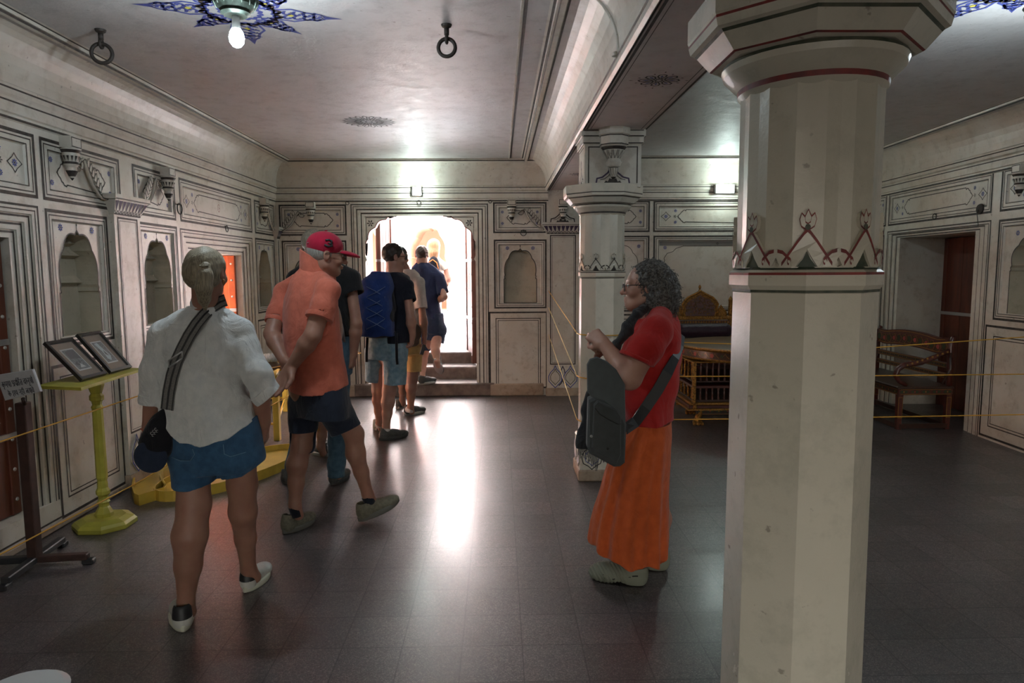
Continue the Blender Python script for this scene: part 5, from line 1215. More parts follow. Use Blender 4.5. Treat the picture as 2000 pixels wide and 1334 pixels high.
# ------------------------------------------------------------------ man in orange polo shirt and red cap
def man_polo():
    g0 = onZ(640, 1020); root = empty('person', (g0[0], g0[1], 0), 'man in orange polo shirt and red cap striding right with hands clasped behind him', 'person')
    Y = 4.05; yaw = .92
    S = Sdf((-1.5, 3.55, 0), (-.72, 4.5, 1.86), .006)
    Rh = yawR(1.18, -.12); T = head(S, W3(637, 499, 4.04), Rh, 1.02, jaw=1.06, nose=1.05)
    S.cone(T(0, -.015, -.05), W3(607, 545, 4.05), .060, .072, .03); S.cone(T(0, .03, -.085), W3(628, 545, 4.03), .034, .05, .03)
    w1 = W3(569, 716, 3.83); arm(S, W3(637, 572, 3.90), W3(611, 655, 3.80), w1, r=(.058, .047, .047, .031)); hand(S, w1, W3(548, 752, 3.80)-w1, (-.55, -.8, .1), -1, curls=[.10, .12, .2, .35], s=1.16, thumb=.0, spread=.34)
    w2 = W3(556, 706, 3.93); arm(S, W3(552, 575, 4.20), W3(531, 652, 4.06), w2, r=(.056, .046, .046, .031)); hand(S, w2, W3(578, 735, 3.86)-w2, (.3, -.7, -.5), 1, curls=[.65, .7, .75, .8], s=1.08, thumb=.4)
    a1 = W3(576, 985, 4.05); a2 = W3(718, 965, 4.22)
    leg(S, W3(598, 780, 4.12), W3(589, 872, 4.08), a1, r=(.075, .060, .060, .036), back=(-.8, -.6, 0)); leg(S, W3(645, 780, 4.05), W3(691, 848, 4.13), a2, r=(.078, .060, .058, .035), back=(-.8, -.6, 0))
    S.cone(a1, a1+np.array([.02, 0, -.07]), .034, .03, .02); S.cone(a2, a2+np.array([.03, .02, -.07]), .034, .03, .02)
    S.ell(W3(612, 640, Y), (.17, .14, .26), k=.03); S.ell(W3(620, 755, Y), (.17, .14, .14), k=.04)
    grow(S, 'body', SKIN, root); eyes(T, Rh, 1.02, root, EYEW, EYED)
    PO = cloth('coral_orange_pique', (.60, .16, .105), bump=.45, bscale=9, c2=(.52, .135, .085)); S = Sdf((-1.5, 3.6, .70), (-.78, 4.5, 1.62), .0052)
    rows = [(522, 592, 642, .09), (534, 580, 650, .11), (550, 566, 657, .125), (580, 551, 664, .14), (620, 546, 667, .15), (660, 547, 671, .16), (700, 549, 677, .165), (740, 554, 684, .165), (790, 558, 690, .165)]
    secs = sections(rows, Y, yaw, b=.15)
    S.chain([W3(626, 545, 3.97), W3(640, 568, 3.90), W3(631, 600, 3.85), W3(622, 632, 3.82)], [.045, .068, .068, .073], .02); S.chain([W3(580, 548, 4.15), W3(556, 572, 4.20), W3(542, 612, 4.14), W3(535, 640, 4.10)], [.045, .062, .058, .058], .02)
    d1 = W3(618, 640, 3.80)-W3(633, 590, 3.86); S.cutplane(W3(623, 622, 3.825), d1, .12); S.cone(W3(626, 612, 3.83), W3(614, 660, 3.79), .062, .066, 0, op='s')
    d2 = W3(533, 640, 4.08)-W3(544, 600, 4.15); S.cutplane(W3(537, 630, 4.11), d2, .10); S.cone(W3(538, 624, 4.11), W3(531, 660, 4.07), .052, .052, 0, op='s')
    S.loft(secs, k=.02, fold=lambda th, Z, u, v: .004*np.sin(4*th+6*Z)+.005*np.sin(22*Z+4*np.sin(2*th))*np.clip((1.2-Z)*2, 0, 1))
    S.wrinkle(.0022, 26, 6, (.8, -.4, .5))
    hx = [W3(p, 768, 3.95)[0] for p in (545, 560, 600, 640, 668, 676, 690)]; hz = [W3(600, q, 3.95)[2] for q in (762, 766, 769, 766, 758, 754, 752)]; S.cutz(lambda X, Y_: np.interp(X, hx, hz)+0*Y_)
    o = grow(S, 'polo_shirt', PO, root)
    # popped collar and sleeve bands
    S = Sdf((-1.3, 3.8, 1.45), (-.85, 4.3, 1.72), .0042); ca, cb = W3(606, 505, 4.04), W3(611, 540, 4.04)
    S.loft([(cb[2]-.03, cb[0]+.015, 4.05, .100, .092, yaw), (cb[2]+.04, cb[0]+.012, 4.05, .092, .088, yaw), (ca[2]+.0, ca[0]+.022, 4.055, .089, .086, yaw), (ca[2]+.06, ca[0]+.026, 4.055, .090, .087, yaw)])
    S.loft([(cb[2]-.08, cb[0]+.015, 4.05, .080, .075, yaw), (cb[2]+.05, cb[0]+.015, 4.05, .078, .074, yaw), (ca[2]+.12, ca[0]+.030, 4.055, .076, .074, yaw)], op='s', k=0)
    pc = W3(620, 512, 4.0); nn = np.array([.50, .1, .80]); S.cutplane(W3(622, 508, 4.05), nn); grow(S, 'collar', PO, o)
    for p, d, r_ in ((W3(623.5, 619, 3.83), d1, .0745), (W3(537.5, 627, 4.115), d2, .0595)):
        mb = MB(); mb.lathe([(r_, -.016), (r_+.003, -.014), (r_+.003, .0), (r_+.001, .010), (r_-.008, .010)], PO, c=tuple(p), n=26, axis=tuple(d/np.linalg.norm(d))); mb.obj('sleeve_band', o)
    # shorts
    S = Sdf((-1.4, 3.7, .50), (-.78, 4.5, .95), .006); pass
    S.chain([W3(594, 790, 4.12), W3(591, 872, 4.09)], [.098, .074], .04); S.chain([W3(648, 790, 4.03), W3(681, 850, 4.11)], [.105, .092], .04); S.wrinkle(.0025, 28, 8)
    S.cutplane(W3(592, 849, 4.0), (0, -.02, -1), .14); d = W3(681, 850, 4.11)-W3(655, 795, 4.02); S.cutplane(W3(675, 840, 4.1), (.38, 0, -.92), .14)
    S.cone(W3(592, 858, 4.09), W3(591, 880, 4.09), .062, .062, 0, op='s'); S.cone(W3(676, 836, 4.1), W3(690, 860, 4.13), .068, .078, 0, op='s'); S.loft(sections([(745, 562, 682, .14), (780, 562, 688, .145), (810, 566, 688, .13)], Y, yaw, b=.15), k=.04); S.cutz(lambda X, Y_: np.interp(X, hx, hz)+.012+0*Y_, below=False); grow(S, 'shorts', NAVY, root)
    # cap
    CR = cloth('crimson_cap_cotton', (.36, .008, .035), bump=.1); S = Sdf((-1.35, 3.8, 1.55), (-.8, 4.35, 1.88), .0042); Rc = yawR(1.18, -.16)
    S.ell(T(0, -.012, .052), (.088, .106, .086), Rc, k=.01); S.ell(T(0, -.012, .040), (.079, .097, .074), Rc, k=0, op='s'); S.cutplane(T(0, 0, .012), -Rc[:, 2]); grow(S, 'cap', CR, root)
    S = Sdf((-1.15, 3.7, 1.5), (-.7, 4.4, 1.88), .0042); S.ell(T(0, .115, .020), (.070, .080, .020), yawR(1.18, -.22), k=0); S.ell(T(0, .110, .004), (.075, .10, .020), yawR(1.18, -.22), k=0, op='s'); S.ell(T(0, -.012, .045), (.084, .100, .080), Rc, k=0, op='s'); cap_o = [c for c in root.children if c.name.startswith('cap')][-1]; grow(S, 'brim', CR, cap_o)
    def capp(az, el, off=.003): v = np.array([.088*math.cos(el)*math.sin(az), .106*math.cos(el)*math.cos(az), .086*math.sin(el)]); u_ = v/np.linalg.norm(v)*off; return T(0, -.012, .052)+Rc@(v+u_)
    mb = MB(); dg = [(-.13, .13), (0, .19), (.11, .13), (.10, .04), (0, .0), (.11, -.04), (.13, -.13), (0, -.2), (-.14, -.13)]
    mb.tube([capp(1.50-x_*1.5, .18+y_*1.15) for x_, y_ in dg], .0062, BLK, n=6, flat=None); mb.obj('cap_digit', cap_o)
    mb = MB(); mb.lathe([(.008, 0), (.008, .004), (.001, .006)], CR, c=tuple(T(0, -.012, .138)), n=10); mb.obj('cap_button', cap_o); mb = MB(); mb.tube([capp(2.75, .0+.02*j) for j in range(2)], .006, STEEL, n=6); mb.obj('cap_buckle', cap_o)
    # short grey hair, glasses
    GH = hairmat('short_grey_hair', (.34, .32, .29), (.2, .185, .165)); S = Sdf((-1.35, 3.8, 1.5), (-.8, 4.3, 1.85), .0045); S.ell(T(0, -.018, .020), (.079, .097, .082), Rh, k=.01); S.ell(T(0, .085, -.03), (.09, .085, .14), Rh, k=.01, op='s'); S.ell(T(0, -.04, -.10), (.09, .1, .055), Rh, k=.01, op='s')
    for e in (-1, 1): S.ell(T(e*.082, -.006, -.004), (.016, .024, .036), Rh, k=.004, op='s')
    grow(S, 'hair', GH, root)
    mb = MB(); GF = mat('dark_spectacle_frame', (.03, .02, .015), .3); GL = mat('spectacle_lens', (.7, .72, .72), .05, alpha=.18)
    for e in (-1, 1):
        mb.tube([T(e*.036+.024*math.cos(t), .103, .004+.017*math.sin(t)) for t in np.linspace(0, 2*PI, 20, endpoint=False)], .0016, GF, n=5, closed=True); mb.tube([T(e*.06, .101, .012), T(e*.078, .07, .016), T(e*.086, 0, .014), T(e*.084, -.02, .004)], .0018, GF, n=5)
    mb.tube([T(-.012, .104, .008), T(.012, .104, .008)], .0016, GF, n=5); g_ = mb.obj('glasses', root)
    for e in (-1, 1): mb = MB(); mb.add([T(e*.036+.023*math.cos(t), .103, .004+.016*math.sin(t)) for t in np.linspace(0, 2*PI, 16, endpoint=False)], [tuple(range(16))], GL); mb.obj('lens', g_)
    # socks, shoes
    SK = cloth('dark_navy_sock', (.008, .010, .018), bump=.1)
    for a_, q in ((a1, (.012, 0)), (a2, (.02, .01))):
        mb = MB(); mb.tube([a_+np.array([-.003, 0, -.012]), a_+np.array([q[0]*.4, q[1]*.4, -.04]), a_+np.array([q[0], q[1], -.075])], [.0375, .037, .037], SK, n=20); mb.obj('sock', root)
    p0, p1 = onZ(553, 1045), onZ(620, 1012); shoe(root, (p0[0], p0[1], 0), fromfloor(p0, p1), L=.275, m=GREYS, sole=mat('grey_sole_rubber', (.11, .105, .09), .8), w=1.05)
    p0 = onZ(702, 1021); p1 = onZ(790, 1004); shoe(root, (p0[0], p0[1], 0.004), fromfloor(p0, p1), pitch=.30, L=.285, m=GREYS, sole=MATS['grey_sole_rubber'], w=1.05)
man_polo()
# ------------------------------------------------------------------ woman in red shirt and orange skirt
def woman_red():
    Y = 3.34; yaw = -1.50; g0 = onZ(1245, 1120); root = empty('person', (g0[0], g0[1], 0), 'woman with curly grey hair in red shirt and orange skirt, standing by the far column', 'person')
    S = Sdf((.3, 2.95, 0), (1.0, 3.75, 1.72), .005)
    Rh = yawR(-1.48, -.03); T = head(S, W3(1259, 560, 3.33), Rh, .97, nose=1.04); S.ell(T(0, .055, -.085), (.04, .04, .03), Rh, k=.03)
    S.cone(T(0, -.02, -.05), W3(1282, 618, 3.33), .052, .07, .03); S.cone(T(0, .02, -.085), W3(1268, 618, 3.33), .04, .05, .03)
    w = W3(1180, 672, 3.17); arm(S, W3(1282, 645, 3.12), W3(1230, 738, 3.06), w, r=(.058, .054, .048, .028)); hand(S, w, W3(1160, 655, 3.22)-w, (.1, .95, -.2), 1, curls=[.75, .8, .85, .9], s=.92, thumb=.75)
    w = W3(1184, 682, 3.34); arm(S, W3(1270, 645, 3.54), W3(1226, 742, 3.52), w, r=(.055, .050, .045, .028)); hand(S, w, W3(1160, 668, 3.27)-w, (.1, -.95, -.2), -1, curls=[.8, .8, .85, .9], s=.92, thumb=.7)
    a1 = W3(1228, 1112, 3.41); a2 = W3(1289, 1088, 3.55); leg(S, W3(1262, 870, 3.32), W3(1250, 990, 3.38), a1, r=(.09, .06, .056, .037), back=(1, 0, 0)); leg(S, W3(1275, 870, 3.44), W3(1282, 980, 3.50), a2, r=(.09, .06, .056, .036), back=(1, 0, 0))
    for a_ in (a1, a2): S.cone(a_, a_+np.array([-.03, 0, -.05]), .036, .032, .02)
    S.ell(W3(1268, 730, Y), (.12, .16, .26), k=.04)
    grow(S, 'body', SKIN2, root); eyes(T, Rh, .97, root, EYEW, EYED)
    RD = cloth('red_jersey', (.44, .020, .018), bump=.5, bscale=8, c2=(.38, .016, .015)); S = Sdf((.3, 2.9, .70), (1.0, 3.75, 1.50), .005)
    S.chain([W3(1290, 622, 3.22), W3(1282, 648, 3.12), W3(1262, 680, 3.08), W3(1242, 712, 3.06)], [.06, .074, .076, .078], .02); S.chain([W3(1280, 622, 3.46), W3(1272, 650, 3.54), W3(1245, 705, 3.55)], [.06, .07, .07], .02)
    d1 = W3(1238, 718, 3.06)-W3(1268, 668, 3.10); d1 = np.array([-.42, -.1, -.9]); S.cutplane(W3(1242, 703, 3.06), d1, .13); S.cone(W3(1243, 712, 3.06), W3(1230, 735, 3.05), .060, .066, 0, op='s'); S.cutplane(W3(1248, 700, 3.55), d1, .13)
    rows = [(600, 1262, 1305, .07), (612, 1250, 1316, .10), (630, 1240, 1324, .14), (660, 1222, 1330, .17), (700, 1208, 1330, .17), (740, 1208, 1324, .17), (780, 1212, 1316, .18), (820, 1218, 1312, .19), (860, 1218, 1312, .20)]
    S.loft(sections(rows, Y, yaw, a=.17), k=.025, fold=lambda th, Z, u, v: .004*np.sin(6*th+8*Z)+.004*np.sin(24*Z+3*np.sin(2*th)))
    S.wrinkle(.0020, 24, 2, (.3, .8, .6)); hx = [W3(p, 838, 3.15)[0] for p in (1205, 1222, 1250, 1290, 1315)]; hz = [W3(1260, q, 3.15)[2] for q in (842, 838, 839, 836, 832)]; S.cutz(lambda X, Y_: np.interp(X, hx, hz)+0*Y_); S.cone(W3(1272, 590, 3.33), W3(1278, 616, 3.33), .060, .056, .01, op='s')
    o = grow(S, 'shirt', RD, root)
    mb = MB(); pc = W3(1242, 701, 3.062); mb.lathe([(.0775, -.012), (.080, -.010), (.080, .004), (.074, .005)], RD, c=tuple(pc), n=28, axis=tuple(d1/np.linalg.norm(d1))); mb.obj('sleeve_hem', o)
    # skirt with folds
    OR = cloth('burnt_orange_linen', (.60, .115, .030), bump=.45, bscale=11, c2=(.52, .095, .025)); S = Sdf((.25, 2.75, .10), (1.0, 3.95, .90), .0055)
    rows = [(820, 1221, 1310, .17), (850, 1212, 1309, .19), (900, 1190, 1306, .205), (960, 1172, 1303, .22), (1020, 1156, 1302, .23), (1100, 1146, 1301, .24)]
    zt = W3(1260, 820, Y)[2]
    S.loft(sections(rows, Y, yaw, a=.2), fold=lambda th, Z, u, v: np.clip((zt-Z)/.6, 0, 1)*(.011*np.sin(9*th+1.5*np.sin(3*th)+.6)+.006*np.sin(17*th+3*Z)))
    cx0 = W3(1222, 1060, Y)[0]
    S.cutz(lambda X, Y_: .150+.010*np.sin(9*np.arctan2(Y_-Y, X-cx0)+.6)+.07*np.clip((cx0-.01-X)/.2, 0, 1)); S.wrinkle(.0015, 30, 5, (.9, .6, .05))
    grow(S, 'skirt', OR, root)
    # curly grey hair
    HG = mat('curly_grey_hair', (.15, .14, .13), .55, c2=(.045, .04, .038), vscale=110, fac=(.4, .6)); S = Sdf((.5, 3.05, 1.28), (.95, 3.6, 1.72), .0042)
    S.ell(T(0, -.035, .045), (.092, .098, .088), Rh, k=.02); S.ell(T(0, -.085, -.03), (.115, .085, .095), Rh, k=.05); S.ell(T(0, -.065, -.095), (.112, .085, .075), Rh, k=.04)
    S.ell(T(0, .125, -.005), (.10, .105, .13), Rh, k=.012, op='s'); S.ell(T(0, .08, -.13), (.10, .09, .06), Rh, k=.01, op='s'); S.lumps(.006, 95, 1); S.lumps(.003, 190, 2)
    V, Q = S.net(); o = mesh_from('hair', V, Q, HG, root)
    cen = T(0, -.06, -.02); mb = MB(); rs = np.random.RandomState(3); ok = [v for v in V[rs.permutation(len(V))[:2600]] if (v-cen)@(v-cen) > .004]
    for v in ok[:760]:
        n_ = (v-cen)/np.linalg.norm(v-cen); a_ = np.cross(n_, rs.normal(size=3)); a_ /= np.linalg.norm(a_); b_ = np.cross(n_, a_); R_ = rs.uniform(.006, .013); st = rs.uniform(.3, .9); tt = np.linspace(0, rs.uniform(4, 9), 13); q0 = rs.uniform(0, 6)
        mb.tube([v+a_*R_*math.cos(t+q0)+b_*R_*math.sin(t+q0)*.7+n_*(.004*st*t-.003)+np.array([0, 0, -.0022*t]) for t in tt], [.0013]*12+[.0005], HG, n=4, cap=False)
    cl = mb.obj('curls', o); cl['kind'] = 'stuff'
    mb = MB(); GF = MATS['dark_spectacle_frame']; GL = MATS['spectacle_lens']
    for e in (-1, 1):
        mb.tube([T(e*.034+.024*math.cos(t), .104, .000+.020*math.sin(t)) for t in np.linspace(0, 2*PI, 20, endpoint=False)], .0019, GF, n=5, closed=True); mb.tube([T(e*.058, .102, .010), T(e*.074, .07, .012), T(e*.083, -.01, .010)], .0020, GF, n=5)
    mb.tube([T(-.010, .105, .006), T(.010, .105, .006)], .0018, GF, n=5); g_ = mb.obj('glasses', root)
    for e in (-1, 1): mb = MB(); mb.add([T(e*.034+.023*math.cos(t), .104, .000+.019*math.sin(t)) for t in np.linspace(0, 2*PI, 16, endpoint=False)], [tuple(range(16))], GL); mb.obj('lens', g_)
    # clogs
    CL = mat('sage_green_foam', (.215, .225, .175), .75); HOLE = mat('dark_vent', (.02, .02, .018), .9)
    for k_, (h0, h1) in enumerate((((1264, 1143), (1150, 1128)), ((1306, 1113), (1215, 1105)))):
        p0, p1 = onZ(*h0), onZ(*h1); yw = fromfloor(p0, p1); R = yawR(yw); t0 = np.array([p0[0], p0[1], 0.]); L_ = .285
        S = Sdf((-.08, -.03, 0), (.08, .32, .14), .004); S.ell((0, .06, .040), (.046, .065, .055), k=.02); S.ell((0, .17, .045), (.055, .105, .052), k=.04); S.ell((0, .235, .038), (.056, .062, .038), k=.03); S.ell((0, .05, .075), (.042, .055, .035), k=.02)
        S.ell((0, .065, .11), (.036, .055, .075), k=.01, op='s'); S.cutz(lambda X, Y_: 0*X+0*Y_+.002+.016*np.exp(-((Y_-.135)/.03)**2))
        Yg = S.ax[1][None, :, None]; Xg = S.ax[0][:, None, None]; Zg = S.ax[2][None, None, :]
        S.F = (S.F+.0022*np.sin(2*PI*(Yg*52-Zg*26+2.2*np.abs(Xg)*12))*(np.abs(S.F) < .02)*np.clip((Yg-.08)*20, 0, 1)).astype(np.float32); o = grow(S, 'clog', CL, root, (R, t0))
        mb = MB()
        for (y, z) in ((.215, .05), (.235, .044), (.20, .036), (.22, .032), (.16, .034), (.09, .05), (.055, .06)):
            for e in (-1,):
                v = R@np.array([e*(.0535 if y > .1 else .046), y, z]); mb.tube([t0+v-R@np.array([0, .006 if y > .1 else .014, -.002]), t0+v+R@np.array([0, .006 if y > .1 else .014, -.002])], .0032, HOLE, n=6)
        q_ = mb.obj('vent_holes', o); q_['kind'] = 'stuff'
    # scarf strip at the neck and hanging end
    SC_ = cloth('charcoal_scarf', (.035, .037, .042), bump=.5, bscale=30); sc_ = empty('scarf', tuple(W3(1150, 800, 3.25)), 'charcoal fringed scarf looped at the neck and hanging beside the bag', 'scarf')
    S = Sdf((.35, 2.9, 1.0), (.85, 3.5, 1.50), .0045); S.chain([W3(1262, 600, 3.24), W3(1244, 612, 3.19), W3(1226, 642, 3.16), W3(1205, 674, 3.17), W3(1198, 700, 3.2)], [.022, .024, .026, .024, .022], .015, flat=((.7, -.1, .7), .55)); S.wrinkle(.002, 60, 2, (1, .2, .6)); grow(S, 'neck_loop', SC_, sc_)
    S = Sdf((.32, 2.9, .55), (.62, 3.5, 1.15), .005); S.chain([W3(1166, 752, 3.2), W3(1152, 800, 3.2), W3(1147, 860, 3.19), W3(1143, 876, 3.19)], [.030, .038, .045, .045], .02, flat=((0, 1, 0), .5)); S.chain([W3(1160, 860, 3.22), W3(1163, 908, 3.22)], [.035, .03], .02, flat=((0, 1, 0), .5)); S.wrinkle(.0035, 60, 7, (1, .2, .1)); S.cutz(lambda X, Y_: W3(1150, 874, 3.2)[2]-.35*np.clip(X-W3(1150, 874, 3.2)[0], 0, .12)+0*Y_); grow(S, 'hanging_end', SC_, sc_)
    mb = MB()
    for k_ in range(26):
        x = 1130+k_*1.55; y0 = 872+max(0, (k_-8))*1.6; mb.tube([W3(x, y0-3, 3.19), W3(x-1, y0+8, 3.185), W3(x-2+2*math.sin(k_*3), y0+20+4*math.sin(k_*5), 3.19)], .0016, SC_, n=4)
    f_ = mb.obj('fringe', sc_); f_['kind'] = 'stuff'
    # messenger bag
    bag = empty('messenger_bag', tuple(W3(1190, 850, 3.02)), 'dark grey messenger bag with open flap carried by the woman in red', 'bag'); BG = cloth('slate_bag_canvas', (.080, .088, .093), bump=.12, bscale=40); BGF = cloth('grey_bag_flap', (.115, .132, .142), bump=.08, bscale=20)
    def Z_(pts, y0, ysl=0.): return [W3(x, y, y0+ysl*(x-1190)) for x, y in pts]
    mb = MB(); slab(mb, Z_([(1150, 782), (1162, 776), (1215, 800), (1224, 830), (1221, 905), (1212, 912), (1200, 913), (1152, 887), (1147, 875)], 3.0, .0002), .10, BG, (.05, 1, 0), .012); mb.obj('bag_body', bag)
    mb = MB(); slab(mb, Z_([(1160, 790), (1167, 783), (1206, 800), (1214, 812), (1213, 890), (1206, 905), (1160, 884), (1156, 876)], 2.985, .0002), .03, BG, (.05, 1, 0), .008); mb.tube(Z_([(1162, 797), (1170, 808), (1190, 820), (1206, 828), (1213, 828)], 2.984, .0002), .003, BLK, n=5); mb.obj('front_pocket', bag)
    mb = MB(); slab(mb, Z_([(1146, 712), (1152, 701), (1166, 697), (1186, 706), (1204, 722), (1221, 752), (1222, 830), (1205, 802), (1180, 784), (1156, 776), (1147, 766)], 2.965, .0003), .012, BGF, (.05, 1, 0), .005); mb.obj('flap', bag)
    for (x, y, yy) in ((1163, 706, 2.963), (1187, 876, 2.982), (1155, 852, 2.985)): mb = MB(); mb.lathe([(.0065, 0), (.0062, .003), (.003, .005), (.001, .004)], STEEL if x == 1155 else BLK, c=tuple(W3(x, y, yy)), n=12, axis=(0, -1, 0)); mb.obj('snap_button', bag)
    sp = [(1222, 838, 3.02), (1242, 824, 3.10), (1262, 796, 3.125), (1285, 762, 3.135), (1304, 728, 3.145), (1320, 698, 3.19), (1331, 675, 3.27), (1334, 655, 3.36)]; mb = MB(); P = [W3(*q) for q in sp]; wd = [.026]*5+[.02, .014, .012]; V = []
    for i, p in enumerate(P):
        t = P[min(i+1, 7)]-P[max(i-1, 0)]; t /= np.linalg.norm(t); w_ = np.cross(t, (0, -1, .0)); w_ /= np.linalg.norm(w_); w_ *= wd[i]; d_ = np.array([0, .006, 0]); V += [p+w_, p-w_, p-w_+d_, p+w_+d_]
    mb.add(V, [(4*i+a, 4*i+(a+1) % 4, 4*i+4+(a+1) % 4, 4*i+4+a) for i in range(7) for a in range(4)], BLK); mb.obj('strap', bag)
woman_red()
# ------------------------------------------------------------------ the group by the door
def walker(label, Y, yaw, hd, hyaw, hs, shirt, rows, b, sl, shorts, srows, slegs, legs, shoes, skin, hair, lo, hi, arms=(), h=.0075, hairfn=None, sleeve_cut=True, pitch=-.05, pants_name='shorts', zg=0., neck=None):
    g = W3(hd[0], 900, Y); root = empty('person', (g[0], Y, zg), label, 'person')
    S = Sdf(lo, hi, h); Rh = yawR(hyaw, pitch); T = head(S, W3(*hd), Rh, hs, k=.02); nb = W3(*neck); S.cone(T(0, -.018, -.05), nb, .053, .062, .03)
    for (s_, e_, w_, hdv, pn, sd) in arms: w3 = W3(*w_); arm(S, W3(*s_), W3(*e_), w3, r=(.040, .040, .042, .028)); hand(S, w3, hdv, pn, sd, curl=.6, s=.98)
    for (hp, kn, an, r) in legs: a_ = W3(*an); leg(S, W3(*hp), W3(*kn), a_, r=r); S.cone(a_, a_+np.array([.01, .02, -.06]), r[3], .03, .02)
    S.cone(nb, W3(*[(a+b)/2 for a, b in zip(legs[0][0], legs[-1][0])]), .07, .09, .04)
    grow(S, 'body', skin, root)
    S = Sdf((lo[0], lo[1], hi[2]-1.25), (hi[0], hi[1], hi[2]-.15), h*.85)
    for ch, rr in sl:
        P = [W3(*q) for q in ch]; S.chain(P, rr, .02); d = P[-1]-P[-2]; S.cutplane(P[-1], d, .12); S.cone(P[-1]-d*.2, P[-1]+d*.5, rr[-1]*.84, rr[-1]*.86, 0, op='s')
    S.loft(sections(rows, Y, yaw, b=b), k=.025, fold=lambda th, Z, u, v: .004*np.sin(5*th+9*Z)+.004*np.sin(28*Z+3*np.sin(2*th))); S.wrinkle(.002, 30, int(Y*7) % 9)
    S.cone(T(0, -.018, -.08)+np.array([0, 0, -.01]), nb+np.array([0, 0, .04]), .05, .052, .01, op='s'); so = grow(S, 'shirt', shirt, root)
    if srows:
        z0 = min(W3(q[0][-1][0], q[0][-1][1], q[0][-1][2])[2] for q in slegs)-.1; S = Sdf((lo[0], lo[1], z0), (hi[0], hi[1], z0+1.15), h*.85)
        for ch, rr in slegs:
            P = [W3(*q) for q in ch]; S.chain(P, rr, .03); d = P[-1]-P[-2]; d /= np.linalg.norm(d); S.cutplane(P[-1], d, .14); S.cone(P[-1]-d*.03, P[-1]+d*.06, rr[-1]*.86, rr[-1]*.86, 0, op='s')
        S.loft(sections(srows, Y, yaw, b=b), k=.04); S.wrinkle(.0022, 30, 3); grow(S, pants_name, shorts, root)
    S = Sdf(T(0, 0, 0)-.22, T(0, 0, 0)+.22, h*.75); hairfn(S, T, Rh, hs); grow(S, 'hair', hair, root)
    for sh in shoes:
        f0 = onZ(*sh['a'], sh.get('z', 0)); f1 = onZ(*sh['b'], sh.get('z', 0)); shoe(root, tuple(W3(*sh['h3'])) if 'h3' in sh else (f0[0], f0[1], sh.get('lift', 0)+sh.get('z', 0)), sh['yaw'] if 'yaw' in sh else fromfloor(f0, f1), pitch=sh.get('pitch', 0), m=sh['m'], sole=sh['s'], lace=sh.get('l'), L=sh.get('L', .285), w=1.05)
        if sh.get('sock'):
            mb = MB(); q = np.array(sh['sock'][0:3]); q = W3(*q); mb.tube([q, q+np.array([0, 0, -.05]), np.array([(q[0]+f0[0])/2, (q[1]+f0[1])/2+.03, sh.get('z', 0)+.07])], [.039, .038, .036], sh['sockm'], n=16); mb.obj('sock', root)
    return root, T, Rh
def hair_short(S, T, R, s, top=1.0, back=-.06):
    S.ell(T(0, -.016, .036), np.array([.082, .102, .090*top])*s, R, k=.01); S.ell(T(0, .10, -.035), np.array([.10, .095, .115])*s, R, k=.01, op='s'); S.ell(T(0, -.05, -.150), np.array([.10, .10, .07])*s, R, k=.01, op='s')
    for e in (-1, 1): S.ell(T(e*.084, -.006, -.006), (.018, .025, .034), R, k=.004, op='s')
    S.wrinkle(.0022, 110, 2, (.8, .5, .3))
BRH = hairmat('dark_brown_hair', (.050, .028, .020), (.02, .012, .01), (160, 160, 40)); GRH = hairmat('light_grey_hair', (.36, .32, .25), (.2, .17, .13), (160, 160, 40)); LBH = hairmat('reddish_brown_hair', (.10, .055, .045), (.05, .028, .022), (160, 160, 40)); BLH = hairmat('long_blonde_hair', (.45, .26, .14), (.26, .14, .07), (160, 160, 8))
WSOCK = cloth('white_sock', (.65, .63, .62), bump=.1); DGS = mat('dark_grey_trainer', (.085, .085, .08), .7, var=.4, vscale=70); LGS = mat('pale_grey_sole', (.33, .34, .32), .6)
JEAN = cloth('faded_jeans', (.065, .12, .17), bump=.35, c2=(.04, .08, .12)); KHAKI = cloth('mustard_shorts_cotton', (.52, .34, .13), bump=.3); NVT = cloth('navy_tee', (.028, .036, .095), bump=.35); CRM = cloth('cream_shirt_cotton', (.62, .56, .52), bump=.3); NVD = cloth('dark_navy_tee', (.014, .016, .028), bump=.35); WTT = cloth('white_tee', (.70, .66, .60), bump=.3)
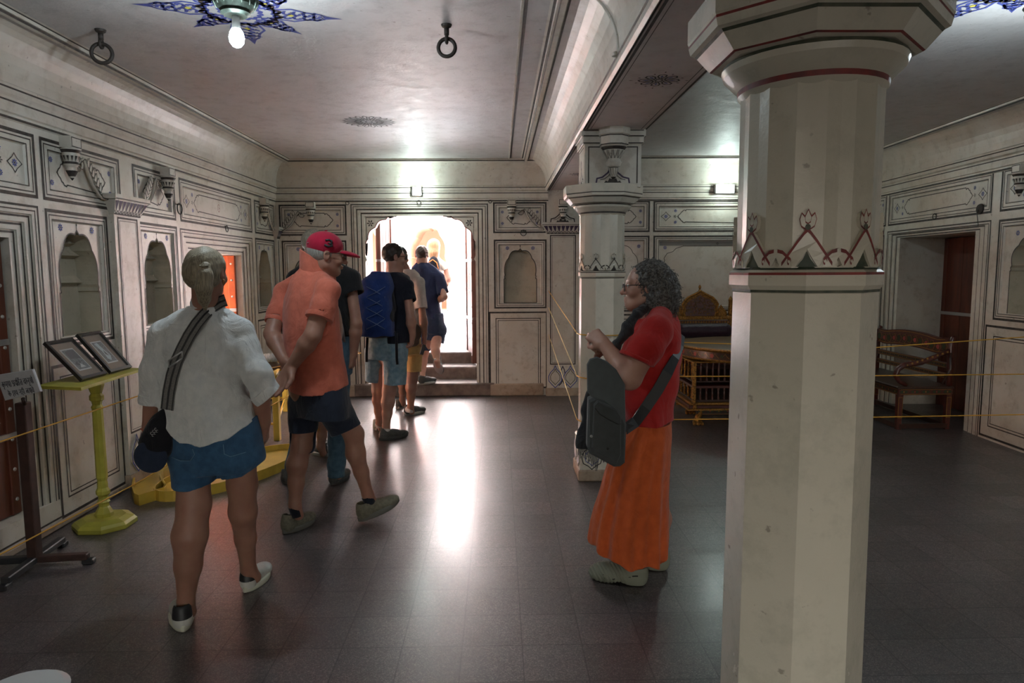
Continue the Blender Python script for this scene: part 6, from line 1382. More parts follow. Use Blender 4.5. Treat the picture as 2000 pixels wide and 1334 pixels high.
# man in black tee and jeans, mostly hidden by the man in the polo shirt
root, T, Rh = walker('grey-haired man in black shirt and jeans right behind the red-capped man', 5.0, .1, (613, 483, 5.0), -.15, 1.05, BLACKT,
    [(508, 600, 645, .09), (518, 585, 668, .11), (535, 575, 684, .13), (570, 580, 688, .15), (620, 582, 684, .155), (655, 584, 682, .16)], .15,
    [([(655, 525, 5.0), (684, 545, 4.98), (692, 574, 4.95)], [.06, .072, .072]), ([(605, 525, 5.0), (580, 545, 5.0), (572, 578, 5.0)], [.06, .07, .07])],
    JEAN, [(645, 590, 684, .155), (690, 592, 690, .16), (730, 598, 688, .15)],
    [([(655, 710, 5.0), (662, 800, 4.96), (657, 905, 4.95), (657, 930, 4.95)], [.105, .078, .062, .062]), ([(620, 710, 5.0), (600, 800, 5.05), (575, 905, 5.05), (571, 930, 5.05)], [.10, .075, .062, .062])],
    [((655, 700, 5.0), (660, 800, 4.96), (657, 915, 4.95), (.09, .05, .045, .034)), ((620, 700, 5.0), (600, 800, 5.05), (573, 915, 5.05), (.09, .05, .045, .034))],
    [dict(a=(648, 950), b=(676, 930), m=DGS, s=DKS), dict(a=(560, 948), b=(572, 905), m=DGS, s=DKS)], SKIN, GRH, (-1.7, 4.6, 0), (-.95, 5.4, 1.95),
    arms=[((684, 548, 4.98), (696, 632, 4.93), (690, 692, 4.96), (-.15, .1, -1), (-1, .2, 0), 1), ((580, 550, 5.0), (568, 640, 5.0), (580, 700, 5.1), (.1, .3, -1), (1, .2, 0), -1)], hairfn=lambda S, T, R, s: hair_short(S, T, R, s), neck=(625, 516, 5.0), pants_name='jeans')
mb = MB(); mb.tube([W3(638, 540, 4.86), W3(655, 590, 4.84), W3(668, 640, 4.86), W3(672, 668, 4.9)], .012, mat('grey_sling_strap', (.25, .22, .22), .8), n=8, flat=((0, 1, 0), .4)); o = mb.obj('strap'); sb = empty('sling_bag', tuple(W3(672, 668, 4.9)), 'small tan sling bag under the arm of the grey-haired man in black', 'bag'); o.parent = sb; o.matrix_parent_inverse = sb.matrix_world.inverted()
mb = MB(); mb.bbox((-.035, -.05, -.10), (.03, .05, .07), mat('tan_bag_cloth', (.30, .20, .12), .8), .015, at=tuple(W3(683, 622, 5.12))); mb.obj('bag_body', sb)
# person behind, of whom a bare calf and trainer show
walker('person in shorts almost hidden behind the group, only a bare calf and grey trainer showing', 5.75, 0, (628, 545, 5.75), 0, .93, BLACKT, [(565, 612, 645, .08), (578, 602, 656, .11), (600, 598, 660, .13), (650, 600, 658, .13), (690, 600, 658, .14)], .12, [([(648, 582, 5.75), (660, 595, 5.75), (662, 620, 5.75)], [.05, .055, .055])], NAVY, [(680, 600, 656, .14), (720, 600, 657, .14)], [([(618, 735, 5.75), (628, 790, 5.75)], [.09, .085]), ([(642, 735, 5.75), (645, 790, 5.75)], [.09, .085])],
    [((620, 730, 5.75), (632, 812, 5.75), (627, 873, 5.70), (.085, .052, .05, .032)), ((642, 730, 5.75), (650, 810, 5.8), (652, 868, 5.9), (.085, .052, .05, .032))], [dict(a=(640, 893), b=(615, 884), m=DGS, s=LGS, L=.26), dict(a=(652, 880), b=(654, 862), m=DGS, s=LGS, L=.26)], SKIN, BRH, (-1.75, 5.4, 0), (-1.15, 6.1, 1.65), hairfn=hair_short, neck=(628, 572, 5.75))
# man with the blue backpack
root, T, Rh = walker('man with blue backpack and light denim shorts, walking towards the door', 6.35, .15, (770, 503, 6.33), 1.15, 1.0, NVD,
    [(532, 758, 785, .08), (540, 745, 800, .10), (555, 738, 803, .12), (590, 737, 801, .14), (640, 735, 803, .15), (668, 736, 802, .155)], .13,
    [([(780, 545, 6.33), (794, 558, 6.30), (800, 588, 6.25)], [.05, .062, .066]), ([(750, 545, 6.38), (735, 560, 6.4), (728, 590, 6.4)], [.05, .06, .062])],
    DENIML, [(648, 716, 794, .15), (680, 714, 796, .16), (700, 716, 794, .15)], [([(734, 690, 6.42), (731, 744, 6.45)], [.105, .086]), ([(772, 690, 6.3), (771, 750, 6.3)], [.11, .105])],
    [((738, 690, 6.42), (738, 762, 6.45), (741, 826, 6.58), (.09, .056, .052, .033)), ((766, 690, 6.32), (760, 764, 6.3), (754, 833, 6.33), (.09, .062, .06, .035))],
    [dict(a=(741, 861), b=(790, 853), m=DGS, s=DKS, l=DKS, sock=(754, 828, 6.33), sockm=WSOCK, L=.30), dict(a=(736, 842), b=(746, 822), m=mat('grey_mesh_trainer', (.24, .25, .24), .7), s=LGS, lift=.0, sock=(741, 820, 6.58), sockm=WSOCK)], SKIN2, BRH, (-1.55, 5.9, 0), (-.65, 6.85, 1.92),
    arms=[((794, 560, 6.28), (802, 622, 6.2), (806, 655, 6.26), (-.15, .2, -1), (-1, .2, 0), 1), ((738, 560, 6.4), (722, 620, 6.4), (728, 650, 6.5), (.1, .3, -1), (1, .2, 0), -1)], hairfn=lambda S, T, R, s: hair_short(S, T, R, s, 1.08), neck=(770, 533, 6.35))
for e in (1,): mb = MB(); mb.tube([T(.058, .098, .012), T(.078, .07, .014), T(.086, 0, .012)], .003, MATS['dark_spectacle_frame'], n=5); mb.tube([T(.034+.026*math.cos(t), .104, .002+.018*math.sin(t)) for t in np.linspace(0, 2*PI, 14, endpoint=False)], .006, MATS['dark_spectacle_frame'], n=5, closed=True); mb.obj('sunglasses', root)
bp = empty('backpack', tuple(W3(735, 650, 6.1)), 'blue and black backpack with criss-cross cord on the man in denim shorts', 'backpack'); BPB = cloth('royal_blue_nylon', (.018, .045, .19), bump=.35, bscale=14); BPK = cloth('black_pack_nylon', (.012, .012, .018), bump=.3)
S = Sdf((-1.55, 5.8, .85), (-.80, 6.4, 1.65), .006); c0 = W3(736, 560, 6.13); S.loft([(W3(735, 656, 6.12)[2], W3(737, 650, 6.12)[0], 6.13, .145, .11, .2), (W3(735, 640, 6.12)[2], W3(735, 640, 6.12)[0], 6.13, .155, .12, .2), (W3(735, 580, 6.12)[2], W3(733, 580, 6.12)[0], 6.12, .155, .135, .2), (W3(735, 545, 6.12)[2], W3(738, 545, 6.12)[0], 6.14, .125, .11, .2), (W3(735, 531, 6.12)[2], W3(742, 531, 6.12)[0], 6.17, .075, .07, .2)], pw=2.8, k=.03); S.wrinkle(.006, 26, 3, (.8, .3, .8)); grow(S, 'pack_body', BPB, bp)
S = Sdf((-1.3, 5.8, .85), (-.80, 6.4, 1.55), .006); S.ell(W3(759, 617, 6.13), (.052, .10, .12), k=.02); S.cone(W3(757, 560, 6.16), W3(762, 600, 6.15), .045, .055, .03); S.ell(W3(738, 650, 6.17), (.16, .12, .05), k=.03); grow(S, 'side_pocket', BPK, bp)
CRD = mat('grey_blue_cord', (.12, .17, .32), .7); mb = MB(); yc = 5.978
for k_ in range(4):
    y0 = 560+k_*21; mb.tube([W3(716, y0, yc+.02), W3(735, y0+10, yc-.005), W3(752, y0+20, yc+.02)], .0035, CRD, n=4); mb.tube([W3(752, y0, yc+.02), W3(735, y0+11, yc-.007), W3(716, y0+20, yc+.02)], .0035, CRD, n=4)
q = mb.obj('cord', bp); mb = MB(); mb.bbox((-.006, -.008, -.02), (.006, .008, .02), WHT, .003, at=tuple(W3(757, 573, 6.05))); mb.obj('white_clip', bp)
for ch in ([(718, 652, 6.15), (716, 690, 6.13), (716, 707, 6.13)], [(774, 650, 6.15), (775, 700, 6.12), (776, 712, 6.12)]): mb = MB(); mb.tube([W3(*q) for q in ch], .012, BPK, n=6, flat=((0, 1, 0), .35)); mb.obj('hanging_strap', bp)
# man in cream shirt and mustard shorts, behind the backpacker
root, T, Rh = walker('man in cream shirt and mustard shorts walking just ahead of the backpacker', 7.35, .2, (781, 503, 7.35), .6, .98, CRM,
    [(526, 780, 808, .08), (534, 775, 818, .11), (550, 772, 824, .13), (600, 776, 826, .15), (640, 778, 822, .155)], .13, [([(806, 540, 7.33), (818, 552, 7.28), (823, 603, 7.22)], [.05, .062, .064])],
    KHAKI, [(660, 782, 822, .15), (690, 782, 824, .15)], [([(792, 690, 7.42), (790, 722, 7.42)], [.09, .085]), ([(808, 690, 7.35), (807, 726, 7.33)], [.095, .09])],
    [((808, 690, 7.35), (804, 740, 7.33), (802, 795, 7.36), (.09, .062, .058, .034)), ((790, 690, 7.45), (788, 738, 7.5), (786, 780, 7.7), (.09, .058, .052, .034))],
    [dict(a=(790, 812), b=(823, 806), m=DGS, s=LGS, sock=(802, 792, 7.36), sockm=WSOCK, l=DKS), dict(a=(779, 800), b=(786, 790), m=DGS, s=LGS)], SKIN, BRH, (-1.4, 7.0, 0), (-.7, 7.95, 1.85),
    arms=[((818, 556, 7.28), (826, 622, 7.2), (829, 655, 7.22), (.02, .2, -1), (-1, .2, 0), 1)], hairfn=hair_short, neck=(787, 527, 7.35), h=.008)
bg_ = empty('waist_bag', tuple(W3(810, 655, 7.2)), 'brown bag at the hip of the man in the cream shirt', 'bag'); S = Sdf((-1.1, 7.0, .6), (-.7, 7.4, 1.05), .007); S.ell(W3(809, 650, 7.2), (.075, .05, .10), k=.01); S.ell(W3(806, 668, 7.18), (.07, .05, .05), k=.02); grow(S, 'bag_body', cloth('brown_bag_cloth', (.10, .065, .045), bump=.4), bg_)
mb = MB(); mb.bbox((-.02, -.006, -.06), (.02, .006, .05), BLK, .004, rot=Matrix.Rotation(.3, 3, 'Y'), at=tuple(W3(826, 682, 7.14))); tag(mb.obj('phone'), 'black phone held low by the man in the cream shirt', 'phone')
# man in navy tee climbing the steps
root, T, Rh = walker('man in navy tee and navy shorts climbing the doorway steps', 8.72, .1, (824, 499, 8.72), .0, 1.0, NVT,
    [(513, 812, 836, .07), (520, 805, 848, .10), (535, 803, 860, .12), (560, 810, 858, .14), (590, 822, 858, .15), (622, 833, 864, .155)], .13, [([(848, 532, 8.7), (858, 542, 8.68), (866, 573, 8.62)], [.055, .068, .072]), ([(815, 530, 8.72), (808, 545, 8.74), (806, 572, 8.74)], [.05, .06, .06])],
    NAVY if False else cloth('navy_shorts_cotton', (.030, .045, .10), bump=.3), [(612, 832, 866, .15), (640, 831, 869, .155), (650, 831, 869, .15)], [([(836, 648, 8.75), (828, 682, 8.78)], [.10, .085]), ([(856, 645, 8.72), (851, 668, 8.70)], [.11, .105])],
    [((836, 645, 8.75), (828, 692, 8.76), (825, 737, 8.72), (.09, .056, .05, .034)), ((856, 645, 8.72), (850, 678, 8.60), (854, 706, 8.50), (.09, .058, .054, .034))],
    [dict(a=(818, 752), b=(836, 749), m=mat('dark_canvas_shoe', (.06, .06, .06), .8), s=LGS, z=.167), dict(a=(857, 722), b=(846, 716), m=MATS['dark_canvas_shoe'], s=mat('pink_grey_sole', (.42, .36, .35), .7), h3=(849, 703, 8.46), pitch=-.88, yaw=.3)], SKIN2, LBH, (-1.3, 8.3, .1), (-.6, 9.1, 1.95),
    arms=[((858, 545, 8.68), (868, 580, 8.55), (850, 590, 8.80), (-.5, .6, .1), (0, 0, -1), 1)], hairfn=hair_short, neck=(824, 518, 8.72), h=.008, zg=.165)
# blonde woman stepping out into the court
def hair_long(S, T, R, s):
    S.ell(T(0, -.02, .035), (.092, .11, .095), R, k=.01); S.chain([T(0, -.05, 0), T(0, -.07, -.08), T(.01, -.07, -.17)], [.085, .085, .055], .03, flat=(R[:, 1], .7)); S.ell(T(0, .11, -.03), (.09, .09, .12), R, k=.01, op='s')
root, T, Rh = walker('blonde woman in white top out in the bright court beyond the doorway', 9.95, .1, (848, 484, 9.95), .15, 1.0, WTT,
    [(503, 840, 858, .06), (510, 834, 868, .09), (530, 835, 866, .11), (560, 838, 862, .12), (600, 838, 862, .13)], .11, [([(862, 515, 9.93), (869, 520, 9.9), (872, 528, 9.88)], [.045, .05, .05])], cloth('light_trousers', (.5, .45, .38)), [(585, 838, 862, .13), (620, 837, 862, .14)], [([(845, 620, 9.95), (845, 662, 9.95)], [.08, .07]), ([(856, 620, 9.95), (856, 662, 9.95)], [.08, .07])],
    [((845, 620, 9.95), (845, 650, 9.95), (845, 672, 9.98), (.07, .05, .05, .034)), ((856, 620, 9.95), (856, 650, 9.95), (856, 672, 9.95), (.07, .05, .05, .034))], [dict(a=(842, 678), b=(845, 674), m=WHT, s=SOLEW, z=.478, L=.24), dict(a=(854, 679), b=(856, 675), m=WHT, s=SOLEW, z=.478, L=.24)], SKIN2, BLH, (-1.25, 9.55, .47), (-.55, 10.3, 2.1),
    arms=[((870, 522, 9.9), (877, 545, 9.85), (873, 556, 9.9), (-.2, .6, .4), (0, 0, 1), 1)], hairfn=hair_long, neck=(849, 506, 9.95), h=.009, pants_name='trousers', zg=.476)
d_ = empty('daypack', tuple(W3(846, 525, 9.8)), 'small black backpack with orange trim on the blonde woman', 'backpack'); S = Sdf((-1.1, 9.6, 1.35), (-.75, 10.0, 1.85), .008); S.ell(W3(847, 520, 9.80), (.085, .06, .14), k=.01); grow(S, 'pack_body', BPK, d_)
mb = MB(); mb.tube([W3(838, 512, 9.735), W3(845, 507, 9.73), W3(853, 513, 9.735), W3(856, 525, 9.74)], .008, mat('orange_trim', (.7, .2, .03), .6), n=6); mb.obj('orange_trim', d_)
# ================================================================== THINGS ON THE FLOOR
YEL = mat('yellow_enamel_paint', (.46, .43, .06), .5, c2=(.38, .34, .05), vscale=12, bump=.1, bscale=40); YEW = mat('warm_yellow_paint', (.58, .38, .05), .5, var=.15, vscale=10)
FRM = mat('black_picture_frame', (.014, .012, .011), .35, var=.4, vscale=90); MNT = mat('brown_card_mount', (.19, .14, .10), .8); 
# yellow display stand with octagonal foot and turned post
x, y = -2.485, 4.20; st = empty('display_stand', (x, y, 0), 'yellow painted stand with turned post and octagonal foot against the left wall', 'stand')
mb = MB(); prism(mb, x, y, [(.175, 0), (.18, .004), (.18, .028), (.165, .045), (.12, .062)], 8, PI/8, m=YEL); mb.obj('foot', st)
mb = MB(); pr = [(.050, .06), (.052, .085), (.034, .12), (.030, .125), (.030, .145), (.038, .155), (.030, .165), (.028, .19), (.040, .205), (.040, .225), (.030, .245), (.030, .27), (.027, .29), (.033, .31), (.030, .74), (.034, .755), (.026, .77), (.030, .79), (.040, .80), (.040, .825), (.030, .84), (.034, .85), (.046, .89), (.046, .925)]
mb.lathe(pr, YEL, c=(x, y, 0), n=8, ph=PI/8, smooth=False); mb.obj('post', st)
mb = MB(); T4 = [(-2.63, 3.88), (-2.33, 3.80), (-2.385, 4.58), (-2.68, 4.62)]; z0, z1 = .925, .942
mb.add([(a, b, z0) for a, b in T4]+[(a, b, z1) for a, b in T4], [(3, 2, 1, 0), (4, 5, 6, 7)]+[(i, (i+1) % 4, 4+(i+1) % 4, 4+i) for i in range(4)], YEL); mb.obj('shelf', st)
def picture(bl, br, tr, tl, label, kind):
    P = [np.array(q, float) for q in (bl, br, tr, tl)]; root = empty('picture_frame', tuple(P[0]), label, 'picture frame', 'framed pictures on the yellow stand')
    u = P[1]-P[0]; v = P[3]-P[0]; n = np.cross(u, v); n /= np.linalg.norm(n)
    if n[0] < 0: n = -n
    f = lambda a, b, o=0.: tuple(P[0]+u*a+v*b+n*o); LU, LV = np.linalg.norm(u), np.linalg.norm(v); wu, wv = .020/LU, .020/LV
    mb = MB()
    for (a0, b0, a1, b1) in ((0, 0, 1, wv), (0, 1-wv, 1, 1), (0, wv, wu, 1-wv), (1-wu, wv, 1, 1-wv)):
        V = [f(a, b, o) for o in (-.010, .010) for a, b in ((a0, b0), (a1, b0), (a1, b1), (a0, b1))]; mb.add(V, [(0, 3, 2, 1), (4, 5, 6, 7)]+[(i, (i+1) % 4, 4+(i+1) % 4, 4+i) for i in range(4)], FRM)
    V = [f(a, b, o) for o in (-.010, -.006) for a, b in ((.02, .02), (.98, .02), (.98, .98), (.02, .98))]; mb.add(V, [(0, 3, 2, 1), (4, 5, 6, 7)]+[(i, (i+1) % 4, 4+(i+1) % 4, 4+i) for i in range(4)], FRM); mb.obj('frame', root)
    mb = MB(); mb.quad(f(wu, wv, -.004), f(1-wu, wv, -.004), f(1-wu, 1-wv, -.004), f(wu, 1-wv, -.004), MNT); mb.obj('mount', root)
    mb = MB(); PG = mat('old_photo_paper', (.42, .42, .40), .6); a0, a1, b0, b1 = .26, .74, .22, .78
    mb.quad(f(a0, b0, -.002), f(a1, b0, -.002), f(a1, b1, -.002), f(a0, b1, -.002), PG); g = lambda a, b, o: f(a0+(a1-a0)*a, b0+(b1-b0)*b, o)
    PD = mat('grey_print_tone_dark', (.06, .06, .06), .6); PM = mat('grey_print_tone_mid', (.18, .19, .19), .6, var=.6, vscale=90)
    def pl(pts, m_, o): mb.add([g(a, b, o) for a, b in pts], [tuple(range(len(pts)))], m_)
    pl([(.06, .05), (.94, .05), (.94, .95), (.06, .95)], PM, -.001)
    if kind == 0: pl([(.15, .55), (.9, .5), (.9, .9), (.5, .93), (.15, .85)], PD, 0); pl([(.3, .12), (.5, .3), (.7, .12)], PG, 0); pl([(.1, .3), (.4, .42), (.38, .2)], PD, 0); pl([(.45, .3), (.6, .5), (.65, .35)], PD, .0003)
    else: pl([(.2, .9), (.35, .5), (.3, .2), (.5, .1), (.75, .3), (.6, .6), (.5, .92)], mat('pale_print_tone', (.30, .36, .38), .6), 0); pl([(.4, .4), (.5, .6), (.62, .3)], PD, .0003)
    mb.obj('print', root)
    mb = MB(); mb.quad(f(wu, wv, .004), f(1-wu, wv, .004), f(1-wu, 1-wv, .004), f(wu, 1-wv, .004), mat('picture_glass', (1, 1, 1), .03, alpha=.08, spec=.8)); mb.obj('glass', root)
picture((-2.44, 3.985, .953), (-2.44, 4.245, .953), (-2.64, 4.255, 1.175), (-2.64, 3.985, 1.175), 'dark framed old photograph leaning on the yellow stand, nearer the sign', 0)
picture((-2.44, 4.285, .953), (-2.44, 4.53, .953), (-2.635, 4.54, 1.195), (-2.635, 4.285, 1.195), 'dark framed pale print leaning on the yellow stand, nearer the white-shirted woman', 1)
# sign on a post
sp = onZ(70, 1106); sx, sy = sp[0], sp[1]; sg = empty('sign_post', (sx, sy, 0), 'dark wooden post with a white notice in Hindi, at the left edge', 'sign')
POST = mat('dark_brown_post', (.050, .020, .014), .6, var=.4, vscale=20); mb = MB(); mb.bbox((sx-.027, sy-.027, .05), (sx+.027, sy+.027, .90), POST, .004); mb.obj('post', sg)
for k in range(4):
    a = .1+k*PI/2; R_ = Matrix.Rotation(a, 3, 'Z'); mb = MB(); mb.bbox((.01, -.022, .025), (.27, .022, .06), BLK if k else POST, .005, rot=R_, at=(sx, sy, 0)); mb.bbox((.24, -.022, 0), (.30, .022, .03), BLK, .006, rot=R_, at=(sx, sy, 0)); mb.obj('foot', sg)
yb = sy-.06; C_ = [W3(-9, 733, yb), W3(64, 721, yb-.005), W3(80, 765, yb-.005), W3(9, 783, yb)]
mb = MB(); slab(mb, [C_[0], C_[1], C_[2], C_[3]], .018, mat('white_card', (.48, .48, .50), .6, var=.1, vscale=20), (0, 1, 0), .004); mb.tube([W3(45, 778, yb+.02), W3(48, 790, yb+.04)], .01, POST, n=6); bd = mb.obj('notice_board', sg)
u = C_[1]-C_[0]; v = C_[3]-C_[0]; INK = mat('black_ink', (.012, .012, .02), .7)
def glyphs(mb, base, rows):
    """hand-lettered Devanagari: strokes in a unit box, x right, y down from the head line"""
    ox, oy, sx_, sy_ = base; fn = lambda a, b: tuple(C_[0]+u*a+v*b+np.array([0, -.0015, 0])); X = ox
    for g_ in rows:
        w_ = g_[0]
        for s_ in g_[1]: ribbon(mb, [(X+q[0]*sx_, oy+q[1]*sy_) for q in s_], .016, lambda a, b: tuple(C_[0]+u*(a)+v*(b)+np.array([0, -.0016, 0])), INK)
        X += w_*sx_
# widths in box units; u spans the board width 1, v the board height 1 (ribbon width is in u units)
bar = lambda w: [(0, 0), (w, 0)]
KA = (1.0, [bar(1), [(.5, 0), (.5, 1)], [(.5, .45), (.25, .25), (.08, .5), (.25, .72), (.5, .5)], [(.5, .5), (.75, .3), (.92, .5), (.85, .75)]])
KRI = (1.0, KA[1]+[[(.5, 1), (.35, 1.15), (.6, 1.3)]])
PA = (.8, [bar(.8), [(.15, 0), (.15, .45), (.4, .6), (.62, .5)], [(.62, 0), (.62, 1)]])
YA = (.8, [bar(.8), [(.12, 0), (.3, .2), (.12, .45), (.35, .68), (.62, .55)], [(.62, 0), (.62, 1)]])
AA = (.35, [bar(.35), [(.2, 0), (.2, 1)]])
PRA = (.8, PA[1]+[[(.62, .65), (.2, 1)]])
DA = (.65, [bar(.65), [(.4, 0), (.4, .25), (.15, .45), (.3, .72), (.55, .6), (.5, .85), (.6, 1)]])
SHI = (1.1, [bar(1.1), [(.1, 1), (.1, 0), (.3, -.35), (.8, -.3), (.9, 0)], [(.35, 0), (.3, .3), (.5, .45), (.3, .7), (.45, .95)], [(.75, 0), (.75, 1)], [(.55, .3), (.75, .35)], [(.85, -.1), (1.0, -.35), (1.1, -.2)]])
TA = (.75, [bar(.75), [(.55, 0), (.55, 1)], [(.55, .4), (.25, .4), (.12, .65), (.25, .95)]])
VA = (.8, [bar(.8), [(.6, 0), (.6, 1)], [(.6, .3), (.25, .25), (.12, .55), (.3, .8), (.6, .6)]])
STU = (1.2, [bar(1.2), [(.12, 0), (.3, .25), (.1, .5), (.3, .85)], [(.3, .5), (.5, .5)], [(.5, .35), (.65, .55), (.95, .45)], [(.95, 0), (.95, 1), (.75, 1.2), (.95, 1.35), (1.15, 1.2)]])
OM = (1.1, [bar(1.1), [(.1, .1), (.35, .15), (.2, .4), (.4, .65), (.15, .85)], [(.35, .4), (.6, .4)], [(.65, 0), (.65, 1)], [(.95, 0), (.95, 1)], [(.95, 0), (.75, -.35)], [(1.05, -.45), (1.08, -.42)]])
KE = (1.0, KA[1]+[[(.5, 0), (.2, -.35)]])
HAA = (1.0, [bar(1.0), [(.35, 0), (.35, .2), (.12, .35), (.45, .45), (.5, .65), (.25, .7), (.2, .95), (.4, 1.15)], [(.8, 0), (.8, 1)]])
THA = (.85, [bar(.85), [(.1, .05), (.25, .2), (.15, .45), (.35, .7), (.65, .55)], [(.35, .2), (.3, .35)], [(.65, 0), (.65, 1)]])
NA = (.8, [bar(.8), [(.6, 0), (.6, 1)], [(.6, .45), (.15, .45)], [(.2, .4), (.15, .6)]])
HIN = (1.1, [bar(1.1), [(.35, 0), (.35, .2), (.12, .35), (.45, .45), (.5, .65), (.25, .7), (.2, .95), (.4, 1.15)], [(.85, 1), (.85, 0), (.65, -.35), (.4, -.2), (.5, 0)], [(.95, -.45), (.99, -.42)]])
LA = (.95, [bar(.95), [(.75, 0), (.75, 1)], [(.75, .5), (.5, .3), (.42, .6), (.5, .8)], [(.42, .5), (.25, .3), (.1, .55), (.22, .85)]])
GAA = (1.0, [bar(1.0), [(.3, 0), (.3, .7), (.15, .85)], [(.6, 0), (.6, 1)], [(.9, 0), (.9, 1)]])
VEN = (.8, VA[1]+[[(.6, 0), (.3, -.35)], [(.5, -.45), (.54, -.42)]])
SPC = (.4, [])
mb = MB(); glyphs(mb, (.08, .30, .082, .22), [KRI, PA, YA, AA, SPC, PRA, DA, SHI, TA, SPC, VA, STU, OM]); glyphs(mb, (.16, .68, .080, .19), [KE, SPC, HAA, THA, SPC, NA, HIN, SPC, LA, GAA, VEN]); q = mb.obj('lettering', bd)
# yellow trays on the floor
def tray(pts, label, hb, hr, m, rim=.012):
    P = [tuple(onZ(a, b)[:2]) for a, b in pts]; n = len(P); c = np.mean(P, 0); root = empty('floor_tray', (c[0], c[1], 0), label, 'tray', 'yellow wooden trays on the floor')
    # orient anticlockwise
    ar = sum(P[i][0]*P[(i+1) % n][1]-P[(i+1) % n][0]*P[i][1] for i in range(n))
    if ar < 0: P = P[::-1]
    Q = []
    for i in range(n):
        d = np.array(P[(i+1) % n])-np.array(P[i-1]); d /= np.linalg.norm(d); Q.append((P[i][0]-d[1]*rim, P[i][1]+d[0]*rim))
    fz_ = lambda z: (lambda a, b: (a, b, z))
    mb = MB(); mb.loopwall(P, fz_(0), fz_(hr), m); mb.loopwall(Q, fz_(hb), fz_(hr), m)
    mb.add([(a, b, hr) for a, b in P]+[(a, b, hr) for a, b in Q], [(i, (i+1) % n, n+(i+1) % n, n+i) for i in range(n)], m); mb.obj('rim', root); mb = MB(); mb.poly(Q, [], fz_(hb), m); mb.obj('tray_floor', root); return root
th = np.linspace(0, 2*PI, 40, endpoint=False); cxy = onZ(432, 925)
def el(cx, cy, a, b, rot, t): x_, y_ = a*math.cos(t), b*math.sin(t); return (cx+x_*math.cos(rot)-y_*math.sin(rot), cy+x_*math.sin(rot)+y_*math.cos(rot))
E1 = [P_ for P_ in [el(-2.08, 5.28, .30, .70, -.42, t) for t in th]]
def px_of(p): 
    d = np.array([p[0], p[1], 0.])-CO; z = d@cf; return (1000+F_PX*(d@cr)/z, 667-F_PX*(d@cu)/z)
tray([px_of(q) for q in E1], 'large oval yellow wooden tray on the floor behind the woman in white', .03, .075, YEW)
tray([(262, 948), (258, 968), (263, 984), (272, 988), (322, 972), (326, 966), (320, 956), (316, 946), (320, 936), (334, 926), (352, 918), (372, 912), (382, 900), (370, 893), (340, 892), (310, 900), (285, 918), (270, 932)], 'small curved yellow wooden trough by the foot of the left wall', .03, .075, YEW)
# low yellow table along the left wall with a whisk lying on it
tb = empty('side_table', (-2.25, 6.9, 0), 'low yellow wooden table beyond the striding man, against the left wall', 'table')
A, B_, Cq, D = np.array([-2.10, 6.36]), np.array([-2.44, 7.72]), np.array([-2.68, 7.66]), np.array([-2.47, 6.30])
for p in (A, B_, Cq, D): mb = MB(); mb.bbox((p[0]-.028, p[1]-.028, 0), (p[0]+.028, p[1]+.028, .62), YEW, .004); mb.obj('leg', tb)
mb = MB(); T_ = [D, A, B_, Cq]; e_ = .04; cc = sum(T_)/4; T_ = [p+(p-cc)/np.linalg.norm(p-cc)*e_ for p in T_]
mb.add([(*p, .60) for p in T_]+[(*p, .63) for p in T_], [(3, 2, 1, 0), (4, 5, 6, 7)]+[(i, (i+1) % 4, 4+(i+1) % 4, 4+i) for i in range(4)], YEW); mb.obj('table_top', tb)
for a_, b_ in ((A, D), (A, B_), (B_, Cq)):
    for z in (.16, .48): mb = MB(); mb.tube([(*a_, z), (*b_, z)], .014, YEW, n=4); mb.obj('rail', tb)
wk = empty('whisk', tuple(W3(530, 735, 6.6)), 'pale bristle fly whisk with brown handle standing on the yellow table', 'whisk'); BRS = mat('pale_bristles', (.62, .65, .66), .7); c = W3(529, 722, 6.50); c[2] = .715; S = Sdf(c-.2, c+.2, .007); S.ell(c+np.array([0, 0, -.02]), (.075, .075, .055), k=.01); S.cone(c+np.array([.05, 0, -.02]), c+np.array([.14, 0, -.04]), .02, .03, .02); grow(S, 'handle', mat('brown_handle_wood', (.16, .08, .04), .5), wk)
mb = MB(); rs = np.random.RandomState(8)
for k in range(240):
    d = rs.normal(size=3); d[2] = abs(d[2])+.25; d /= np.linalg.norm(d); b0 = c+np.array([d[0]*.07, d[1]*.07, .02]); mb.tube([b0, b0+d*.045, b0+d*.075+np.array([0, 0, .004])], [.0034, .0028, .0012], BRS, n=4, cap=False)
q = mb.obj('bristles', wk); q['kind'] = 'stuff'
# ================================================================== RIGHT BAY FURNITURE
RWD = mat('red_brown_lacquer', (.11, .024, .016), .35, c2=(.06, .016, .012), vscale=30, coat=.3); DWD = mat('dark_lacquer', (.030, .014, .010), .35, c2=(.055, .02, .012), vscale=40, coat=.3); GLD = mat('gilt_carving', (.42, .20, .035), .40, metal=.55, c2=(.16, .07, .015), vscale=70, bump=.6, bscale=140, fac=(.4, .6)); GRN = mat('dark_green_leaf_paint', (.030, .045, .018), .5); ROS = mat('rose_paint', (.35, .06, .05), .5); GLDL = mat('gold_line_paint', (.38, .20, .05), .4, metal=.3)
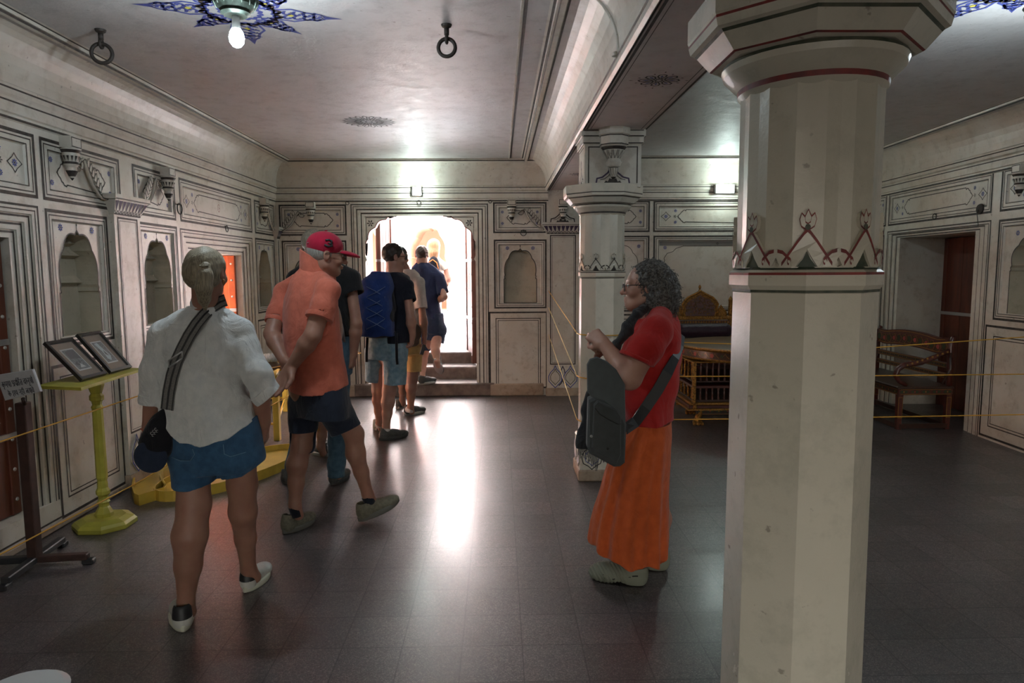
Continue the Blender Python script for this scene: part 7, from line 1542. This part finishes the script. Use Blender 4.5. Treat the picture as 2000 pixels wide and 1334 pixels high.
# bench with painted back, curved arms
bn = empty('bench', (4.15, 7.15, 0), 'red-brown painted bench with curved arms in front of the alcove opening', 'bench'); BX_, BXb, y0, y1 = 3.90, 4.44, 6.52, 7.86; zs = .42
mb = MB(); mb.bbox((BX_, y0, zs-.075), (BXb, y1, zs-.01), RWD, .006); mb.bbox((BX_-.015, y0-.015, zs-.015), (BXb, y1+.015, zs+.012), DWD, .006)
def leafband(mb, fn, L_, zc, hh, n):
    ribbon(mb, [(.02, zc-hh*.9), (L_-.02, zc-hh*.9)], .005, fn, GLDL); ribbon(mb, [(.02, zc+hh*.9), (L_-.02, zc+hh*.9)], .005, fn, GLDL)
    for k in range(n):
        a = L_*(k+.5)/n; w = L_/n*.42
        mb.poly([(a-w, zc), (a-w*.4, zc+hh*.6), (a, zc), (a-w*.4, zc-hh*.6)], [], fn, GRN, flip=False); mb.poly([(a+w, zc), (a+w*.4, zc+hh*.6), (a, zc), (a+w*.4, zc-hh*.6)], [], fn, GRN, flip=False)
        mb.poly([(a+hh*.35*math.cos(t), zc+hh*.35*math.sin(t)) for t in np.linspace(0, 2*PI, 7)[:-1]], [], fn, ROS if k % 2 else GLDL)
leafband(mb, lambda a, z: (BX_+a, y0-.0175+.015, z), BXb-BX_, zs-.042, .026, 5); leafband(mb, lambda a, z: (BX_-.0025, y0+a, z), y1-y0, zs-.042, .026, 12); mb.obj('seat', bn)
for (px_, py_) in ((BX_+.03, y0+.03), (BXb-.03, y0+.03), (BX_+.03, y1-.03), (BXb-.03, y1-.03)):
    mb = MB(); mb.tube([(px_, py_, 0), (px_, py_, .10), (px_, py_, zs-.07)], [.030, .030, .036], RWD, n=4, smooth=False); ribbon(mb, [(px_-.02, .12), (px_-.02, zs-.1), (px_+.02, zs-.1), (px_+.02, .12)], .004, lambda a, z: (a, py_-.0262, z), GLDL, True); mb.obj('leg', bn)
for a_, b_ in (((BX_+.03, y0+.03), (BXb-.03, y0+.03)), ((BX_+.03, y0+.03), (BX_+.03, y1-.03)), ((BXb-.03, y0+.03), (BXb-.03, y1-.03))):
    mb = MB(); mb.tube([(*a_, .035), (*b_, .035)], .032, DWD, n=4, smooth=False); mb.obj('base_rail', bn)
# backrest: arched top rail, carved rails
mb = MB(); n = 24; xb = BXb-.03
def topz(t): return .86+.065*math.sin(PI*t)+.03*(math.exp(-((t-.04)/.06)**2)+math.exp(-((t-.96)/.06)**2))
loop = [(y0+.03+(y1-y0-.06)*t, topz(t)) for t in np.linspace(0, 1, n)]+[(y0+.03+(y1-y0-.06)*t, topz(t)-.15-.02*math.sin(PI*t)) for t in np.linspace(1, 0, n)]
fx = lambda X_: (lambda a, b: (X_, a, b)); mb.poly(loop, [], fx(xb-.02), RWD); mb.poly(loop, [], fx(xb+.02), RWD); mb.loopwall(loop, fx(xb-.02), fx(xb+.02), RWD)
f3 = fx(xb-.0215); ribbon(mb, [(a, b-.018) for a, b in loop[1:n-1]], .006, f3, GLDL); ribbon(mb, [(a, b+.018) for a, b in loop[n+1:-1]], .006, f3, GLDL)
for k in range(13):
    t = (k+.7)/13.4; a = y0+.03+(y1-y0-.06)*t; b = topz(t)-.085-.01*math.sin(PI*t)
    mb.poly([(a+.028*math.cos(q), b+.028*math.sin(q)) for q in np.linspace(0, 2*PI, 7)[:-1]], [], f3, ROS if k % 2 else GRN)
    for sgn in (-1, 1): mb.poly([(a+.045, b), (a+.02, b+sgn*.04), (a-.02, b+sgn*.045), (a+.01, b+sgn*.02)], [], f3, GRN); ribbon(mb, [(a-.05, b), (a-.02, b+sgn*.045), (a+.03, b+sgn*.03)], .005, f3, GLDL)
mb.obj('top_rail', bn)
for (za, zb) in ((.60, .655), (.50, .55)):
    mb = MB(); mb.bbox((xb-.015, y0+.05, za), (xb+.015, y1-.05, zb), RWD, .005); leafband(mb, lambda a, z: (xb-.0165, y0+.05+a, z), y1-y0-.1, (za+zb)/2, .02, 16); mb.obj('back_rail', bn)
for yy in (y0+.03, y1-.03):
    mb = MB(); mb.tube([(xb, yy, zs), (xb+.005, yy, .6), (xb, yy, .82), (xb+.02, yy, .90), (xb+.03, yy, .92)], [.030, .026, .030, .026, .018], RWD, n=6); mb.obj('back_post', bn)
    mb = MB(); mb.tube([(xb-.01, yy, .78), (xb-.14, yy, .72), (xb-.28, yy, .665), (BX_+.06, yy, .64), (BX_+.0, yy, .60), (BX_-.02, yy, .54), (BX_+.02, yy, .48), (BX_+.09, yy, .44)], [.020, .024, .026, .028, .028, .026, .022, .02], RWD, n=8, flat=((0, 1, 0), 1.2)); mb.tube([(xb-.01, yy-.02, .76), (xb-.0, yy-.02, .6), (xb-.08, yy-.02, .45)], [.012, .014, .012], DWD, n=6)
    for k in range(9): t = (k+.5)/9; q = np.array([xb-.02-(xb-.02-BX_-.05)*t, yy-.030, .775-.14*t]); mb.lathe([(.012, 0), (.001, .003)], GLDL, c=tuple(q), n=6, axis=(0, -1, 0))
    mb.obj('armrest', bn)
# round table on a balustered base with gilt paw feet
tx, ty = 2.64, 7.08; rt = empty('round_table', (tx, ty, 0), 'round lacquered table with rose-painted rim, pillared base and gilt paw feet', 'table')
mb = MB(); mb.lathe([(.001, .812), (.60, .812), (.73, .812), (.76, .806), (.765, .795), (.75, .785)], mat('table_top_brown', (.11, .065, .03), .35, c2=(.16, .09, .035), vscale=60), c=(tx, ty, 0), n=64, seg=[None, None, GLD, GLD, GLD]); mb.obj('table_top', rt)
mb = MB(); mb.lathe([(.75, .785), (.742, .775), (.742, .705), (.752, .695), (.74, .68), (.60, .665)], DWD, c=(tx, ty, 0), n=64, seg=[GLD, None, GLD, GLD, DWD])
for k in range(44):
    a = 2*PI*k/44; R_ = .7445; fn = lambda q, z: (tx+R_*math.cos(q), ty+R_*math.sin(q), z); h_ = .022 if k % 2 else .015
    mb.poly([(a+h_/R_*math.cos(t)*(1+.25*math.cos(5*t)), .74+h_*math.sin(t)*(1+.25*math.cos(5*t))) for t in np.linspace(0, 2*PI, 16)[:-1]], [], fn, ROS if k % 2 else GRN)
    ribbon(mb, [(a+.02, .745), (a+.045, .765), (a+.07, .74), (a+.1, .722)], .004, fn, GLDL)
mb.obj('table_rim', rt)
mb = MB(); qa = onY(1371, 700, 6.50); mb.lathe([(.014, 0), (.012, .01), (.020, .02), (.018, .034), (.001, .04)], RWD, c=(tx-.255, ty-.70, .74), n=12, axis=(-.34, -.94, 0)); mb.obj('drawer_knob', rt)
hx_, x0_, yf = .74, tx-.71, 6.70
for (za, zb, ex, mm) in ((.655, .67, .01, GLD), (.46, .475, .0, DWD), (.40, .425, .0, RWD), (.26, .285, .0, DWD), (.235, .26, .03, GLD), (.205, .235, .05, RWD), (.185, .205, .065, GLD)):
    mb = MB(); mb.bbox((x0_-ex, yf-ex, za), (x0_+1.42+ex, yf+.80+ex, zb), mm, .004); mb.obj('base_shelf', rt)
for za, zb in ((.475, .655), (.285, .40)):
    zb_ = zb
    for k in range(24):
        xx = x0_+.02+k*.06; mb = MB(); mb.lathe([(.012, za), (.012, za+.02), (.007, za+.03), (.011, (za+zb)/2), (.007, zb-.03), (.012, zb-.02), (.012, zb)], RWD if k else GLD, c=(xx, yf+.015, 0), n=8); mb.obj('baluster', rt)
    for k in range(6):
        yy = yf+.09+k*.13; mb = MB(); mb.lathe([(.014, za), (.014, za+.02), (.009, za+.03), (.013, (za+zb)/2), (.009, zb-.03), (.014, zb-.02), (.014, zb)], GLD, c=(x0_+.015, yy, 0), n=8); mb.obj('baluster', rt)
for px_ in (x0_+.01, x0_+1.41): mb = MB(); mb.bbox((px_-.018, yf-.018, .20), (px_+.018, yf+.018, .67), GLD, .004); mb.lathe([(.02, .2), (.026, .215), (.012, .24), (.018, .255), (.001, .27)], GLD, c=(px_, yf-.045, 0), n=10); mb.obj('corner_post', rt)
for (px_, py_) in ((2.03, 6.86), (3.22, 6.86), (2.1, 7.4), (3.15, 7.4)):
    S = Sdf((px_-.12, py_-.14, 0), (px_+.10, py_+.12, .26), .006); S.chain([(px_+.03, py_, .20), (px_+.02, py_-.01, .13), (px_-.01, py_-.03, .06)], [.036, .030, .034], .02)
    for dx in (-.028, 0, .028): S.cone((px_-.01+dx, py_-.03, .035), (px_-.015+dx*1.4, py_-.085, .022), .022, .018, .006)
    S.cutz(lambda X, Y_: 0*X+0*Y_+.001); grow(S, 'paw_foot', GLD, rt)
mb = MB(); mb.bbox((x0_+.08, yf+.12, .10), (x0_+1.34, yf+.16, .19), DWD, .006); leafband(mb, lambda a, z: (x0_+.08+a, yf+.118, z), 1.26, .145, .035, 14); mb.obj('apron', rt)
# gilt throne behind the table
th_ = empty('throne', (2.42, 8.05, 0), 'gilt carved throne with pointed crest and purple cushion behind the round table', 'throne'); tx0, tx1, tyb = 2.07, 2.78, 8.15
mb = MB(); c = (tx0+tx1)/2-.02; fy = lambda Y_: (lambda a, b: (a, Y_, b))
cr_ = [(c-.20, 1.03), (c-.215, 1.07), (c-.20, 1.12), (c-.215, 1.17), (c-.19, 1.21), (c-.15, 1.25), (c-.10, 1.275), (c-.05, 1.30), (c, 1.33), (c+.05, 1.30), (c+.10, 1.275), (c+.15, 1.25), (c+.19, 1.21), (c+.215, 1.17), (c+.20, 1.12), (c+.215, 1.07), (c+.20, 1.03)]
mb.poly(cr_, [], fy(tyb-.03), GLD); mb.poly(cr_, [], fy(tyb+.02), GLD); mb.loopwall(cr_, fy(tyb-.03), fy(tyb+.02), GLD)
mb.tube([(a, tyb-.03, b) for a, b in cr_], .014, GLD, n=6); inn = [(c+(a-c)*.84, 1.03+(b-1.03)*.84) for a, b in cr_]; mb.poly(inn, [], fy(tyb-.034), RWD); 
for rr_, nn in ((.06, 8), (.11, 12), (.155, 14)):
    for k in range(nn):
        q = 2*PI*k/nn; a, b = c+rr_*math.cos(q)*1.05, 1.15+rr_*math.sin(q)*.8
        if b > 1.04: mb.tube([(a+.016*math.cos(t), tyb-.038, b+.014*math.sin(t)) for t in np.linspace(0, 4.6, 7)], .004, GLD, n=4)
mb.lathe([(.012, 1.32), (.020, 1.335), (.008, 1.35), (.018, 1.37), (.014, 1.39), (.001, 1.405)], GLD, c=(c, tyb, 0), n=10); mb.obj('crest', th_)
for sx_ in (tx0+.10, tx1-.12): mb = MB(); lp = [(sx_-.07, 1.03), (sx_-.06, 1.08), (sx_-.02, 1.12), (sx_, 1.16), (sx_+.02, 1.12), (sx_+.06, 1.08), (sx_+.07, 1.03)]; mb.poly(lp, [], fy(tyb-.02), GLD); mb.loopwall(lp, fy(tyb-.02), fy(tyb+.01), GLD); mb.tube([(a, tyb-.02, b) for a, b in lp], .008, GLD, n=5); mb.obj('side_crest', th_)
for sx_ in (tx0, tx1): mb = MB(); mb.lathe([(.03, 0), (.03, .5), (.022, .55), (.03, .6), (.03, 1.0), (.022, 1.03), (.030, 1.06), (.024, 1.2), (.03, 1.22), (.02, 1.24), (.001, 1.27)], GLD, c=(sx_, tyb, 0), n=10); mb.obj('back_post', th_)
mb = MB(); mb.bbox((tx0, tyb-.04, .985), (tx1, tyb+.03, 1.03), GLD, .006); mb.bbox((tx0, tyb-.03, .94), (tx1, tyb+.02, .975), RWD, .004)
for k in range(22): mb.bbox((tx0+.02+k*.032, tyb-.045, .945), (tx0+.038+k*.032, tyb-.028, .968), GLD, .002)
mb.obj('back_rail', th_)
S = Sdf((tx0, 7.85, .72), (tx1, tyb, 1.0), .008); S.cone((tx0+.10, tyb-.13, .86), (tx1-.10, tyb-.13, .86), .085, .085, .02); grow(S, 'bolster', cloth('purple_silk', (.035, .014, .026), bump=.3, rough=.4), th_)
mb = MB(); mb.bbox((tx0, 7.87, .38), (tx1, tyb, .48), RWD, .01); mb.bbox((tx0+.02, 7.88, .48), (tx1-.02, tyb-.05, .76), mat('red_seat_cushion', (.16, .03, .02), .8, var=.3, vscale=30), .04); mb.obj('seat', th_)
for (a, b) in ((tx0+.04, 7.91), (tx1-.04, 7.91)): mb = MB(); mb.lathe([(.03, 0), (.024, .05), (.035, .1), (.022, .2), (.035, .36), (.035, .385)], GLD, c=(a, b, 0), n=10); mb.obj('leg', th_)
# white stool whose seat just enters the lower left corner
sx_, sy_ = onZ(38, 1358, .44)[:2]; ws = empty('stool', (sx_, sy_, 0), 'white rounded stool top just entering the lower left corner', 'stool'); mb = MB(); mb.lathe([(.10, .42), (.115, .43), (.118, .442), (.10, .452), (.001, .455)], WHITEP, c=(sx_, sy_, 0), n=32); mb.obj('seat', ws)
for k in range(3): a = PI/2+2*PI*k/3; mb = MB(); mb.tube([(sx_+.08*math.cos(a), sy_+.08*math.sin(a), .43), (sx_+.12*math.cos(a), sy_+.12*math.sin(a), .0)], .012, WHITEP, n=8); mb.obj('leg', ws)
